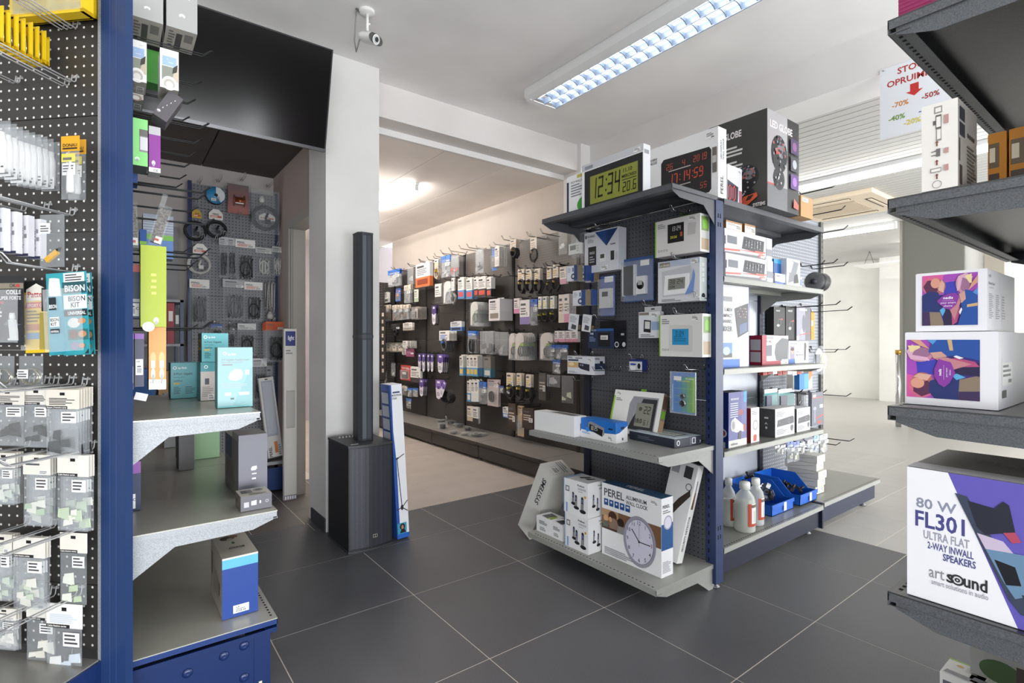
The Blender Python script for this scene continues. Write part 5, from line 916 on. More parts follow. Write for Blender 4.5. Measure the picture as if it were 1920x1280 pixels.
def leaf(f, x, y, w_, h, rot):
    if not rot:
        q = [(x - w_, y + h * .1), (x - w_ * .85, y - h * .2), (x - w_ * .3, y - h * .8), (x + w_ * .2, y - h), (x + w_ * .7, y - h * .4), (x + w_, y + h * .6), (x + w_ * .6, y + h), (x, y + h * .95), (x - w_ * .6, y + h * .6)]
        return [(f, 'poly', q, '86379c'), (f, 'text', 'nedis', x, y + h * .3, .045, 'f4f0f6', True, 'c'), (f, 'rect', x - w_ * .5, y + h * .08, x + w_ * .5, y + h * .12, 'c9a8d4'), (f, 'text', 'your smart', x, y - h * .25, .032, 'f4f0f6', False, 'c'), (f, 'text', 'choice', x, y - h * .62, .032, 'f4f0f6', False, 'c')]
    q = [(x - w_ * .9, y + h * .2), (x - w_ * .5, y + h * .9), (x, y + h * .8), (x + w_ * .6, y + h * .7), (x + w_, y), (x + w_ * .5, y - h * .7), (x, y - h), (x - w_ * .5, y - h * .8), (x - w_ * .9, y - h * .3)]
    return [(f, 'poly', q, '86379c'), (f, 'text', 'nedis', x - w_ * .25, y, .032, 'f4f0f6', True, 'c', None, 90), (f, 'rect', x - w_ * .05, y - h * .5, x - w_ * .01, y + h * .5, 'c9a8d4'), (f, 'text', 'your smart', x + w_ * .3, y, .02, 'f4f0f6', False, 'c', None, 90), (f, 'text', 'choice', x + w_ * .6, y, .02, 'f4f0f6', False, 'c', None, 90)]
SIDE = [('r', 'para', .05, .2, .2, .62, 14, '8a8a96'), ('r', 'para', .28, .2, .42, .62, 12, '8a8a96', 3), ('r', 'para', .5, .2, .62, .62, 9, '8a8a96', 4), ('r', 'text', 'Bluetooth Speaker', .04, .76, .04, '5a5a6c', True, 'l', .4), ('r', 'text', 'For your type of Sound', .04, .7, .025, '7a7a88', False, 'l', .4), ('r', 'text', 'nedis', .04, .88, .05, '7a7a88', True)]
n1 = shelf_box('speaker_box', 'lower white carton with sideways print of two dancers on near right shelf', 'box', 1697, 757, 1872, 625, 1.239, .36, 'X', 'ecebf0', women('f', True) + leaf('f', .45, .46, .12, .2, True) + [('r', 'price', .1, .3, .3, .3), ('r', 'rect', .1, .14, .22, .24, '2a2a2c')], 'white cartons printed with dancers')
h1 = o_size[n1.name][2]
m, w_, h = span(1717, 515, 622, 1851, 'X', n1.location.x + .012)
carton('speaker_box', 'upper white carton with upright print of two dancers on near right shelf', 'box', (m.x, m.y, 1.239 + h1 + .003), math.radians(-90), w_, .3, h, 'ecebf0', art(women('f', False) + leaf('f', .48, .5, .16, .14, False) + SIDE), 'white cartons printed with dancers')
A_ = at(1700, 1113, 'Z', .774)
def drv(pts, c): return ('f', 'poly', [(x, y) for x, y in pts], c)
fl_ = carton('speaker_box', 'large white and violet in-wall speaker carton on the lower near right shelf', 'box', (A_.x + .0, A_.y - .246, .774), math.radians(-90), .49, .34, .315, {'': '6459b4', 't': '6d6a66', 'l': 'e4e4ec'}, art([
    ('f', 'rect', 0, 0, 1, 1, '6258b2'), ('f', 'poly', [(0, 0), (.408, 0), (.163, 1), (0, 1)], 'eeeef2'),
    ('f', 'text', '80 W', .196, .70, .075, '8d90a4', True, 'r'), ('f', 'text', 'FL301', .226, .555, .12, '4a4a86', True, 'r', .192), ('f', 'text', 'ULTRA FLAT', .243, .47, .062, '9a9cac', True, 'r', .175), ('f', 'text', '2-WAY INWALL', .258, .40, .052, '55578c', True, 'r', .174), ('f', 'text', 'SPEAKERS', .266, .335, .052, '4a4c86', True, 'r', .122),
    ('f', 'text', 'art', .09, .185, .09, '8d8d92', False, 'l', .06), ('f', 'text', 's', .158, .185, .09, '2d2d30', True), ('f', 'text', 'und', .222, .185, .09, '2d2d30', True, 'l', .085), ('f', 'ring', .199, .217, .0125, .004, '2d2d30'), ('f', 'ring', .199, .217, .005, .003, '2d2d30'), ('f', 'text', 'smart solutions in audio', .1, .135, .04, '9a9ca4', False, 'l', .21),
    drv([(.19, .86), (.235, .85), (.48, .12), (.42, .1), (.38, .18)], '3a4256'), drv([(.235, .82), (.33, .8), (.36, .86), (.38, .84), (.4, .66), (.3, .6), (.27, .64)], '232634'), drv([(.36, .64), (.4, .66), (.42, .6), (.39, .58)], 'b04a62'), drv([(.27, .6), (.36, .58), (.4, .5), (.33, .46), (.3, .5)], 'c9b9d0'), drv([(.3, .5), (.46, .52), (.5, .46), (.52, .3), (.46, .26), (.4, .2), (.36, .3)], '6a8aa8'), drv([(.33, .44), (.4, .42), (.42, .3), (.37, .28)], '14161e'), drv([(.42, .24), (.56, .28), (.58, .2), (.44, .18)], '2a3042'), drv([(.46, .5), (.51, .46), (.55, .34), (.54, .28), (.5, .3), (.48, .42)], '8fa4bc'),
    ('t', 'rect', 0, 0, 1, .2, 'c9c8cc'), ('t', 'text', 'FL301', .2, .5, .14, '3d3b38', True), ('t', 'para', .4, .4, .9, .7, 4, '4a4845')]))
wbx = shelf_box('router_box', 'white box with line drawings of network devices on upper near right shelf', 'box', 1728, 362, 1796, 203, 1.757, .17, 'X', {'': 'e6e2dc', 'r': '8f8a84'}, [('f', 'rect', .36, .88, .58, .96, '8d8a86'), ('f', 'rect', .39, .895, .55, .945, 'e6e2dc'), ('f', 'rect', .4, .7, .56, .86, '5c5a58'), ('f', 'rect', .42, .72, .54, .84, 'e6e2dc'), ('f', 'rect', .33, .75, .4, .8, '5c5a58'), ('f', 'rect', .42, .56, .56, .7, '8d8a86'), ('f', 'rect', .44, .58, .54, .69, 'e6e2dc'), ('f', 'rect', .42, .38, .53, .47, '6a6866'), ('f', 'line', .28, .44, .42, .45, .002, '5c5a58'), ('f', 'line', .28, .4, .42, .4, .002, '5c5a58'), ('f', 'rect', .26, .2, .56, .25, '8d8a86'), ('f', 'rect', .28, .21, .54, .24, 'e6e2dc'), ('f', 'ring', .44, .06, .009, .001, '6a6866')] + [('f', 'poly', [(.42, y), (.46, y), (.46, y + .04), (.49, y + .04), (.44, y + .065), (.39, y + .04), (.42, y + .04)], '7a3a34') for y in (.5, .28, .12)] + [('f', 'rect', .64, y, .76, y + h_, 'b9908a') for y, h_ in ((.74, .1), (.4, .06), (.2, .07))] + [('r', 'rect', .08, .78, .34, .93, '25272c'), ('r', 'rect', .08, .6, .34, .75, '2a2c31'), ('r', 'rect', .06, .3, .1, .56, '2a2c31'), ('r', 'rect', .08, .04, .2, .26, '34302e')] + [('r', 'ell', .5 + .1 * i, .66, .035, .03, '3a3836', 10) for i in range(4)] + [('r', 'para', .45, .1, .95, .55, 10, '5d5854')], flap=False)
OB = [('f', 'rect', .06, .52, .62, .86, '6b5a44'), ('f', 'rect', .1, .6, .4, .8, 'd9cdb4'), ('f', 'rect', .06, .12, .62, .44, '4a3c34'), ('f', 'rect', .14, .2, .5, .32, 'a8988a')]
q = at(1856, 320, 'X', 1.86)
for k, (l, r) in enumerate(((1850, 1886), (1890, 1940))):
    m, w_, h = span(l, 270, 340, r, 'X', 1.84); m.z = 1.757
    carton('orange_box', ('narrow orange box with room photos behind the white network box', 'wide orange box with room photos at the right edge of upper shelf')[k], 'box', (m.x + .01, m.y, 1.757), math.radians(-90), w_ * .98, .2, .19, 'c47f1e', art(OB), 'orange photo boxes')
c = at(1669, 22, 'X', 1.57)
carton('magenta_box', 'magenta carton with white rounded letter on the top near right shelf', 'box', (1.575, .21, 2.205), math.radians(-90), .5, .3, .24, '8e2456', art([('f', 'text', 'G', .1, .06, .5, 'f2eef0', True), ('f', 'rect', .4, .1, .9, .2, 'f2eef0')] + [('f', 'rect', 0, .04 * i, 1, .04 * i + .012, '9c2c62') for i in range(24)]))
# below: the base shelf
EB = [('t', 'rect', 0, .93, 1, 1, '9cc83a'), ('t', 'poly', [(.06, .1), (.7, .06), (.72, .26), (.1, .3)], '8f8f94'), ('t', 'para', .5, .5, .9, .8, 4, 'c9cac6'), ('t', 'ell', .34, .7, .1, .05, 'd9a83a'), ('f', 'rect', .08, .0, .9, .9, '6a6a7c'), ('f', 'poly', [(.3, .0), (.9, .0), (.9, .8)], 'b9b8c4')]
for k in range(2):
    A_ = at((1760, 1812)[k], (1258, 1275)[k], 'Z', .40); carton('bulb_box', ('left', 'right')[k] + ' of two white boxes with green edges on the floor shelf at right', 'box', (A_.x, A_.y - .05, .201), math.radians(-90), .095, .11, .199, 'e9e8e4', art(EB), 'white boxes with green edge', flap=False)
carton('planter_box', 'large dark and white printed carton behind the two green edged boxes', 'box', (2.06, .25, .201), math.radians(-90), .34, .2, .33, 'a9a9a6', art([('f', 'ell', .2, .7, .14, .1, '47603c'), ('f', 'ell', .85, .4, .1, .08, '5a7a48'), ('f', 'rect', .3, .55, .42, .8, '4a3c38'), ('f', 'rect', .56, .0, .72, .8, '161618'), ('f', 'rect', .0, .3, .3, .34, 'c9c9c8')]))
# ---------------------------------------------------------------- goods on the left gondola
def lhang(name, label, cat, l, t, b, r, y, d, col, spec, group=None, **k): return hang_box(name, label, cat, l, t, b, r, 'Y', y, d, col, spec, group, **k)
PH2 = lambda f, x, y, s, c='f2f2f2': [(f, 'ell', x, y, s, s * .35, c, 12), (f, 'ell', x, y - s * .25, s * .6, s * .25, 'a9a9a9', 8)]
GB = [('f', 'rect', 0, 0, 1, 1, 'a9a9a8'), ('f', 'para', .15, .5, .85, .95, 7, 'd9d9d8')] + PH2('f', .5, .22, .1) + [('k', 'rect', .35, .1, .55, .8, '5a5856'), ('k', 'rect', .62, .5, .9, .85, '8a8782'), ('k', 'ell', .2, .2, .08, .06, '3c4a6a', 8), ('k', 'para', .1, .3, .32, .9, 5, '7a7874')]
lhang('lamp_box', 'left of two pale grey boxes hanging at the top of left shelving', 'box', 245, -70, 28, 306, 2.42, .2, {'': 'a8a8a7', 'k': 'c4beb4'}, GB, 'pale grey boxes at the top', flap=False)
lhang('lamp_box', 'right of two pale grey boxes hanging at the top of left shelving', 'box', 312, -70, 48, 370, 2.44, .19, {'': 'acacab', 'k': 'c4beb4'}, GB, 'pale grey boxes at the top', flap=False)
SB = [('f', 'text', 'artsound', .82, .9, .04, '8a8580', True, 'l', .6, 180), ('f', 'rect', .12, .58, .88, .82, '9fb9dc'), ('f', 'text', 'HD', .4, .76, .05, 'e6eef8', True, 'c', None, 180), ('f', 'text', 'SPEAKER', .7, .68, .05, 'e6eef8', True, 'l', .5, 180), ('f', 'rect', .1, .2, .95, .56, '8c8f84'), ('f', 'poly', [(.6, .2), (.98, .2), (.98, .6), (.8, .52)], 'c9bba6'), ('f', 'poly', [(.65, .4), (.9, .46), (.95, .66), (.7, .56)], '3d4038'), ('f', 'ell', .5, .14, .4, .18, 'e6e4e0', 20), ('f', 'ell', .5, .12, .3, .13, 'b9b4ac', 20), ('f', 'ell', .5, .11, .2, .08, 'dedbd6', 16), ('f', 'rect', 0, 0, 1, .05, 'e9e7e3'), ('k', 'bars', .5, .1, .9, .6), ('k', 'para', .1, .2, .45, .9, 5, '8a867e')]
lhang('speaker_box', 'left of two slim white ceiling speaker boxes tilted on upper hooks', 'box', 239, 71, 148, 275, 2.36, .12, {'': 'e9e8e6', 'k': 'b9b4aa'}, SB, 'slim white ceiling speaker boxes', flap=False)
lhang('speaker_box', 'right of two slim white ceiling speaker boxes tilted on upper hooks', 'box', 300, 89, 163, 335, 2.38, .12, {'': 'e9e8e6', 'k': 'b9b4aa'}, SB, 'slim white ceiling speaker boxes', flap=False)
lhang('speaker_box', 'grey box with round speaker edge below the left slim speaker box', 'box', 240, 172, 182, 269, 2.46, .13, {'': 'c9c4bc', 'k': 'a9a59c'}, [('f', 'ell', .5, .2, .4, .6, 'a08a80', 16), ('f', 'ell', .5, .2, .25, .4, 'd9d5d0', 14), ('k', 'bars', .4, .1, .9, .6)], flap=False)
o = lhang('adapter_box', 'small dark grey box hanging askew beside the right slim speaker box', 'box', 284, 160, 218, 314, 2.4, .1, {'': '5b575c', 'k': '7a777a'}, PH2('f', .2, .2, .12, 'e6e6e6') + [('f', 'ell', .3 + .12 * i, .36 + .14 * i, .03, .03, 'd9d9d9', 6) for i in range(4)], flap=False)
o.rotation_euler = (0, math.radians(28), 0)
lhang('cable_box', 'green hanging box behind the two slim speaker boxes', 'box', 262, 88, 150, 300, 2.75, .08, {'': '4f9a44', 'l': '3a3338'}, [('f', 'rect', 0, .7, .35, 1, '4a3f55')], flap=False)
lhang('lightbulb_box', 'bright mint green box with window hanging on left shelving', 'box', 237, 218, 307, 277, 2.34, .12, {'': '8fdc86', 'k': '5d625a'}, [('f', 'rect', .6, .3, 1, .78, '8a8a8a'), ('f', 'rect', .64, .34, 1, .62, 'd4d4d8'), ('f', 'rect', .6, .64, 1, .78, '6f6a66')] + PH2('f', .5, .14, .12, 'd6f4d2'), flap=False)
lhang('adapter_box', 'purple and white box hanging right of the mint green box', 'box', 279, 236, 322, 301, 2.36, .08, {'': '8b3a94', 'k': 'b9b5b0'}, [('f', 'rect', 0, .82, 1, 1, 'b9b5bb'), ('f', 'rect', 0, 0, 1, .1, 'e6e4e2'), ('f', 'text', 'CE', .4, .02, .05, '55535a', True)] + PH2('f', .4, .2, .16, 'e8dcea'), flap=False)
lhang('adapter_box', 'small dark blue box under the mint green box', 'box', 240, 324, 343, 258, 2.5, .08, '2a4a8c', PH2('f', .4, .6, .1), flap=False)
o = lhang('cable_box', 'tall lime yellow box hanging low on left shelving', 'box', 263.5, 459, 613, 312, 2.3, .1, {'': 'a0b02a', 'k': '9aa832'}, [('f', 'rect', .42 - .02 * (i % 2), .4 + .075 * i, .6, .43 + .075 * i, 'd9e66a') for i in range(4)] + PH2('f', .6, .08, .11, 'eef4c4') + [('f', 'ell', .3, .0, .24, .06, 'eef0dc', 16)], flap=False)
lhang('cable_box', 'navy box with coral stripe hanging left of the lime yellow box', 'box', 237, 495, 597, 262, 2.36, .1, '3d4766', [('f', 'rect', 0, .86, 1, 1, 'd06a64'), ('f', 'rect', 0, .3, 1, .36, 'c9c9cc'), ('f', 'rect', .35, .04, .95, .28, 'f0efec'), ('f', 'bars', .4, .06, .66, .26), ('f', 'text', 'CE', .7, .16, .05, '3a3a40', True)], flap=False)
for k, (l, r, b) in enumerate(((237, 251, 732), (252.5, 270, 726))):
    lhang('cable_box', ('left', 'right')[k] + ' of two slim navy boxes with violet tops hanging over the shelf', 'box', l, 626, b, r, 2.35, .1, '3f4059', [('f', 'rect', 0, .9, 1, 1, '8f5ab4'), ('f', 'rect', .1, .12 + .1 * k, .9, .42 + .1 * k, 'f0efec'), ('f', 'bars', .2, .14 + .1 * k, .8, .32 + .1 * k), ('f', 'text', 'CE', .2, .36 + .1 * k, .03, '3a3a40', True)], 'slim navy boxes', flap=False)
    lhang('cable_box', ('left', 'right')[k] + ' of two slim orange boxes with white ends hanging over the shelf', 'box', (279, 295)[k], 613, 731, (295, 311.5)[k], 2.36, .1, 'e39a4f', [('f', 'rect', 0, 0, 1, .16, 'eeeae4'), ('f', 'text', 'CE', .15, .1, .03, '55555a', True), ('f', 'ell', .5, .5, .34, .1, 'f0b87c', 14), ('f', 'rect', .25, .34, .75, .46, 'f4e6d4')] + PH2('f', .5, .25, .26, 'f6e6d2'), 'slim orange boxes', flap=False)
m, w_, h = span(250, 733, 756, 274, 'Y', 2.36); tag(MB().box((-w_ / 2, 0, 0), (w_ / 2, .001, h * .6), mat('dfe1e6', .5)).build('price_tag', None, loc=(m.x, m.y, m.z + .01), rot=(0, math.radians(16), 0)), 'white paper tag dangling below the slim navy boxes', 'tag')
lhang('networking_box', 'silver and blue box with green stripe on deeper hooks of left shelving', 'box', 268, 400, 482, 325, 3.0, .1, '8f96a6', [('f', 'rect', 0, 0, 1, .42, '5f86c4'), ('f', 'rect', 0, .42, 1, .54, '7ab84a')] + [('f', 'rect', .0, .6 + .06 * i, 1, .62 + .06 * i, 'b9c0cc') for i in range(6)], flap=False)
lhang('router_box', 'blue box on deeper hooks behind the clear brush packs', 'box', 262, 430, 470, 275, 2.8, .1, '2456a4', [('f', 'rect', 0, .3, 1, .45, '8ac43c')], flap=False)
for k, (x, t, b, wd, tilt) in enumerate(((251, 350, 468, 20, 2), (288, 352, 462, 26, -14))):
    m, w_, h = span(x - wd / 2, t, b, x + wd / 2, 'Y', 2.33 + .03 * k); o = empty('brush_package', m); o.rotation_euler = (0, math.radians(-tilt), 0)
    tag(o, ('upright', 'tilted')[k] + ' clear tube pack with dark bristly content above the lime yellow box', 'package', 'clear tube packs')
    MB().box((-w_ / 2, 0, 0), (w_ / 2, .05, h * .76), CLEAR).box((-w_ / 2, .046, h * .76), (-w_ * .1, .05, h), CLEAR).build('clear_shell', o); MB().box((-w_ * .36, .008, h * .1), (w_ * .36, .044, h * .7), mat('4a4540', .6, kind='sparkle', to='77706a', scale=160)).build('product', o)
    MB().box((-w_ * .1, -.001, h * .08), (w_ * .42, .0, h * .2), mat('c9c9c6', .4)).box((-w_ * .1, -.0015, h * .12), (w_ * .2, -.0005, h * .16), mat('b04a3c', .4)).build('label', o)
for z, ys in ((2.56, (2.46, 2.77, 3.0, 3.25)), (2.29, (2.54, 2.75, 2.96, 3.15, 3.4, 3.6)), (2.01, (2.5, 2.9, 2.62)), (1.755, (2.5, 2.62, 2.9, 3.1)), (1.45, (2.42, 2.5, 2.9)), (1.86, (2.4, 3.2))):
    for y in ys: hook(LGR, (.03, y, z), math.radians(90), .29, WIREB)
# shelf tops
TPL = 'f4f8f8'
def tpart(n): return [('f', 'rect', 0, 0, 1, 1, '5fb4bc'), ('f', 'ring', .14, .86, .008, .003, TPL), ('f', 'text', 'tp-link', .24, .83, .06, TPL, True, 'l', .34), ('f', 'text', f'{n}-Port Gigabit', .1, .66, .065, '1d4a52', True, 'l', .66), ('f', 'text', 'Desktop Switch', .1, .58, .035, '2a5a62', False, 'l', .4), ('f', 'text', 'LiteWave', .1, .47, .05, '1d4a52', True, 'l', .3), ('f', 'rect', .1, .39, .3, .44, 'e0b83a'), ('f', 'para', .1, .12, .36, .34, 5, '2f6a72'), ('f', 'para', .5, .12, .86, .34, 5, '2f6a72'), ('l', 'rect', .1, .4, .9, .78, 'c9a23a'), ('l', 'rect', .3, .5, .7, .7, '4a4a34')]
shelf_box('switch_box', 'teal network switch box standing alone at the left on the upper shelf', 'box', 320, 748, 374, 681, 1.122, .13, 'Y', {'': '5fb4bc', 'l': '3f7078', 't': '8fd0d0'}, tpart(8), 'teal network switch boxes', flap=False)
lo = shelf_box('router_box', 'grey sided box standing under the raised teal switch box', 'box', 376, 752, 426, 680, 1.122, .13, 'Y', {'': 'c9c2bd', 'l': '5f9aa0'}, [('f', 'rect', 0, .76, 1, 1, '4fa0a8'), ('f', 'ring', .2, .88, .008, .003, TPL), ('f', 'rect', .16, .42, .32, .58, '4a4f58'), ('f', 'para', .06, .1, .5, .38, 6, '9a948e'), ('f', 'bars', .28, .02, .5, .16)], flap=False)
hz = o_size[lo.name][2]
carton('switch_box', 'teal network switch box raised on another box behind the pale teal box', 'box', (lo.location.x + .005, lo.location.y + .004, 1.124 + hz), 0, o_size[lo.name][0], .13, .135, {'': '5fb4bc', 'l': '4a6a58', 't': '8fd0d0'}, art(tpart(6)), 'teal network switch boxes', flap=False)
shelf_box('switch_box', 'large pale teal and white box with white plug adapter on upper shelf front', 'box', 408, 766, 473.5, 652, 1.122, .075, 'Y', {'': 'a9cdd0', 'l': '7fb4b8', 't': '9fcfd2', 'r': '7fb4b8'}, [('f', 'rect', 0, 0, 1, 1, '86b4b9'), ('f', 'poly', [(0, .0), (.4, 0), (1, .7), (1, 1), (0, 1)], '93bcc0'), ('f', 'rect', 0, .0, 1, .03, '6fb8bc'), ('f', 'ring', .2, .9, .007, .003, 'ffffff'), ('f', 'text', 'tp-link', .28, .87, .035, 'f6fbfb', True, 'l', .3), ('f', 'text', 'AV Gigabit Passthrough', .1, .78, .032, '9a8f96', False, 'l', .8), ('f', 'text', 'Powerline Starter Kit', .1, .74, .028, 'a9a0a6', False, 'l', .6), ('f', 'rect', .12, .7, .42, .72, '8f8a90'), ('f', 'poly', [(.3, .5), (.34, .58), (.5, .64), (.66, .63), (.72, .56), (.68, .48), (.52, .44), (.34, .46)], 'f6f6f4'), ('f', 'ell', .54, .58, .07, .03, 'dcdcda', 12), ('f', 'rect', .78, .54, .9, .62, 'eeeeea'), ('f', 'para', .1, .32, .9, .42, 4, 'a9bcc0'), ('f', 'rect', .36, .13, .46, .16, '5a6468'), ('f', 'rect', .2, .2, .38, .25, 'e8eef0'), ('f', 'rect', .6, .2, .9, .25, 'e8eef0')], flap=False)
shelf_box('cable_box', 'tall navy box with violet band at the left end of middle shelf', 'box', 236, 960, 264, 868, .719, .09, 'Y', {'': '26305c', 't': '39323c'}, [('f', 'rect', 0, .76, 1, 1, '9450ac'), ('f', 'rect', .12, .04, .64, .34, 'f0efec'), ('f', 'bars', .16, .06, .42, .32), ('f', 'text', 'CE', .46, .2, .05, '3a3a40', True)], flap=False)
A_ = at(446, 936, 'Z', .719)
cbx = carton('camera_box', 'grey camera box with notched lid standing on the middle shelf', 'box', (A_.x + .06, A_.y, .719), 0, .115, .34, .245, {'': '8d8d95', 'l': '6f6c6a', 't': '9a9793'}, art([('f', 'rect', 0, 0, 1, 1, '70707a'), ('f', 'poly', [(.42, .5), (.46, .54), (.62, .55), (.64, .5), (.58, .47), (.44, .47)], 'dcdce0'), ('f', 'rect', .46, .4, .62, .42, 'dcdce0'), ('f', 'rect', .46, .31, .6, .34, 'dcdce0'), ('l', 'rect', .05, .6, .5, .98, '3a4160'), ('l', 'para', .1, .2, .8, .55, 8, '4a4846'), ('t', 'rect', .5, .05, .8, .2, '4c4c50'), ('t', 'ell', .6, .4, .1, .05, 'c9c9c9', 10)]))
MB().box((-.057, .0, .245), (.057, .15, .272), {'': mat('8d8a88', .45), 'f': mat('70707a', .45)}).build('lid', cbx)
sb = shelf_box('camera_box', 'small white and grey box with device print on the front edge of middle shelf', 'box', 451.4, 961, 509.6, 933, .719, .115, 'Y', {'': '626068', 't': 'c4beb2', 'l': '6a645e'}, [('f', 'rect', .1, .25, .26, .6, 'b9b9be'), ('f', 'poly', [(.33, .34), (.5, .34), (.5, .66), (.33, .62)], 'e9e9ec'), ('f', 'ell', .62, .5, .03, .12, 'dcdce0', 8), ('f', 'ring', .84, .5, .006, .002, 'b9b9be'), ('t', 'rect', .1, .4, .46, .82, '6a6a6a'), ('t', 'rect', .1, .4, .3, .82, '4a4a4c'), ('t', 'ell', .68, .7, .18, .18, '8a8a84', 16), ('t', 'ell', .68, .7, .11, .11, '55554f', 14), ('t', 'para', .3, .06, .9, .34, 4, '8f8a7e'), ('l', 'ell', .3, .5, .12, .2, '2c2a28', 8)], flap=False)
for nm, lab, x0, x1, y0, z1, h, col, sp in (('camera_box', 'dark box standing deep on the middle shelf behind the grey camera box', .275, .345, 3.25, .719, .36, '4a484a', []), ('cable_box', 'pale green box standing deep on the middle shelf', .36, .50, 3.5, .719, .42, {'': '8fb48a', 'l': '6f9a5c'}, []), ('lamp_box', 'white and orange photo box deep on the middle shelf', .26, .40, 4.0, .719, .34, 'cfd0d2', [('f', 'poly', [(0, .7), (.4, .9), (1, .6), (1, 1), (0, 1)], 'c96a4a'), ('f', 'poly', [(.2, .3), (.5, .75), (.9, .3)], '9a9a9c'), ('f', 'rect', .3, .32, .9, .5, '3a3a3c')]), ('cable_box', 'white box at the back corner of middle shelf', .14, .22, 4.1, .719, .3, 'd2d3d6', [('f', 'rect', .3, .0, .5, 1, '8a8b90')])):
    carton(nm, lab, 'box', ((x0 + x1) / 2, y0, z1), 0, x1 - x0, .14, h, col, art(sp), flap=False)
o = MB().lathe([(.028, 0), (.03, .01), (.03, .33), (.02, .34)], mat('c9cacc', .2, .6), n=16).build('silver_tube', None, loc=(.32, 3.62, .719)); tag(o, 'shiny silver tube standing deep on the middle shelf', 'tube'); MB().lathe([(.031, .1), (.031, .22)], mat('8a8a8c', .3), n=16).build('label', o)
A_ = at(416.5, 1164, 'Z', .284); B_ = at(484.5, 1146, 'Z', .284)
carton('camera_box', 'large blue and white action camera box on the lowest left shelf', 'box', ((A_.x + B_.x) / 2, A_.y, .284), 0, B_.x - A_.x, .3, .245, {'': '22418c', 'l': 'a9a198', 't': 'cfc9bc'}, art([('f', 'rect', 0, 0, 1, 1, '21428e'), ('f', 'rect', 0, .82, 1, 1, '62b4e0'), ('f', 'rect', 0, .97, 1, 1, 'd9d6cc'), ('f', 'rect', .3, .06, .74, .19, 'f2f1ee'), ('f', 'bars', .34, .065, .7, .14), ('f', 'text', 'CE', .38, .145, .03, '3a3a40', True), ('t', 'ell', .4, .78, .22, .09, '4f463c', 14), ('t', 'ell', .6, .82, .14, .06, '8a6a55', 12), ('t', 'ell', .46, .72, .1, .05, 'b9b2a4', 10), ('t', 'ell', .5, .55, .05, .05, '3f7a68', 10), ('t', 'text', 'ACTION CAM', .3, .3, .08, '4a5a5a', True, 'l', .45), ('l', 'rect', .08, .4, .2, .8, '5a544c'), ('l', 'para', .3, .2, .9, .6, 7, '8a8278'), ('l', 'rect', .74, .3, .8, .5, '4a463f')]), flap=False)
# ---------------------------------------------------------------- diagonal wall on the far left
NV = Vector((s2, s2, 0)); D0 = 2.207 * s2 * 2 * s2
def dat(px, py, v):
    """point seen at a pixel on the plane v metres in front of the diagonal panel"""
    d = ray(px, py); o = Vector((0, 0, EYE)); n = Vector((s2, s2, 0)); k = 2.207 * s2 - (v - .02)
    return o + d * ((k - o.dot(n)) / d.dot(n))
def dspan(l, t, b, r, v):
    A = dat(l, b, v); B = dat(r, b, v); T = dat(l, t, v); m = (A + B) / 2; m.z = A.z; return m, (B - A).length, T.z - A.z
RD = math.radians(-45)
def dcarton(name, label, cat, l, t, b, r, v, d, col, sp, group=None, rot=0):
    m, w_, h = dspan(l, t, b, r, v); return carton(name, label, cat, m, RD, w_, d, h, col, art(sp), group, rot=(0, math.radians(rot), RD), flap=False)
def dpack(name, label, l, t, b, r, v, kind, a='eeeae2', b2='2a2a2c', c='8a8c90', d=.012, group=None, seed=1, txt=None, rot=0):
    m, w_, h = dspan(l, t, b, r, v); o = hang_pack(name, label, 'package', m, RD, pack(kind, w_, h, d, a, b2, c, seed, txt), group); o.rotation_euler = (0, math.radians(rot), RD)
    return o
# parts organisers
for k in range(2):
    m, w_, h = dspan(18 + 8 * k, -30, 34 + 3 * k, 156 + 7 * k, .09 - .045 * k); o = empty('parts_organiser', m, RD); tag(o, ('front', 'rear')[k] + ' of two yellow framed clear parts organisers at the top left', 'box', 'yellow parts organisers')
    YL = mat('e2bf1e', .4); q = MB(); q.box((-w_ / 2, .0, 0), (w_ / 2, .04, .012), YL).box((-w_ / 2, .0, h - .012), (w_ / 2, .04, h), YL).box((-w_ / 2, 0, 0), (-w_ / 2 + .01, .04, h), YL).box((w_ / 2 - .012, 0, 0), (w_ / 2, .04, h), YL).box((-w_ / 2, .036, 0), (w_ / 2, .04, h), YL); q.build('frame', o)
    MB().box((-w_ / 2 + .008, -.002, .008), (w_ / 2 - .008, .002, h), mat('e8dca8', .2, kind='clear', a=.3)).build('clear_lid', o)
    for i in range(1, 4): MB().box((-w_ / 2 + w_ * i / 4, .004, .01), (-w_ / 2 + w_ * i / 4 + .002, .036, h), mat('e6dfb4', .3)).build('divider', o)
    for i in range(4): MB().box((-w_ / 2 + w_ * i / 4 + .01, .006, .012), (-w_ / 2 + w_ * (i + 1) / 4 - .006, .034, .034), mat('77797c', .3, .7, kind='sparkle', to='c9ccd0', scale=240)).build('screws', o)['kind'] = 'stuff'
    pm = MB(); P = Print(pm, (-w_ / 2, -.0025, 0), (w_, 0, 0), (0, 0, h)); P.rect(.06, .48, .78, 1, 'b4302c'); P.rect(.08, .5, .32, 1, 'ecebe8'); P.para(.1, .54, .3, .9, 3); pm.build('label', o)
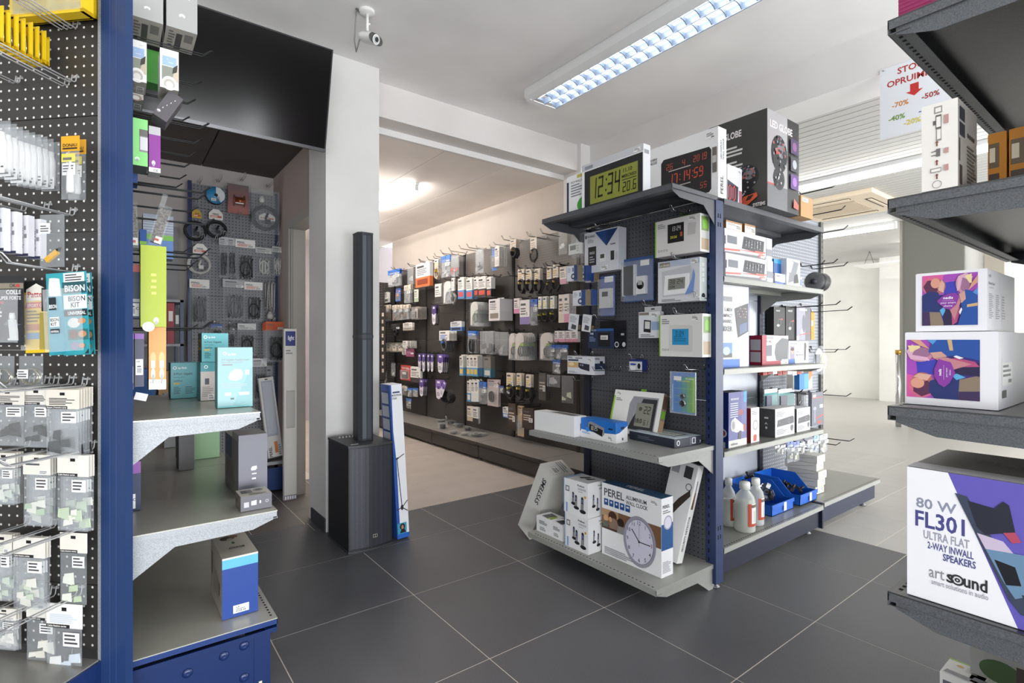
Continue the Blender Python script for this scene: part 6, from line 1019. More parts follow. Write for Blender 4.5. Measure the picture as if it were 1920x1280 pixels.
for k in range(8):                           # yellow cards of drill bits queueing on one hook
    v = .03 + .021 * k; rr_ = (92, 86, 73, 61, 47, 34, 19, 6)[k]; t = (72, 60, 52, 44, 37, 29, 21, 13)[k]; b = (126, 122, 118, 112, 106, 98, 91, 82)[k]
    m, w_, h = dspan(rr_ - 30, t, b, rr_, v); o = empty('drill_bit_card', m, RD); tag(o, f'{ORD[7 - k]} of the yellow drill bit cards hanging in a row', 'card', 'yellow drill bit cards')
    q = MB(); q.box((-w_ / 2, 0, 0), (w_ / 2, .002, h), mat('e8c21c', .4)).box((-w_ / 2, -.008, 0), (w_ / 2, 0, .012), mat('e8c21c', .4)).box((w_ / 2 - .006, -.008, 0), (w_ / 2, 0, h * .9), mat('e8c21c', .4)); q.build('card', o)
    MB().box((-w_ * .2, -.0006, h * .88), (w_ * .2, 0, h * .94), HOLE).build('hang_slot', o)
    for i in range(3): MB().tube([(-w_ * .2 + w_ * .2 * i, -.004, .014), (-w_ * .24 + w_ * .2 * i, -.004, h * .62)], .0032, mat('b9bbbe', .2, .9), 6).build('drill_bit', o)
for k in range(9):                           # clear bags of white bottles
    v = .03 + .019 * k; x = 112 - 11.5 * k; t = (268, 262, 258, 254, 250, 246, 240, 234, 228)[k]; b = (359, 356, 354, 352, 350, 348, 342, 336, 330)[k]
    m, w_, h = dspan(x - 34, t, b, x, v); o = empty('bottle_bag', m, RD); tag(o, f'{ORD[8 - k]} of the clear bags with white bottles hanging in a row', 'bag', 'bags with white bottles')
    q = MB(); pillow(q, -w_ / 2, w_ / 2, 0, h, 0, .016, BAG); q.build('clear_bag', o); MB().lathe([(w_ * .2, h * .12), (w_ * .2, h * .2), (w_ * .2, h * .62), (w_ * .14, h * .7), (w_ * .14, h * .8)], mat('ecebe9', .4), n=10).build('bottle', o)
    pm = MB(); P = Print(pm, (-w_ / 2, -.009, 0), (w_, 0, 0), (0, 0, h)); P.rect(.15, .03, .85, .26, 'f4f4f2'); P.para(.2, .06, .8, .24, 3, '55565a', k); pm.build('price_label', o)
for k in (1, 0):
    m, w_, h = dspan(115 + 13 * k, 256 + 7 * k, 374 + 2 * k, 149 + 12 * k, .1 - .05 * k); o = empty('glue_bag', m, RD); tag(o, ('front', 'rear')[k] + ' clear bag with yellow printed header hanging beside the white bottle bags', 'bag', 'bags with yellow headers')
    MB().box((-w_ / 2, -.001, h * .76), (w_ / 2, .001, h), mat('e0a41c', .4)).build('header_card', o); q = MB(); pillow(q, -w_ / 2, w_ / 2, 0, h * .76, 0, .018, BAG); q.build('clear_bag', o)
    MB().lathe([(w_ * .14, h * .1), (w_ * .17, h * .14), (w_ * .15, h * .42), (w_ * .07, h * .5), (w_ * .07, h * .6)], mat('d9d9d6', .3), n=10).build('tube', o)
    pm = MB(); P = Print(pm, (-w_ / 2, -.0012, 0), (w_, 0, 0), (0, 0, h)); P.text('DONAU', .5, .83, .05, '2a2114', True, 'c', .8); P.rect(.1, .79, .9, .815, '2a2114'); P.rect(.04, .59, .8, .72, 'e6da1e'); P.rect(.12, .62, .6, .66, '4a4418'); P.rect(.08, .38, .8, .57, 'f2f2f0'); P.para(.12, .42, .74, .55, 3, '3c3d42', k); pm.build('printed_artwork', o)
for k in range(5):
    v = .05 + .03 * k; x = 77 - 25 * k * .92
    dcarton('fuse_box', f'{ORD[4 - k]} of the slim white boxes with dark foot queueing on the left', 'box', x - 25, 412 - 7 * k, 486 - 5 * k, x - 1, v, .02, {'': 'e4e3e8', 'l': 'b9b8c2'}, [('f', 'rect', 0, 0, 1, .06, '2a2c4a'), ('f', 'text', 'BIJVULDOOS', .6, .2, .24, '77757c', True, 'l', .5, 90), ('f', 'para', .68, .4, .9, .8, 2)], 'slim white boxes on the left')
m, w_, h = dspan(75, 403, 501, 121, .13); o = empty('glue_bag', m, RD); tag(o, 'flat clear bag holding a small yellow glue tube with black cap', 'bag'); q = MB(); pillow(q, -w_ / 2, w_ / 2, 0, h, 0, .01, BAG); q.build('clear_bag', o)
MB().box((-.008, -.004, -.028), (.008, .004, .022), mat('dca62c', .35)).build('glue_tube', o).location = (w_ * .02, 0, h * .22); o.children[-1].rotation_euler = (0, math.radians(55), 0)
cp = MB().lathe([(.006, 0), (.002, .016)], BLACK, n=10).build('cap', o); cp.location = (w_ * .22, 0, h * .32); cp.rotation_euler = (0, math.radians(55), 0)
pm = MB(); P = Print(pm, (-w_ / 2, -.006, 0), (w_, 0, 0), (0, 0, h)); P.rect(.06, .63, .5, .83, 'f4f4f2'); P.para(.1, .66, .46, .8, 3, '55565a'); pm.build('price_label', o)
# glue cards
def gluecard(label, l, t, b, r, v, base, tube, rotz, sp, tube_col, cap):
    m, w_, h = dspan(l, t, b, r, v); o = carton('glue_card', label, 'card', m, RD, w_, .002, h, base, art(sp), None, rot=(0, math.radians(rotz), RD), flap=False)
    if tube:
        x, z, hh, ww = tube; q = MB(); q.box((w_ * (x - ww), -.012, h * z), (w_ * (x + ww), -.003, h * (z + .03)), mat(tube_col, .35)).prism([(w_ * (x - ww), -.006, h * z), (w_ * (x + ww), -.006, h * z), (w_ * (x + ww * .75), -.014, h * (z + hh)), (w_ * (x - ww * .75), -.014, h * (z + hh))], (0, .01, 0), mat(tube_col, .35)); tb_ = q.build('glue_tube', o)
        MB().lathe([(w_ * ww * .7, h * (z + hh)), (w_ * ww * .55, h * (z + hh * 1.32))], mat(cap, .4), (w_ * x, -.009, 0), 12).build('cap', tb_)
    MB().box((-w_ * .48, -.016, h * .04), (w_ * .48, -.0155, h * .8), FILM).build('clear_dome', o); return o
gluecard('black card of super glue with small silver tube', -8, 519, 648, 44, .12, '232427', (.2, .07, .3, .12), 0, [('f', 'rect', 0, .82, 1, .9, '8a8272'), ('f', 'text', 'OK', .5, .84, .05, '2a2420', True), ('f', 'poly', [(.72, .84), (.88, .84), (.88, .87), (.8, .89), (.72, .87)], 'b8403a'), ('f', 'text', 'COLLE', .92, .74, .06, 'e8e8e8', True, 'r', .8), ('f', 'text', 'SUPER FORTE', .92, .66, .05, 'e8e8e8', True, 'r', .85), ('f', 'rect', 0, .6, .3, .64, 'a8282c'), ('f', 'para', .05, .4, .25, .56, 3, 'd9d9d9'), ('f', 'poly', [(.3, .3), (.74, .5), (.5, .34), (.95, .3), (.6, .26)], '5a6270')], 'd2d4d6', 'cfd1d3')
gluecard('yellow and red card of epoxy glue beside the teal cards', 48, 527, 662, 96, .09, 'e9c515', None, -2, [('f', 'rect', 0, .84, 1, 1, '1c1c1c'), ('f', 'poly', [(.1, .72), (.98, .72), (.98, .86), (.5, .96), (.1, .88)], 'f4efe4'), ('f', 'text', 'Pattex', .16, .77, .08, 'c4281f', True, 'l', .8), ('f', 'poly', [(.04, .62), (1, .62), (1, .7), (.1, .7)], 'c4281f'), ('f', 'text', 'EPOXY GLUE', .14, .635, .045, 'f6f0e6', True, 'l', .8), ('f', 'para', .1, .42, .7, .6, 4, '6a5a10'), ('f', 'rect', .08, .31, .6, .4, 'c47a4a'), ('f', 'rect', .08, .19, .6, .28, '6f9ac4')], None, '000000')
m, w_, h = dspan(78, 540, 655, 96, .12); o = empty('syringe_pack', m, RD); tag(o, 'dark double syringe in clear shell lying over the yellow epoxy card', 'package'); MB().lathe([(w_ * .35, h * .62), (w_ * .35, h)], mat('2c2c2e', .3), n=10).build('plunger', o); MB().box((-w_ * .45, -.008, 0), (w_ * .45, .008, h * .6), mat('a8962c', .2, kind='clear', a=.5)).build('barrel', o)
BIS = [('f', 'rect', 0, 0, 1, 1, '2a9aa6'), ('f', 'rect', .44, .86, .96, .99, 'f0f0ee'), ('f', 'para', .48, .89, .92, .98, 3, '3c3d42'), ('f', 'rect', .4, .74, 1, .88, '1d4f58'), ('f', 'text', 'BISON', .46, .765, .075, 'eef4f4', True, 'l', .5), ('f', 'rect', .42, .55, 1, .72, 'eef2f2'), ('f', 'text', 'BISON', .54, .645, .06, '1f2326', True, 'l', .44), ('f', 'text', 'KIT', .6, .57, .06, '1f2326', True), ('f', 'rect', .42, .46, 1, .54, '22272a'), ('f', 'text', 'UNIVERSAL', .52, .48, .04, 'eef2f2', True, 'l', .44), ('f', 'ell', .66, .38, .16, .06, 'd9d9d6'), ('f', 'ell', .86, .4, .1, .035, 'c4885c'), ('f', 'rect', .5, .17, 1, .3, '2b6a70'), ('f', 'ell', .64, .24, .1, .06, '6a3a2c'), ('f', 'ell', .86, .24, .1, .04, 'c4885c'), ('f', 'ell', .66, .1, .1, .05, '8a7fa0'), ('f', 'ell', .84, .1, .08, .03, 'c4885c'), ('f', 'poly', [(.9, 0), (1, 0), (1, .06)], '16262a')]
gluecard('rear of two teal contact adhesive cards, nearer the blue post', 120, 514, 666, 178, .05, '2a9aa6', None, -3, BIS, None, '000000')
gc = gluecard('front of two teal contact adhesive cards with white capped tube', 93, 512, 665, 168, .14, '2a9aa6', (-.22, .03, .68, .17), -3, BIS, '2f9ab0', 'f2f2f0')
pm = MB(); gw_ = gc.dimensions.x; gh_ = dspan(93, 512, 665, 168, .14)[2]; P = Print(pm, (-gw_ * .36, -.0158, gh_ * .05), (gw_ * .3, 0, 0), (0, 0, gh_ * .66)); P.rect(.1, .75, .7, .98, '16262a'); P.text('BISON', .12, .78, .07, 'eef2f2', True, 'l', .62); P.rect(.12, .44, .9, .62, 'eef2f2'); P.text('BISON', .16, .54, .06, '1f2326', True, 'l', .7); P.text('KIT', .2, .46, .06, '1f2326', True); P.rect(.14, .32, .9, .4, '22272a'); P.text('UNIVERSAL', .16, .335, .04, 'eef2f2', True, 'l', .7); pm.build('tube_print', gc)
for k, (l, r) in enumerate(((-14, 27), (36, 81))):
    m, w_, h = dspan(l, 667, 723, r, .1); o = empty('coil_bag', m, RD); tag(o, ('left', 'right')[k] + ' of two clear bags of coiled silver wire under the glue cards', 'bag', 'bags of silver wire'); q = MB(); pillow(q, -w_ / 2, w_ / 2, 0, h, 0, .014, BAG); q.build('clear_bag', o)
    q = MB(); coil(q, 0, 0, h * .32, w_ * .36, .0016, mat('c4c0b0', .25, .9), 8, 14, .75, k, spread=.006); q.build('wire_coil', o); pm = MB(); P = Print(pm, (-w_ / 2, -.009, 0), (w_, 0, 0), (0, 0, h)); P.rect(.05, .25, .5, .55, 'f4f4f2'); P.para(.08, .28, .46, .52, 3, '55565a'); pm.build('price_label', o)
# rows of header-card bags
def dbags(lab, l, t, b, r, v, n, a, b2, c, txt, dv=.012, seed=0, name='fixing_bag', kind='bag'):
    for k in range(n - 1, -1, -1):
        sh = 7.2 * k * dv / .012 * .72
        dpack(name, f'{ORD[k]} bag from the front {lab}' if n > 1 else f'single clear bag {lab}', l + sh, t - 1.2 * k, b - 1.5 * k, r + sh, v - dv * k, kind, a, b2, c, .009, lab, seed + k % 3, txt)
    m, w_, h = dspan(l, t, b, r, v); hook_over(DG, m, h, RD, v, .3)
CF_ = 'Cable fixation series'
dbags('with dark strip at the far left, cable fixing row', -16, 728, 835, 45, .085, 2, 'e2ddd4', '3a3834', '4a4844', CF_, seed=2)
dbags('with black pad, second in the cable fixing row', 44, 727, 838, 92, .075, 2, 'e9e5dd', '2f2e2c', '3a3936', CF_, seed=5)
dbags('with long black bumper strip beside the post', 87, 730, 858, 148, .085, 6, 'e6dfd2', '26272a', '2c2d30', 'Bumper | Protection series', seed=8)
dbags('of pale clips at the far left under the strips', -14, 848, 945, 28, .085, 4, 'e8e4da', 'c9cfc6', 'dfe2da', None, seed=3)
dbags('of green and white clips, second under the strips', 44, 851, 985, 94, .075, 4, 'e8e4da', 'b4c9ae', 'e4e6da', None, seed=6)
dbags('of green and white clips beside the post under the strips', 108, 852, 994, 166, .075, 3, 'eae6dd', 'c4d4b4', 'ecebe0', CF_, seed=9)
dbags('of white clips at the far left in the lower row', -14, 1000, 1125, 22, .09, 4, 'e8e4da', 'd9dcd6', 'c9d4c4', None, seed=4)
dbags('of large pale green cubes in the lower row', 25, 1005, 1140, 84, .09, 3, 'e8e4dc', 'cfdcc4', 'eceade', CF_, seed=7)
dbags('of folded green labels beside the post in the lower row', 113, 997, 1130, 163, .055, 1, 'eae6dc', 'c4d6ae', 'eef0e2', CF_, seed=1)
dbags('of white strips at the far left in the bottom row', -14, 1138, 1216, 30, .06, 3, 'e8e4da', 'd9d9d4', 'eceae4', None, seed=2)
dbags('of ribbed white clips behind the adhesive clip bag', 50, 1128, 1242, 104, .05, 1, 'e8e6e0', 'e6e2d4', 'eeebe0', CF_, seed=5)
dbags('of white adhesive clips hanging lowest beside the post', 88, 1129, 1290, 154, .06, 1, 'efeeea', 'eeeeec', 'd2dce8', CF_, seed=11)
for px, py in ((128, 60), (145, 58), (130, 165), (143, 158), (38, 160), (140, 406), (92, 396), (50, 398), (145, 512), (93, 720), (138, 720), (30, 722)):
    q = dat(px, py, .0); hook(DG, q, RD, .3 if py < 420 else .24, WIRE)
# ---------------------------------------------------------------- alcove: cables on the grey panel
def yp(l, t, b, r, y): return span(l, t, b, r, 'Y', y)
def z6(x, y): return 220 + x * .25, 300 + y * .25
def z7(x, y): return 220 + x * .25, 580 + y * .25
def box6(z, l, t, b, r): a = z(l, t); c_ = z(r, b); return a[0], a[1], c_[1], c_[0]
def reel(label, z, x, y, r, y0, build, cat='cable', name='cable_reel'):
    px, py = z(x, y); p = at(px, py, 'Y', y0); rad = r * .25 / FPX * depth(p); o = empty(name, p); tag(o, label, cat); build(o, rad); return o
def r1(o, r):
    MB().lathe([(r, 0), (r, .006)], mat('3a8fc0', .35), (0, 0, 0), 24, 'Y').lathe([(r, .05), (r, .056)], mat('1d1d1f', .4), (0, 0, 0), 24, 'Y').lathe([(r * .7, .006), (r * .7, .05)], BLACK, (0, 0, 0), 20, 'Y').build('spool', o)
    pm = MB(); P = Print(pm, (-r, 0, -r), (2 * r, 0, 0), (0, 0, 2 * r)); P.poly([(.5, .5), (.5, .98), (.72, .93), (.93, .72), (.97, .5), (.93, .3), (.75, .1), (.62, .3)], 'e2e6ea'); P.ell(.5, .5, .1, .1, '16161a', 14); P.rect(.26, .14, .5, .3, 'f2f2f0'); P.bars(.28, .15, .48, .29); pm.build('printed_label', o)
reel('blue and white labelled spool high on the grey cable wall', z6, 740, 262, 64, 5.42, r1, 'spool')
l, t, b, r = box6(z6, 832, 165, 388, 990); m, w_, h = yp(l, t, b, r, 5.42); o = empty('wire_package', m); tag(o, 'red clamshell pack holding a reel of copper wire', 'package'); MB().box((-w_ / 2, .03, 0), (w_ / 2, .034, h), mat('b4452f', .4, kind='grad', a=0, b=h, to='4a1c18')).build('card', o); MB().box((-w_ / 2, -.03, 0), (w_ / 2, .029, h), CLEAR).build('clear_shell', o)
MB().lathe([(w_ * .3, -w_ * .26), (w_ * .3, -w_ * .22), (w_ * .22, -w_ * .2), (w_ * .22, w_ * .2), (w_ * .3, w_ * .22), (w_ * .3, w_ * .26)], mat('8c4a30', .3, .6), (0, 0, h * .42), 18, 'X').build('reel', o); MB().box((-w_ * .2, -.031, h * .3), (w_ * .2, -.03, h * .42), mat('efeeec', .4)).build('price_label', o)
def ring(label, z, x, y, r, col, tagb, tcol, turns=7, tube=.006, y0=5.44, txt='PEREL'):
    px, py = z(x, y); p = at(px, py, 'Y', y0); R_ = r * .25 / FPX * depth(p); o = empty('cable_coil', p); tag(o, label, 'cable'); q = MB(); coil(q, 0, 0, 0, R_ * .8, tube, mat(col, .45), turns, 16, .95, int(x), spread=.03); q.build('cable', o)
    q = MB(); q.tube([(R_ * .1, -.04, R_ * .3), (-R_ * .05, -.045, -R_ * .1), (R_ * .1, -.045, -R_ * .4)], tube * 1.6, mat(col, .45), 6).box((-R_ * .1, -.055, -R_ * .45), (R_ * .25, -.035, -R_ * .15), mat(col, .45)); q.build('plug', o)
    l, t, b, r_ = box6(z, *tagb); m, w_, h = yp(l, t, b, r_, y0 - .03); q = MB(); mm = m - p
    q.prism([(mm.x - w_ / 2, mm.y, mm.z), (mm.x + w_ / 2, mm.y, mm.z), (mm.x + w_ / 2, mm.y, mm.z + h * .6), (mm.x + w_ * .2, mm.y, mm.z + h), (mm.x - w_ * .2, mm.y, mm.z + h), (mm.x - w_ / 2, mm.y, mm.z + h * .6)], (0, .002, 0), mat(tcol, .4)); tg = q.build('hang_tag', o)
    pm = MB(); P = Print(pm, (mm.x - w_ / 2, mm.y, mm.z), (w_, 0, 0), (0, 0, h)); P.text(txt, .5, .44, .16, '2a2a2e', True, 'c', .7); P.rect(.1, .2, .9, .38, 'c8502f'); P.rect(.16, .25, .6, .33, 'f2e6de'); pm.build('printed_artwork', o); return o
ring('black cable coil with yellow and black tag, left on the grey wall', z6, 585, 530, 86, '1c1c1f', (560, 365, 430, 632), 'caa53a', txt='XLR')
ring('black cable coil with white tag beside the yellow tagged coil', z6, 745, 520, 76, '1d1d20', (687, 362, 440, 792), 'e8e6e2')
ring('white cable coil with white tag in the middle of the grey wall', z6, 615, 780, 88, 'd2d0cc', (567, 622, 700, 675), 'e9e6e2')
o = ring('largest black cable coil in a clear bag at the upper right of the grey wall', z6, 1110, 435, 108, '1f1f22', (1062, 392, 445, 1184), 'e9e7e4', 10, .007)
l, t, b, r = box6(z6, 1005, 210, 540, 1215); m, w_, h = yp(l, t, b, r, 5.36); mm = m - o.location; q = MB(); pillow(q, mm.x - w_ / 2, mm.x + w_ / 2, mm.z, mm.z + h, mm.y, .05, BAG); q.build('clear_bag', o)
p = at(*z6(1085, 295), 'Y', 5.4) - o.location; MB().lathe([(.022, -.03), (.026, 0), (.012, .03)], mat('dcdad6', .4), tuple(p), 12).build('plug_end', o)
def abag(label, z, l, t, b, r, y, col, head='e9e7e4', txt='PEREL', n=1, seed=1, kind='bagcable', name='cable_bag', band=True):
    L, T, B, R_ = box6(z, l, t, b, r); m, w_, h = yp(L, T, B, R_, y); o = hang_pack(name, label, 'cable', m, 0, pack(kind, w_, h, .035, head, col, 'c8502f' if band else '8a8c90', seed, txt), 'bagged cables on the grey wall'); hook_over(CG, m, h, 0, 5.55 - y, .2); return o
abag('clear bag of black connectors left of the headed bag on grey wall', z6, 762, 572, 880, 830, 5.44, '2a2a2e', 'c9c9cc', None, seed=3, band=False)
abag('bag of thin black cables beside the black connectors', z6, 825, 580, 870, 892, 5.43, '26262a', 'c9c9cc', None, seed=4, band=False)
abag('bag of black cables under large white header in the middle of grey wall', z6, 886, 588, 905, 1034, 5.40, '1f1f23', 'f0eeec', 'PEREL', seed=5)
abag('bag of white cables right of the large white header', z6, 1036, 650, 866, 1158, 5.42, 'd4d3d0', 'c9c8c8', None, seed=6, band=False)
abag('narrow bag of one white looped cable at the right edge of grey wall', z6, 1160, 645, 868, 1238, 5.4, 'd6d5d2', 'bcbbbb', None, seed=7, band=False)
abag('bag of grey cables under white and red header, lower left of grey wall', z6, 541, 890, 1232, 690, 5.43, '77777c', 'eceae6', 'PEREL', seed=8)
abag('wide bag of tangled grey cables in the lower middle of grey wall', z6, 790, 890, 1198, 958, 5.42, '8a8a8e', 'b4b4b8', None, seed=9, band=False)
abag('bag of black cables under white and red header, lower right of grey wall', z6, 952, 910, 1210, 1090, 5.40, '222226', 'eceae6', 'PEREL', seed=10)
l, t, b, r = box6(z6, 1095, 905, 1190, 1192); m, w_, h = yp(l, t, b, r, 5.44); o = empty('cable_hank', m); tag(o, 'bare white extension cable looped at the right edge of grey wall', 'cable'); q = MB(); hank(q, 0, 0, h * .22, h, w_ * .8, .005, mat('c9c6c2', .45), 6, 4); q.build('cable', o); MB().lathe([(.028, 0), (.03, .03), (.014, .07)], mat('c9c6c2', .45), (0, -.01, 0), 12).build('plug', o)
abag('bag of black cables under white header near the teal switch box', z7, 902, 104, 345, 1040, 5.4, '232327', 'e2e2e2', 'PEREL', seed=11, band=False)
for k in range(4): abag(f'{ORD[k]} of the black cable bags with orange headers at lower right', z7, 1112 - 8 * k, 90 + 5 * k, 398 - 6 * k, 1262 - 8 * k, 5.33 + .028 * k, '1c1c1f', 'd9622c', 'PEREL', seed=12 + k % 2)
abag('bag of black looped cables with dotted white header below the orange headers', z7, 1008, 366, 690, 1122, 5.4, '242428', 'e0e0e4', None, seed=14, band=False)
abag('oval clear bag of black cable right of the raised teal box', z7, 838, 120, 288, 882, 5.42, '1f1f22', '3a3a3e', None, seed=15, band=False)
abag('bag with blue header partly hidden above the raised teal box', z7, 700, 110, 230, 790, 5.43, '4a4a4e', '3f6fc0', None, seed=16, band=False)
abag('clear bag with narrow grey cable by the leaning lamp box', z7, 1120, 420, 995, 1165, 5.44, '8f9094', 'a9a9ac', None, seed=17, band=False)
abag('white narrow package hanging lowest on the grey wall', z7, 890, 850, 1000, 942, 5.44, 'c9c9cc', 'd9d9dc', None, seed=18, band=False)
for px, py in ((372, 345), (408, 342), (452, 340), (502, 352), (366, 388), (403, 384), (444, 410), (376, 452), (484, 672), (400, 455)): hook(CG, at(px, py, 'Y', 5.55), 0, .2, WIRE)
# leaning boxes
A_ = at(519, 857.5, 'Y', 5.2); o = carton('lamp_box', 'white box printed with grey strip lamp leaning beside the grey cable wall', 'box', (1.205, 5.2, .32), 0, .128, .05, .75, 'dcdad8', art([('f', 'rect', .12, .27, .88, .96, 'a9adb8'), ('f', 'rect', .2, .3, .8, .94, 'b9bdc8'), ('f', 'text', 'PEREL', .3, .02, .2, '2f2f33', True, 'l', .13, 90), ('f', 'rect', .5, .06, .72, .2, 'd9813c'), ('f', 'para', .74, .03, .95, .16, 5), ('f', 'rect', .4, .97, .6, .985, '3a3a3c'), ('f', 'rect', 0, 0, 1, .012, '55534f')]), flap=False)
o.rotation_euler = (math.radians(-6), math.radians(-5.5), 0)
carton('lamp_box', 'very tall narrow white box with blue logo square leaning in the doorway', 'box', (1.245, 4.86, .001), 0, .105, .05, 1.51, {'': 'd6d5d0', 'r': 'c9c6ba'}, art([('f', 'rect', .1, .9, .9, .985, '23347c'), ('f', 'text', 'light', .3, .935, .025, 'e6e8f2', True, 'l', .5), ('f', 'para', .14, .85, .7, .88, 2), ('f', 'rect', .16, .42, .86, .64, 'aeadaa'), ('f', 'rect', .22, .43, .8, .63, 'b9b8b4'), ('f', 'rect', .1, .15, .12, .4, 'c4c2bc'), ('f', 'rect', .0, 0, 1, .03, '8a8890')] + [('f', 'rect', .06 + .19 * i, .006, .18 + .19 * i, .024, 'e9e9ee') for i in range(5)]), flap=False)
# things stored deep in the alcove
RK = empty('storage_rack', (.24, 5.45, 0)); tag(RK, 'navy edged storage rack behind the left shelving, beside grey wall', 'rack')
for x in (.02, .45): MB().box((x, 5.2, 0), (x + .025, 5.225, 1.75), NAVY).box((x, 5.65, 0), (x + .025, 5.675, 1.75), NAVY).build('upright', RK, world=True)
for z in (.4, .95, 1.38, 1.75): MB().box((.02, 5.2, z - .02), (.475, 5.675, z), mat('8f9096', .4)).build('shelf', RK, world=True)
MB().box((.02, 5.68, .9), (.475, 5.70, 2.45), mat('9a999c', .6)).build('back_panel', RK, world=True)
for nm, lab, x0, x1, z, h, col, d in (('binder', 'red binder standing on the storage rack', .36, .41, 1.381, .34, '9c2230', .25), ('binder', 'black binder beside the red binder on the rack', .412, .45, 1.381, .30, '2a2a2e', .25), ('binder', 'white binder left of the red one on the rack', .31, .355, 1.381, .28, 'cfcfd2', .25), ('cardboard_box', 'tan box on the lower board of the storage rack', .30, .44, .951, .2, 'b08a5c', .2), ('blue_box', 'bright blue box beside the tan box on the rack', .1, .28, .951, .22, '1f5a9c', .2)):
    carton(nm, lab, 'binder' if nm == 'binder' else 'box', ((x0 + x1) / 2, 5.23, z), 0, x1 - x0, d, h, col, art([('f', 'rect', .2, .55, .8, .8, 'e6e4e0')] if nm == 'binder' else []), flap=False)
# ---------------------------------------------------------------- loudspeaker column and microphone stand box
SPK = empty('tower_loudspeaker', (1.383, 3.58, 0)); tag(SPK, 'black tower loudspeaker standing on its bass cabinet in front of the white pillar', 'loudspeaker')
sm = mat('222327', .5, kind='hammer', scale=500); gr = mat('3a3c45', .45, kind='mesh'); gr2 = mat('30323a', .45, kind='mesh')
x0, x1, y0, y1, z1 = 1.23, 1.536, 3.385, 3.79, .71
def arcf(xa, xb, yb, bulge, n=10): return [(xa + (xb - xa) * i / n, yb - bulge * math.sin(math.pi * i / n)) for i in range(n + 1)]
pts = arcf(x0, x1, y0, .022) + [(x1, y1), (x0, y1)]
MB().prism([(x, y, .0) for x, y in pts], (0, 0, z1), sm).build('bass_cabinet', SPK, world=True)
f = arcf(x0 + .008, x1 - .008, y0 - .003, .022, 12)
for a, b, m_ in ((0, 5, gr), (5, 7, mat('2a2b31', .5)), (7, 12, gr2)):
    q = MB(); q.add([(x, y, z) for x, y in f[a:b + 1] for z in (.03, z1 - .018)], [(2 * i, 2 * i + 2, 2 * i + 3, 2 * i + 1) for i in range(b - a)], m_); q.build('grille' if m_ is not None else 'grille', SPK, world=True)
q = MB(); pt = arcf(x0 - .004, x1 + .004, y0 - .004, .024) + [(x1 + .004, y1), (x0 - .004, y1)]; q.prism([(x, y, z1 - .012) for x, y in pt], (0, 0, .014), mat('3a3b3e', .5)); q.prism([(x, y, .004) for x, y in pt], (0, 0, .014), mat('3a3b3e', .5)); q.build('rim', SPK, world=True)
q = MB().box((x0 + .03, 3.66, z1 + .0022), (x0 + .17, 3.76, z1 + .0032), mat('101012', .4)); pnl = q.build('control_panel', SPK, world=True)
for i in range(5): MB().lathe([(.006, 0), (.005, .01)], mat('c9c9cc', .3), (x0 + .05 + .024 * i, 3.70, z1 + .003), 8).build('knob', pnl, world=True)
bd = MB().box((x0 + .157, y0 - .0285, .085), (x0 + .188, y0 - .0275, .108), mat('c2c0b8', .25, .6)).build('badge', SPK, world=True)
MB().box((x0 + .162, y0 - .0292, .09), (x0 + .17, y0 - .0285, .103), HOLE).box((x0 + .175, y0 - .0292, .09), (x0 + .183, y0 - .0285, .103), HOLE).build('badge_letters', bd, world=True)
MB().box((x0 + .03, y0 + .03, z1 + .002), (x0 + .08, y0 + .05, z1 + .0026), mat('e6e4e0', .4)).build('price_label', SPK, world=True)
def colp(z): 
    xa, xb, ya, yb = 1.347, 1.452, 3.505, 3.62
    return [(xa, yb, z), (xa, ya + .02, z), (xa + .022, ya, z), (xa + .05, ya - .002, z), (xb - .012, ya, z), (xb, ya + .012, z), (xb, yb, z)]
for za, zb in ((z1 + .003, 1.425), (1.445, 2.15)):
    MB().prism(colp(za), (0, 0, zb - za), mat('2e3035', .5)).build('tower_section', SPK, world=True)
    MB().add([(1.371, 3.5018, za + .015), (1.398, 3.5005, za + .015), (1.398, 3.5005, zb - .015), (1.371, 3.5018, zb - .015)], [(0, 1, 2, 3)], mat('4a4d57', .45, kind='mesh')).add([(1.403, 3.5005, za + .015), (1.43, 3.5015, za + .015), (1.43, 3.5015, zb - .015), (1.403, 3.5005, zb - .015)], [(0, 1, 2, 3)], mat('363941', .45, kind='mesh')).build('grille', SPK, world=True)
for z in (1.425, 2.15): MB().prism([((x - 1.4) * 1.04 + 1.4, (y - 3.56) * 1.04 + 3.56, z) for x, y, _ in colp(z)], (0, 0, .02 if z < 2 else .008), mat('3c3e43', .5)).build('joint_ring' if z < 2 else 'end_cap', SPK, world=True)
MS = empty('microphone_stand_box', (1.57, 3.42, 0)); tag(MS, 'tall white and blue box of microphone stand leaning beside the bass cabinet', 'box'); MS.rotation_euler = (0, math.radians(-3.2), 0); MS.location = (1.594, 3.42, .007)
MB().box((0, 0, 0), (.09, .16, 1.09), {'': mat('eceef2', .4), 'l': mat('2a56a8', .4)}).build('carton', MS)
pm = MB(); P = Print(pm, (0, 0, 0), (.09, 0, 0), (0, 0, 1.09)); P.poly([(0, .02), (.24, .02), (.24, .5), (.1, .7), (.12, 1), (0, 1)], '2a56a8'); P.rect(0, 0, 1, .03, '2a66c4'); P.text('MICROPHONE', .14, .925, .013, INK, True, 'l', .8); P.text('STAND', .14, .905, .013, INK, True, 'l', .4); P.rect(.2, .945, .8, .955, '3a4a6a'); P.rect(.05, .03, .8, .1, '3fa0b8'); P.ell(.45, .075, .22, .02, '1c1618'); P.ell(.45, .07, .1, .016, 'b98a70'); P.poly([(.2, .035), (.75, .035), (.6, .06), (.35, .06)], '2a2226'); P.ell(.84, .04, .08, .008, 'e6e8f0', 12)
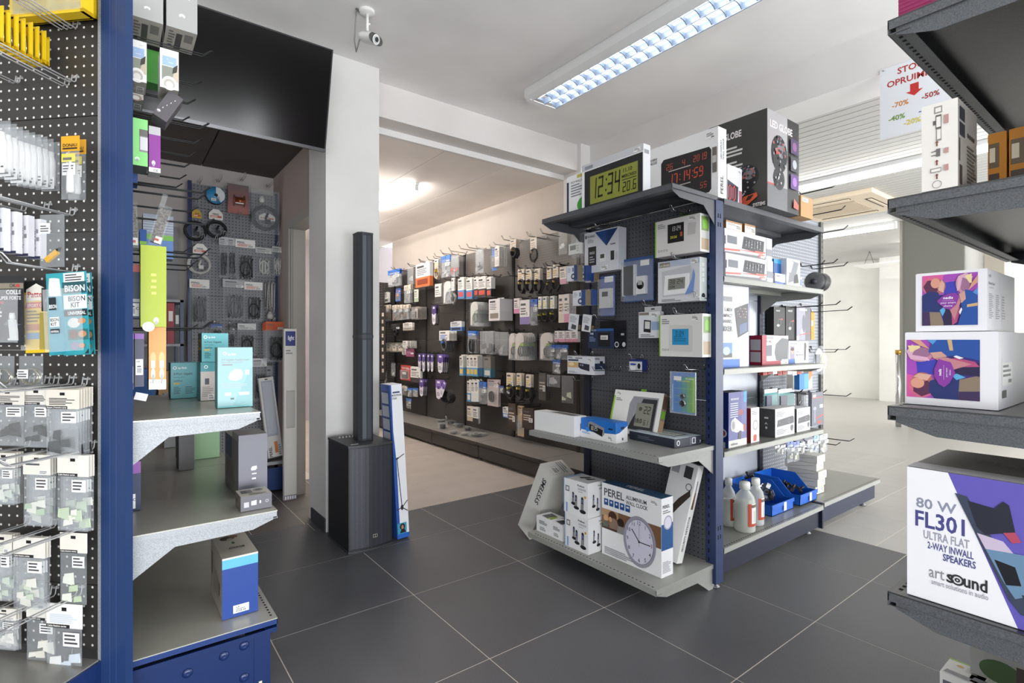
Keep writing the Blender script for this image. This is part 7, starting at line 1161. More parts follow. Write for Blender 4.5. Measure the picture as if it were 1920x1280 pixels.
P.line(.5, .2, .28, .52, .006, '2a2b2e'); P.line(.28, .52, .9, .545, .006, '2a2b2e'); P.line(.2, .52, .4, .525, .012, '2a2b2e'); P.ell(.5, .2, .12, .018, '2a2b2e', 12); P.line(.5, .2, .05, .19, .006, '2a2b2e'); P.line(.5, .2, .98, .17, .006, '2a2b2e'); P.line(.5, .2, .98, .24, .006, '2a2b2e')
P = Print(pm, (0, .16, 0), (0, -.16, 0), (0, 0, 1.09))
for i in range(4): P.rect(.1, .62 + .085 * i, .8, .69 + .085 * i, 'b9bdc6'); P.rect(.1, .695 + .085 * i, .8, .7 + .085 * i, '2a2c34')
pm.build('printed_artwork', MS)
# ---------------------------------------------------------------- back room: packs on the long black wall
ZOOM = {'a': (700, 420, .1718), 'b': (880, 420, .17185), 'c': (700, 600, .1718), 'd': (880, 600, .1719)}
def bpk(zm, name, desc, kind, l, t, b, r, n=1, a='e9e2d6', b2='2a2a2c', c='8a8c90', d=.014, front=.19, step=.018, txt=None, seed=None):
    """packs on one hook of the black wall; l, t, b, r: the front pack in a zoomed view"""
    ox, oy, s = ZOOM[zm]; L, T, B, R_ = ox + l * s, oy + t * s, oy + b * s, ox + r * s
    front = max(front, step * (n - 1) + d + .025); X = 3.94 - front; m, w_, h = span(L, T, B, R_, 'X', X)
    if m.y < 2.9: return
    sd = seed if seed is not None else int(l * 7 + t) % 50
    P = pack(kind, w_, h, d, a, b2, c, sd, txt)
    for k in range(n):
        q = m + Vector((step * k, .003 * math.sin(k * 2.3), .002 * math.sin(k * 1.7)))
        lab = desc if n == 1 else (f'front {desc}' if k == 0 else f'{ORD[k]} behind the front {desc}')
        o = hang_pack(name, lab, 'package', q, math.radians(-90 + 2.5 * math.sin(l) + .15 * math.sin(k)), P, desc if n > 1 else 'single packs on the black wall')
    hook(BGD, (3.94, m.y, m.z + h + .0065), math.radians(-90), .24, WIREB if T > 480 else WIRE)
BG_, CRD, WH = '3f7ad0', 'e8dccb', 'e9e6e2'
bpk('a', 'headset_bag', 'blue headed clear bag high at the far end of black wall', 'bag', 165, 512, 690, 285, 3, BG_, '6a6a6e', 'cfcfd2')
bpk('a', 'clear_bag', 'narrow clear bag of grey cable beside the high blue headed bag', 'bagclear', 370, 462, 662, 440, 1, 'cccccc', '9a9a9e', 'bcbcc0')
bpk('a', 'headset_box', 'white box with orange portrait high on the black wall', 'box', 458, 432, 698, 618, 1, 'e4e4e6', 'd8743c', '8a3a24', .06)
bpk('a', 'cable_card', 'white card strip with yellow tip high on the black wall', 'cable', 652, 392, 600, 725, 3, WH, 'c9b9a8', 'd9b830', .015)
bpk('a', 'clear_bag', 'blue headed bag of white parts, second bay of black wall', 'bag', 742, 357, 592, 836, 2, BG_, 'c9cacc', '9a9ca0')
bpk('a', 'clear_bag', 'clear bag with a red part beside the blue headed bag', 'bagclear', 840, 352, 580, 930, 2, 'd6dade', 'a9acb0', 'b4463c')
bpk('a', 'adapter_box', 'small white box low left of the second row', 'box', 112, 745, 860, 168, 1, 'e2e0dc', 'cfcdc9', '4a4a4c', .03)
bpk('a', 'plug_card', 'small blue card of dark plug in the second row', 'blister', 236, 706, 846, 290, 1, '3a66b4', '3a3a40', 'c8742c')
bpk('a', 'cable_bag', 'beige headed bag of grey cable in the second row', 'bag', 332, 672, 866, 410, 3, CRD, '8a8886', '9c9a98')
bpk('a', 'plug_card', 'pale green narrow card in the second row', 'card', 447, 716, 850, 490, 1, 'd4d9c8', 'a9b49a', '8a8a84', .004)
bpk('a', 'plug_card', 'white and black card in the second bay, second row', 'card', 674, 657, 856, 736, 2, WH, '3a3836', '8a8a84', .006)
bpk('a', 'cable_pack', 'oval clear pack of white cable in the second row', 'clam', 762, 622, 872, 846, 3, 'dcdcda', 'b9b9bb', 'c9c9c9', .02)
bpk('a', 'cable_card', 'white tag with thin cable right of the oval pack', 'cable', 840, 592, 868, 898, 2, WH, '9a9a9a', 'c9c9c9')
for i, x in enumerate((925, 1014)): bpk('a', 'filter_box', ('left', 'right')[i] + ' white carton with tall blue picture in second row', 'box', x, 582 + 4 * i, 818, x + 62, 3, 'e6e4de', '4f86c0', 'c04a4a', .03, step=.034)
for i, x in enumerate((105, 205, 262, 326)): bpk('a', 'plug_bag', ('first', 'second', 'third', 'fourth')[i] + ' beige headed bag of brown fittings in third row', 'bag', x, 888 - 2 * i, 1060 - 6 * i, x + (70, 52, 58, 62)[i], 3, CRD, '5f4230', '8a6a4a', .03)
bpk('a', 'connector_box', 'clear plastic box in the row of clear boxes, third row', 'blister', 394, 906, 1040, 470, 6, 'a9a29c', '5c5450', '8a827c', .03, step=.03)
bpk('a', 'microphone_lead', 'purple tongue card of black lead in third row', 'mic', 632, 892, 1110, 690, 3, 'e2dfea', '4a3a78')
bpk('a', 'cable_hank', 'bare black cable loops in the fourth row at far end', 'cable', 165, 1090, 1210, 320, 2, '2a2826', '18181a', '3a3a3c', .04)
bpk('a', 'plug_card', 'white twin pack under the clear boxes', 'box', 328, 1076, 1160, 422, 2, WH, 'b9b2aa', '8a8a8a', .02)
bpk('a', 'battery_box', 'white packs with blue corner in the fourth row', 'box', 842, 1062, 1166, 965, 2, 'e2e2e4', '4a78c0', '2a2a30', .03)
bpk('c', 'cable_tag', 'fan of cream tags with black leads in the fourth row', 'cable', 682, 118, 330, 870, 5, WH, '4a4a4c', '3f6fc0', .02, step=.03)
for i in range(3): bpk('c', 'plug_card', f'{ORD[i] if i else "first"} dull card with cream label, far fifth row', 'blister', 132 + 64 * i, 246, 348, 190 + 62 * i, 2, '8a8680', 'd8c9a4', '6a645c', .02)
bpk('c', 'plug_card', 'small white ticket in the row of white tickets', 'card', 322, 226, 308, 372, 7, 'ece9e4', 'd2cec8', '9a9a98', .01, step=.026)
bpk('c', 'plug_card', 'maroon card below the white tickets', 'card', 360, 312, 396, 440, 1, '7a3a56', '8a4a68', 'b98aa0', .01)
bpk('c', 'plug_card', 'white ring card beside the maroon card', 'blister', 308, 308, 376, 352, 1, 'e6e2dc', 'd9d5d0', 'ring', .012)
bpk('c', 'clear_bag', 'upper dark grey bag at the far left of black wall', 'bag', 70, 392, 520, 124, 1, '77736e', '3a3836', 'c9c4bc')
bpk('c', 'clear_bag', 'lower dark grey bag at the far left of black wall', 'bag', 66, 542, 680, 150, 1, '6a6662', '35332f', 'c9c4bc')
bpk('c', 'clear_bag', 'narrow clear bag with white label at far fifth row', 'bagclear', 196, 466, 610, 240, 1, 'cfcac4', '8a857e', 'd9d4cc')
bpk('c', 'plug_card', 'red and white card of black adapter, far end', 'blister', 280, 490, 650, 386, 2, 'c8443a', '3a3638', 'e2e0de', .03)
bpk('c', 'plug_card', 'white and black card right of the red card', 'card', 410, 506, 672, 510, 2, WH, '3c3a3a', '8a8a8a', .02)
for i, (x, t, b) in enumerate(((486, 365, 560), (530, 366, 572), (582, 368, 572), (622, 370, 572))): bpk('c', 'microphone_lead', f'{ORD[i] if i else "first"} purple tongue card of microphone lead in fifth row', 'mic', x, t, b, x + 36, 2, 'e4e0ec', '5a4a8c')
bpk('c', 'microphone_lead', 'wide purple tongue card with red and black leads', 'mic', 694, 372, 584, 768, 4, 'e2e0ea', '6a52a4', step=.03)
bpk('c', 'plug_card', 'small beige card of plugs near the base, far end', 'bag', 312, 714, 818, 366, 2, CRD, '7a6a58', '5a5048')
for i, x in enumerate((370, 430)): bpk('c', 'plug_bag', ('left', 'right')[i] + ' blue headed small bag near the base', 'bag', x, 738, 832, x + 48, 2, BG_, 'b9b4ac', 'd9d4ce')
bpk('c', 'microphone_lead', 'purple tongue card with bundled black lead near the base', 'mic', 494, 640, 836, 556, 3, 'e0dcea', '5f4c94', step=.03)
bpk('c', 'plug_bag', 'lowest blue headed bag near the base', 'bag', 356, 848, 956, 416, 1, BG_, 'c4c0ba', '8a8680')
bpk('c', 'microphone_lead', 'large purple tongue card left of the big black coil', 'mic', 672, 648, 866, 752, 2, 'e4e0ee', '8a6ab8', step=.03)
o = None
p = at(700 + 815 * .1718, 600 + 835 * .1718, 'X', 3.7); o = empty('cable_coil', p, math.radians(-90)); tag(o, 'big loose coil of black microphone cable with tilted purple card', 'cable'); q = MB(); coil(q, 0, 0, 0, .135, .006, mat('1a1a1c', .4), 10, 18, .62, 5, spread=.05); q.build('cable', o)
for nm, me in pack('mic', .12, .27, .02, 'e6e2ee', '7a5fb0'): 
    if nm != 'cable': e = link(nm, me, o, (-.09, -.07, -.02), 0, (0, math.radians(28), 0))
MB().tube([(.0, -.02, -.1), (-.06, -.02, -.2), (-.02, -.02, -.27)], .006, BLACK, 6).tube([(-.02, -.02, -.27), (-.0, -.02, -.31)], .011, mat('9a9a9c', .3, .6), 8).build('connector', o)
for i, (x, t) in enumerate(((940, 376), (1016, 378), (1056, 378), (1096, 378))): bpk('c', 'filter_box', f'{ORD[i] if i else "first"} tall box with blue front in the fifth row', 'box', x, t, 602 + 3 * i, x + 40, 3, 'dedcd4', '5f9ac4', 'd8b84a', .03, step=.034)
for i, x in enumerate((1022, 1068, 1108)): bpk('c', 'filter_box', f'{ORD[i] if i else "first"} tall white carton with blue side in the sixth row', 'box', x, 645, 886, x + 40, 2, 'e8e6e0', 'dfe2e0' if i else '5f9ac4', 'e2e2dc', .04, step=.045)
bpk('c', 'plug_card', 'beige card next to dark pack near the deck', 'card', 1026, 936, 1094, 1080, 2, 'e6ddcf', 'c8b8a2', '8a7a68', .01)
bpk('c', 'adapter_card', 'white card with dark adapter near the deck', 'card', 1084, 942, 1116, 1148, 2, 'dcdad8', '2e2c2c', '77757a', .01)
bpk('c', 'cable_bag', 'blue headed oval bag of black cable in the fourth row', 'bagcable', 1032, 120, 358, 1118, 3, BG_, '1e1e20', 'cccccc')
# nearer bays
bpk('b', 'clear_bag', 'clear bag of black stick at the top of nearer bay', 'bagclear', 62, 282, 545, 152, 2, 'd6d6d6', '2c2c2e', '9a9a9c')
bpk('b', 'bulb_pack', 'blue capped clear tube at the top of nearer bay', 'blister', 226, 268, 508, 280, 1, '3a76c8', '55534f', '8a8886', .03)
bpk('b', 'filter_box', 'tall white carton in the row of white cartons, top', 'box', 276, 238, 468, 325, 4, 'e8e4df', 'dcd8d2', 'c9c4be', .02, step=.034)
bpk('b', 'cable_card', 'cream card with black lead at the top beside the upright', 'cable', 424, 182, 372, 530, 4, CRD, '232224', 'b99a6a')
bpk('b', 'cable_card', 'cream card with coiled black lead alone at the top', 'cable', 640, 160, 420, 762, 1, CRD, '232224', 'b9a08a')
bpk('b', 'foil_bag', 'crinkled silver bag at the top near the end display', 'bagclear', 972, 70, 340, 1070, 1, 'e2e2e2', 'd2d2d0', 'e9e9e8')
for i, (l, t, b, r) in enumerate(((506, 500, 752, 622), (598, 498, 748, 700), (690, 494, 752, 792))): bpk('b', 'cable_card', f'{ORD[i] if i else "first"} cream card with looped black lead, second row', 'cable', l, t, b, r, 3, CRD, '1f1e20', 'c9a86a')
for i, (l, t, b, r) in enumerate(((830, 470, 740, 908), (892, 450, 732, 990))): bpk('b', 'cable_card', ('left', 'right')[i] + ' cream card with looped black lead nearer the end display', 'cable', l, t, b, r, 2, CRD, '222124', 'c4a25c')
bpk('b', 'plug_card', 'cream and pink card beside the end display, second row', 'card', 984, 470, 660, 1062, 2, 'ece2d8', 'd9a8b8', '8a8a8a', .01)
for i, (l, r) in enumerate(((50, 92), (96, 176), (186, 238))): bpk('b', 'earphone_box', f'{ORD[i] if i else "first"} white topped black box, second row', 'box', l, 574, 798, r, 2, 'e8e4e0', '26262a', 'c4463c', .03, step=.034)
bpk('b', 'subwoofer_box', 'large white box with green edge and blue cone print', 'box', 214, 806, 1056, 330, 1, 'ece8ea', 'e6e2e4', '8a7f74', .2)
bpk('b', 'plug_card', 'pink and grey card left in the third row, nearer bay', 'card', 486, 812, 976, 545, 2, 'e6d9dc', 'd089b0', '7a7a7c', .02)
bpk('b', 'plug_card', 'white and violet pack under the pink card', 'card', 550, 832, 1094, 656, 2, 'e9e4e4', '8a7ab0', '6a6a6c', .02)
bpk('b', 'cable_bag', 'blue headed bag of grey sleeve in the third row', 'bag', 668, 822, 1106, 740, 2, '2f62b8', '6a6c74', '8a8c94')
for i, (l, r) in enumerate(((740, 800), (790, 860), (866, 944))): bpk('b', 'cable_card', f'{ORD[i] if i else "first"} white card of yellow and black plugs, third row', 'cable', l, 795 - 4 * i, 1060, r, 3, WH, '2a2624', 'e0d23a')
bpk('b', 'plug_card', 'cream card with round brown photo, third row', 'card', 974, 772, 1076, 1034, 2, 'e8dfd2', 'ddd2c2', '8a6f55', .02)
bpk('b', 'plug_card', 'white and pink card next to round photo card', 'card', 1034, 764, 1072, 1090, 5, 'e9e2e0', 'd89ab4', '8a8a8c', .012, step=.022)
bpk('b', 'cable_pack', 'clear clamshell of grey green cable, long row', 'clam', 8, 842, 1116, 90, 8, 'dcdad4', '5c6454', 'a9b29c', .024, step=.026)
bpk('d', 'cable_bag', 'clear bag of crumpled grey cable, fourth row', 'bagclear', 116, 122, 370, 262, 3, 'cfcfcf', '6a6a6c', '9c9c9e', .04, step=.04)
bpk('d', 'cable_bag', 'clear bag of dark cable beside the crumpled grey one', 'bagclear', 282, 130, 360, 330, 1, 'cfcfcf', '3a3a3c', '6c6c6e')
bpk('d', 'cable_bag', 'bag of pale cable at the end of the fourth row bags', 'bagclear', 318, 132, 384, 420, 2, 'd4d4d4', 'a9a9aa', '8a8a8c')
bpk('d', 'charger_pack', 'arched beige clamshell at the upright, fourth row', 'clam', 424, 134, 434, 500, 2, 'ddd4cc', '35342f', '8aa83a', .026, step=.03)
bpk('d', 'charger_pack', 'arched beige clamshell in the long row with green bands', 'clam', 488, 130, 436, 596, 6, 'ddd4cc', '35342f', '9ab83a', .026, step=.034)
bpk('d', 'charger_pack', 'arched beige clamshell alone behind blue headed bags', 'clam', 760, 128, 436, 912, 2, 'ddd4cc', '3a3934', '8aa83a', .026, step=.03)
for i, l in enumerate((930, 972, 1048, 1110)): bpk('d', 'battery_pack', f'{ORD[i] if i else "first"} pink and white battery card beside the end display', 'card', l, 118, 240, l + (40, 70, 66, 74)[i], 2, 'ebe6e6', 'c98aa4', '4a4a4e', .02)
for i, (l, r) in enumerate(((872, 936), (944, 1068))): bpk('d', 'screw_bag', ('left', 'right')[i] + ' blue headed bag of metal parts beside the end display', 'bag', l, 270, 430, r, 2, '2f62b4', 'd2d2d2', '9a9a9c', .03)
bpk('d', 'screw_bag', 'small blue topped clear bag below the metal parts bags', 'bag', 904, 432, 582, 996, 1, '2f62b4', 'bcbcbc', 'dcdcdc')
for i, (l, t, b, r) in enumerate(((384, 572, 850, 500), (496, 575, 850, 590), (600, 590, 864, 690))): bpk('d', 'cable_card', f'{ORD[i] if i else "first"} cream card with thin black yellow tipped lead, fifth row', 'cable', l, t, b, r, 3, CRD, '222022', 'd8c060')
bpk('d', 'headphone_card', 'dark grey card with pale arms print, fifth row', 'card', 757, 574, 866, 832, 3, '55504c', '48433f', 'b9b2aa', .02)
bpk('d', 'pen_bag', 'bag of silver tubes under the blue topped bag', 'bagclear', 842, 592, 722, 992, 1, 'dcdcdc', 'c4c4c6', 'b4b4b8')
bpk('d', 'clear_bag', 'clear bag with green edge and pale card, fifth row', 'bagclear', 1006, 600, 896, 1134, 1, 'd8d8d0', 'd4dcc0', '5a5a56')
bpk('d', 'filter_box', 'dark teal fronted tall box beside the upright row', 'box', 156, 380, 620, 236, 2, '77736c', '4a7a8c', 'c9c9c4', .03, step=.034)
bpk('d', 'cable_bag', 'blue headed bag of grey lead, sixth row', 'bag', 108, 672, 908, 180, 2, BG_, '9a9894', '6a6a6a')
bpk('d', 'cable_pack', 'pinkish clear pack with round ring, sixth row', 'blister', 176, 642, 930, 296, 2, 'c9b9b8', 'd9d4d2', 'ring', .03, step=.034)
bpk('d', 'plug_bag', 'small blue bag left of the yellow tipped leads', 'bag', 318, 712, 792, 376, 1, '3a62ac', 'd2d2d4', '9c9c9e')
bpk('d', 'adapter_pack', 'small black pack with white label, sixth row', 'card', 384, 742, 820, 440, 1, '3a383a', '2a2a2c', 'e2e2e2', .02)
bpk('d', 'lamp_box', 'small white and blue box low at the upright', 'box', 364, 938, 1056, 424, 1, 'e8e6e2', '4f8cc4', 'd2d2d2', .03)
bpk('d', 'tool_card', 'brown card with crossed pale lines, lowest row', 'card', 424, 906, 1190, 502, 2, '4a3a34', '3c2f2a', 'c9bcae', .012)
bpk('d', 'ring_pack', 'tan card with clear ring, lowest row', 'blister', 502, 930, 1260, 575, 1, 'c9b08a', 'd9d6d0', 'ring', .03)
bpk('d', 'tool_card', 'dark brown card with fanned pale lines, lowest row', 'card', 580, 950, 1172, 696, 3, '41322c', '352924', 'c9bcae', .012)
for px, py in ((742, 500), (770, 494), (790, 486), (806, 482), (820, 476), (832, 470), (848, 466), (868, 462), (883, 460), (950, 446), (998, 440), (1024, 435), (962, 512), (985, 508), (1005, 506), (1030, 498), (1050, 495)):
    q = at(px + 28, py + 9, 'X', 3.94)
    if q.y > 2.95: hook(BGD, q, math.radians(-90), .3, WIREB if py > 480 else mat('8f8a84', .3, .7), rise=.05)
# vertical sign strip and packs of rings on the deck
o = MB().box((0, 0, 0), (.12, .012, 1.25), mat('2c2826', .5)).build('sign_strip', None, loc=(3.62, 8.45, .75), rz=math.radians(-70)); tag(o, 'narrow dark upright sign strip with pale vertical lettering at the far end', 'sign')
pm = MB(); P = Print(pm, (0, 0, 0), (.12, 0, 0), (0, 0, 1.25))
for i in range(9): P.rect(.3, .1 + .095 * i, .7 - .1 * (i % 2), .15 + .095 * i, 'c9bfb4')
pm.build('printed_text', o)
k = 0
for px, py, w_, h, col in ((830, 803, .1, .07, '2a2a2c'), (845, 795, .12, .05, '3a3a3c'), (862, 801, .1, .045, '2e2e30'), (877, 806, .1, .045, '37322e'), (850, 812, .12, .03, '8a8680'), (893, 817, .16, .03, '6a645e'), (835, 801, .05, .02, 'd9d2c6'), (878, 795, .14, .02, '77716a'), (905, 815, .12, .02, '8a847c'), (861, 787, .13, .035, '45423f'), (872, 815, .1, .03, '9a958c'), (838, 790, .1, .03, '4a4640')):
    p = at(px, py, 'Z', .226); o = empty('tape_pack', (min(p.x, 3.82), p.y, .2255 + .003 * (k % 3)), .3 * k); tag(o, ('first', 'second', 'third', 'fourth', 'fifth', 'sixth', 'seventh', 'eighth', 'ninth', 'tenth', 'eleventh', 'twelfth')[k] + ' from the far end of clear packs of black tape lying on the deck', 'package', 'tape packs on the deck'); k += 1
    MB().box((-w_ / 2, -w_ / 2, 0), (w_ / 2, w_ / 2, h), CLEAR).build('clear_shell', o)
    MB().lathe([(w_ * .4, .004), (w_ * .4, h * .85), (w_ * .2, h * .85), (w_ * .2, .004), (w_ * .4, .004)], mat(col, .4), n=18).build('tape_roll', o)
# ---------------------------------------------------------------- lamps, camera, screen, air conditioner, signs
TUBE = lambda s, c='fffdf8': mat(c, .5, kind='emit', s=s)
# louvred ceiling lamp
LL = empty('louvre_lamp', (2.925, 2.35, 3.43)); tag(LL, 'long white ceiling lamp with mirrored louvre over the aisle', 'lamp')
x0, x1, y0, y1, zb, zt = 2.763, 3.088, .95, 3.455, 3.43, 3.52
wm = mat('eceded', .4); mir = mat('8f9cae', .3, .2)
b = MB(); b.box((x0, y0, zt - .004), (x1, y1, zt + .008), wm)
b.prism([(x0, y0, zt), (x0, y0, zb + .03), (x0 + .05, y0, zb), (x0 + .055, y0, zb), (x0 + .055, y0, zb + .004), (x0 + .008, y0, zt)], (0, y1 - y0, 0), wm)
b.prism([(x1, y0, zt), (x1, y0, zb), (x1 - .012, y0, zb), (x1 - .012, y0, zt)], (0, y1 - y0, 0), wm)
for y in (y0, y1 - .05): b.box((x0 + .02, y, zb), (x1, y + .05, zb + .006), wm)
b.build('housing', LL, world=True)
xa, xb = x0 + .055, x1 - .012
for xt in (xa + .065, xb - .065):
    MB().tube([(xt, y0 + .04, zb + .055), (xt, y1 - .06, zb + .055)], .013, TUBE(6, 'fdfeff'), 10).build('tube', LL, world=True)
n = 24; L = (y1 - y0 - .1) / n
m0 = MB()
for xs in ((xa, xa + .13), (xb - .13, xb)):
    m0.prism([(xs[0], 0, .0), (xs[0], 0, .05), (xs[1], 0, .05), (xs[1], 0, 0), ((xs[0] + xs[1]) / 2 + .04, 0, .022), ((xs[0] + xs[1]) / 2, 0, .03), ((xs[0] + xs[1]) / 2 - .04, 0, .022)], (0, .006, 0), mir)
fin = m0.mesh('fin')
for i in range(n + 1): link('fin', fin, LL, (-LL.location.x, y0 + .05 + i * L - LL.location.y, zb + .003 - LL.location.z))
rf = MB()
for xs in (xa, (xa + xb) / 2 - .004, xb - .006): rf.box((xs, y0 + .05, zb + .002), (xs + .008, y1 - .05, zb + .05), mir)
rf.box((xa, y0 + .05, zt - .012), (xb, y1 - .05, zt - .008), mir); rf.build('reflector', LL, world=True)
fill_lamp = copy_tree(LL); fill_lamp.location = (.35, -1.4, 3.43); fill_lamp['label'] = 'added louvred ceiling lamp, unseen behind the viewer, to brighten the left shelving'  # unseen copy, added to light the left shelving and floor
# batten lamp on the back room ceiling
def batten(x, y0, label, st=33):
    o = empty('batten_lamp', (x, y0 + .75, 3.2)); tag(o, label, 'lamp', 'bare tube lamps')
    MB().box((x - .022, y0, 3.17), (x + .022, y0 + 1.5, 3.2), wm).build('housing', o, world=True)
    MB().tube([(x, y0 + .04, 3.12), (x, y0 + 1.46, 3.12)], .02, TUBE(st, 'fffaf3'), 10).build('tube', o, world=True)
    for y in (y0 + .015, y0 + 1.465): MB().box((x - .018, y, 3.11), (x + .018, y + .02, 3.17), wm).build('lamp_holder', o, world=True)
batten(2.74, 5.36, 'white fluorescent batten nearest on the back room ceiling boards')
batten(2.74, 7.1, 'added fluorescent batten, unseen behind the pillar, deeper in the same row')  # added out of view to brighten the back room
batten(2.0, 5.3, 'added fluorescent batten, unseen, on the ceiling board left of the first one')  # added row, hidden by the pillar, for more back room light
batten(2.0, 7.1, 'added fluorescent batten, unseen, deepest on the left of the back room ceiling')  # also added and hidden, lighting the deep end
# showroom strip lamps
def strip(x, y0, y1, label, z=3.3, r=.035, s=7):
    o = empty('strip_lamp', (x, (y0 + y1) / 2, z + .08)); tag(o, label, 'lamp', 'bare tube lamps')
    MB().box((x - .05, y0, z + .035), (x + .05, y1, z + .08), wm).build('housing', o, world=True)
    MB().tube([(x, y0 + .02, z), (x, y1 - .02, z)], r, TUBE(s), 10).build('tube', o, world=True)
    for y in (y0, y1 - .03): MB().box((x - .045, y, z - .035), (x + .045, y + .03, z + .04), wm).build('lamp_holder', o, world=True)
strip(6.85, .4, 4.4, 'long glowing strip lamp nearest on the slatted ceiling, above the air conditioner')
strip(10.25, 3.02, 5.6, 'glowing strip lamp farther back on the slatted ceiling, ending at grey panel')
strip(12.6, .2, 3.6, 'added strip lamp behind the grey panel, deepest on the slatted ceiling, brightening far wall', s=30)  # added to lift the far showroom wall
# ceiling cassette air conditioner
def ac():
    z = 3.38; o = empty('air_conditioner', (8.6, 3.2, z)); tag(o, 'cream ceiling cassette air conditioner set in the slatted ceiling', 'air conditioner')
    cm_ = mat('d9c9b2', .5); x0, x1, y0, y1 = 7.75, 9.05, 2.55, 3.9
    b = MB()
    b.box((x0, y0, z - .06), (x1, y1, z - .0), cm_); b.build('body', o, world=True)
    g_ = MB().box((x0 + .3, y0 + .3, z - .068), (x1 - .3, y1 - .3, z - .06), mat('b7a896', .6)); gr = g_.build('grille', o, world=True)
    k = 14
    for i in range(k):
        q = x0 + .31 + i * (x1 - x0 - .62) / k; MB().box((q, y0 + .31, z - .073), (q + .02, y1 - .31, z - .068), cm_).build('slat', gr, world=True)
    for a, b_ in (((x0 + .1, y0 + .3), (x0 + .19, y1 - .3)), ((x1 - .19, y0 + .3), (x1 - .1, y1 - .3)), ((x0 + .3, y0 + .1), (x1 - .3, y0 + .19)), ((x0 + .3, y1 - .19), (x1 - .3, y1 - .1))):
        v = MB().box((a[0], a[1], z - .0605), (b_[0], b_[1], z - .06), mat('4a4038', .7)).build('air_outlet', o, world=True)
        MB().box((a[0] + .01, a[1] + .01, z - .075), (b_[0] - .04 if b_[0] - a[0] < .2 else b_[0] - .01, b_[1] - .04 if b_[1] - a[1] < .2 else b_[1] - .01, z - .066), cm_).build('vane', v, world=True)
ac()
# suspended white panel far back
o = empty('hanging_panel', (13.3, 4.0, 3.1)); tag(o, 'flat white panel hung on wires in front of the far wall', 'panel lamp')
MB().box((12.9, 3.2, 3.05), (13.6, 4.6, 3.075), mat('f0f0ee', .4)).build('panel', o, world=True)
for a in ((12.95, 3.4), (13.55, 3.4), (12.95, 4.4), (13.55, 4.4)): MB().tube([(a[0], a[1], 3.07), (13.25, a[1], 3.38)], .004, BLACK, 4).build('suspension_wire', o, world=True)
# two luminaires leaning on the far wall
o = empty('light_fitting', (14.4, 3.45, 0)); tag(o, 'tall narrow silver light fitting leaning against the far wall', 'light fitting', 'fittings leaning on the far wall')
for k in range(3): MB().box((14.45, 3.42 + k * .1, 0.02), (14.53, 3.5 + k * .1, 2.05), mat('c3cbd4', .3, .4)).build('channel', o, world=True)
MB().box((14.53, 3.4, 0.0), (14.58, 3.73, 2.07), mat('cdd0d2', .4)).build('housing', o, world=True)
o = empty('light_fitting', (14.4, 3.0, 0)); tag(o, 'shorter louvred light fitting with ladder of slats leaning on far wall', 'light fitting', 'fittings leaning on the far wall')
MB().box((14.5, 2.78, 0), (14.56, 3.36, 1.72), mat('d4d3cf', .4)).build('housing', o, world=True)
for q in (2.83, 3.02, 3.21):
    MB().box((14.47, q, .03), (14.5, q + .1, 1.69), mat('efeee6', .25, .3)).build('reflector', o, world=True)
m0 = MB().box((0, 0, 0), (.05, .56, .012), mat('a8a49a', .3, .4)).mesh('slat')
for k in range(26): link('slat', m0, o, (.055, -.21, .06 + k * .064))
# security camera
SC = empty('security_camera', (1.30, 3.25, 3.53)); tag(SC, 'white bullet security camera hanging from the ceiling beside the screen', 'camera')
p = Vector((1.30, 3.25, 3.53)); wp = mat('f1f0ee', .35)
MB().lathe([(.05, 0), (.05, -.012), (.042, -.018), (.012, -.02)], wp, p, 20).build('ceiling_plate', SC, world=True)
MB().tube([p + Vector((.004, 0, -.015)), p + Vector((.004, 0, -.13))], .009, wp, 8).tube([p + Vector((.004, 0, -.085)), p + Vector((.02, -.01, -.085))], .007, wp, 6).build('stem', SC, world=True)
body = MB(); ax = Vector((.35, -.86, -.36)).normalized(); sd = ax.cross(Vector((0, 0, 1))).normalized(); upv = sd.cross(ax)
c0 = p + Vector((-.01, .03, -.165)); pr = []
for t_, wd, ht in ((-.0, .05, .028), (.03, .062, .034), (.12, .062, .034)):
    pr.append([c0 + ax * t_ + sd * (wd * math.cos(a)) + upv * (ht * math.sin(a) * (1 if abs(math.sin(a)) < .9 else .92)) for a in [2 * math.pi * i / 16 for i in range(16)]])
for i in (0, 1): body.add(pr[i] + pr[i + 1], [(j, (j + 1) % 16, 16 + (j + 1) % 16, 16 + j) for j in range(16)], wp, True)
body.poly(pr[0], wp); body.build('housing', SC, world=True)
MB().poly([c0 + ax * .118 + (q - c0 - ax * .12) * .93 for q in pr[2]], mat('141416', .2)).build('front_glass', SC, world=True)
lens = MB(); cc = c0 + ax * .119
for r_, d_, m_ in ((.03, .0, wp), (.024, .004, mat('d0d0d0', .3)), (.015, .006, BLACK)):
    lens.poly([cc + ax * (d_ + .002) + sd * r_ * math.cos(a) + upv * r_ * math.sin(a) for a in [2 * math.pi * i / 18 for i in range(18)]], m_)
lens.build('lens', SC, world=True)
MB().tube([p + Vector((-.06, .02, -.005)), p + Vector((-.065, .02, -.07)), p + Vector((-.07, .03, -.2)), p + Vector((-.05, .05, -.26)), p + Vector((-.035, .05, -.2)), p + Vector((-.03, .04, -.17))], .005, mat('8d8d87', .5), 6).tube([p + Vector((-.065, .02, -.0)), p + Vector((-.03, .02, -.012))], .008, mat('55524e', .6), 5).build('cable', SC, world=True)
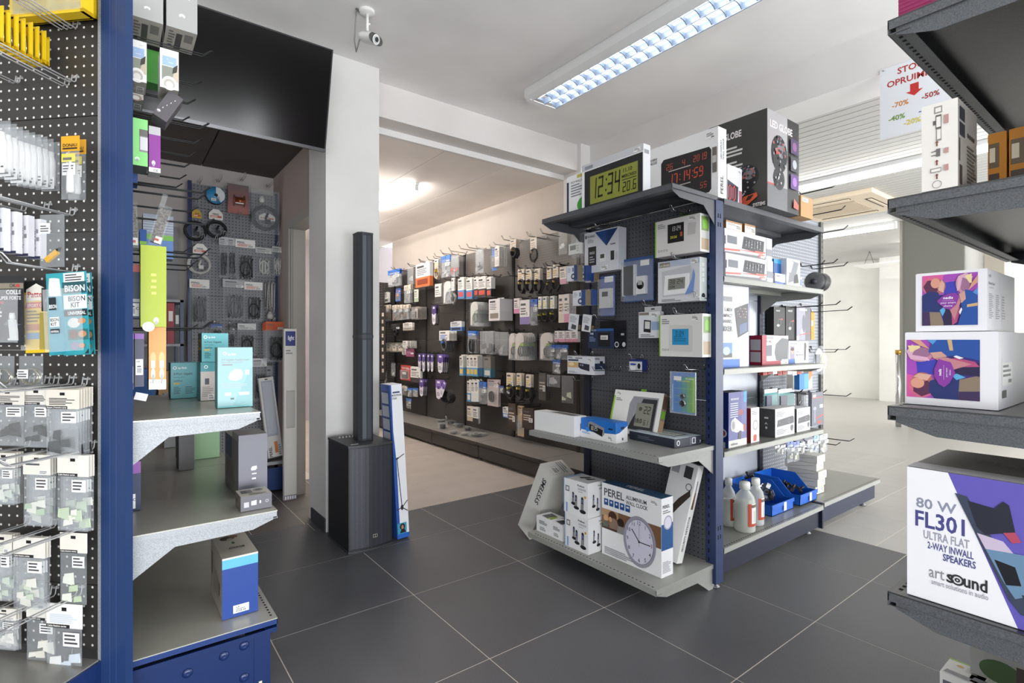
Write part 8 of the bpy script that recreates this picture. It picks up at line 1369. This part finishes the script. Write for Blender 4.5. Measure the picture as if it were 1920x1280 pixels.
# flat screen tilted down from the soffit
TV = empty('wall_screen', (.5, 3.8, 3.1)); tag(TV, 'large black flat screen tilted down below the ceiling on the left', 'television')
tb = at(609, 285, 'Y', 3.62); tt = at(626, 94, 'Y', 3.46); xr = (tb.x + tt.x) / 2; xl = xr - 1.3
dn = Vector((0, tb.y - tt.y, tb.z - tt.z)); nn = Vector((1, 0, 0)).cross(dn).normalized(); nn = nn if nn.y > 0 else -nn; h_ = dn.length; dn.normalize()
def tp(u, v, n_): q = Vector((xl, tt.y, tt.z)) + Vector((u, 0, 0)) + dn * v + nn * n_; return q
def tbox(mb, a, b, m):
    P = [tp(x, y, z) for z in (a[2], b[2]) for x, y in ((a[0], a[1]), (b[0], a[1]), (b[0], b[1]), (a[0], b[1]))]
    return mb.add(P, [(0, 3, 2, 1), (4, 5, 6, 7), (0, 1, 5, 4), (1, 2, 6, 5), (2, 3, 7, 6), (3, 0, 4, 7)], m)
tbox(MB(), (0, 0, .004), (1.3, h_, .045), mat('121214', .35)).build('housing', TV, world=True)
tbox(MB(), (.008, .008, .0), (1.292, h_ - .02, .004), mat('09090a', .16)).build('screen', TV, world=True)
bz = tbox(MB(), (0, h_ - .02, -.004), (1.3, h_, .004), mat('5a5a5c', .3, .6)); tbox(bz, (1.292, 0, -.001), (1.3, h_, .004), mat('2c2c2e', .3)); tbox(bz, (0, 0, -.001), (1.3, .008, .004), mat('2c2c2e', .3)); bz.build('bezel', TV, world=True)
MB().tube([tp(.65, .3, .045), Vector((xl + .65, 3.884, 3.1))], .025, BLACK, 8).box((xl + .45, 3.872, 3.062), (xl + .85, 3.884, 3.3), BLACK).build('wall_bracket', TV, world=True)
# stock clearance poster hanging from the bulkhead
PW, PH = .385, .47; sp = MB().box((-PW / 2, 0, 0), (PW / 2, .002, PH), mat('e9edf2', .35)).build('sale_poster', None, loc=(4.133, 1.12, 2.765), rz=math.radians(-90))
tag(sp, 'white clearance poster with red arrow and coloured percentages by bulkhead', 'poster')
pm = MB(); P = Print(pm, (-PW / 2, 0, 0), (PW, 0, 0), (0, 0, PH))
P.text('STOCK', .5, .86, .085, 'b5322e', True, 'c'); P.text('OPRUIMING', .5, .71, .085, 'b5322e', True, 'c', maxw=.86)
P.poly([(.44, .66), (.56, .66), (.56, .56), (.62, .56), (.5, .49), (.38, .56), (.44, .56)], 'c62f2c')
for t_, x, y, c in (('-70%', .3, .40, 'd98a3c'), ('-50%', .72, .40, 'a53232'), ('-40%', .25, .22, '7da045'), ('-30%', .68, .22, '3d52a8'), ('-20%', .47, .11, 'e3cf57')): P.text(t_, x, y, .07, c, True, 'c')
pm.build('printed_text', sp)
for x in (-.17, .17): MB().lathe([(.006, -.002), (.004, -.006)], CHROME, (x, 0, PH - .012), 8, 'Y').build('pin', sp)
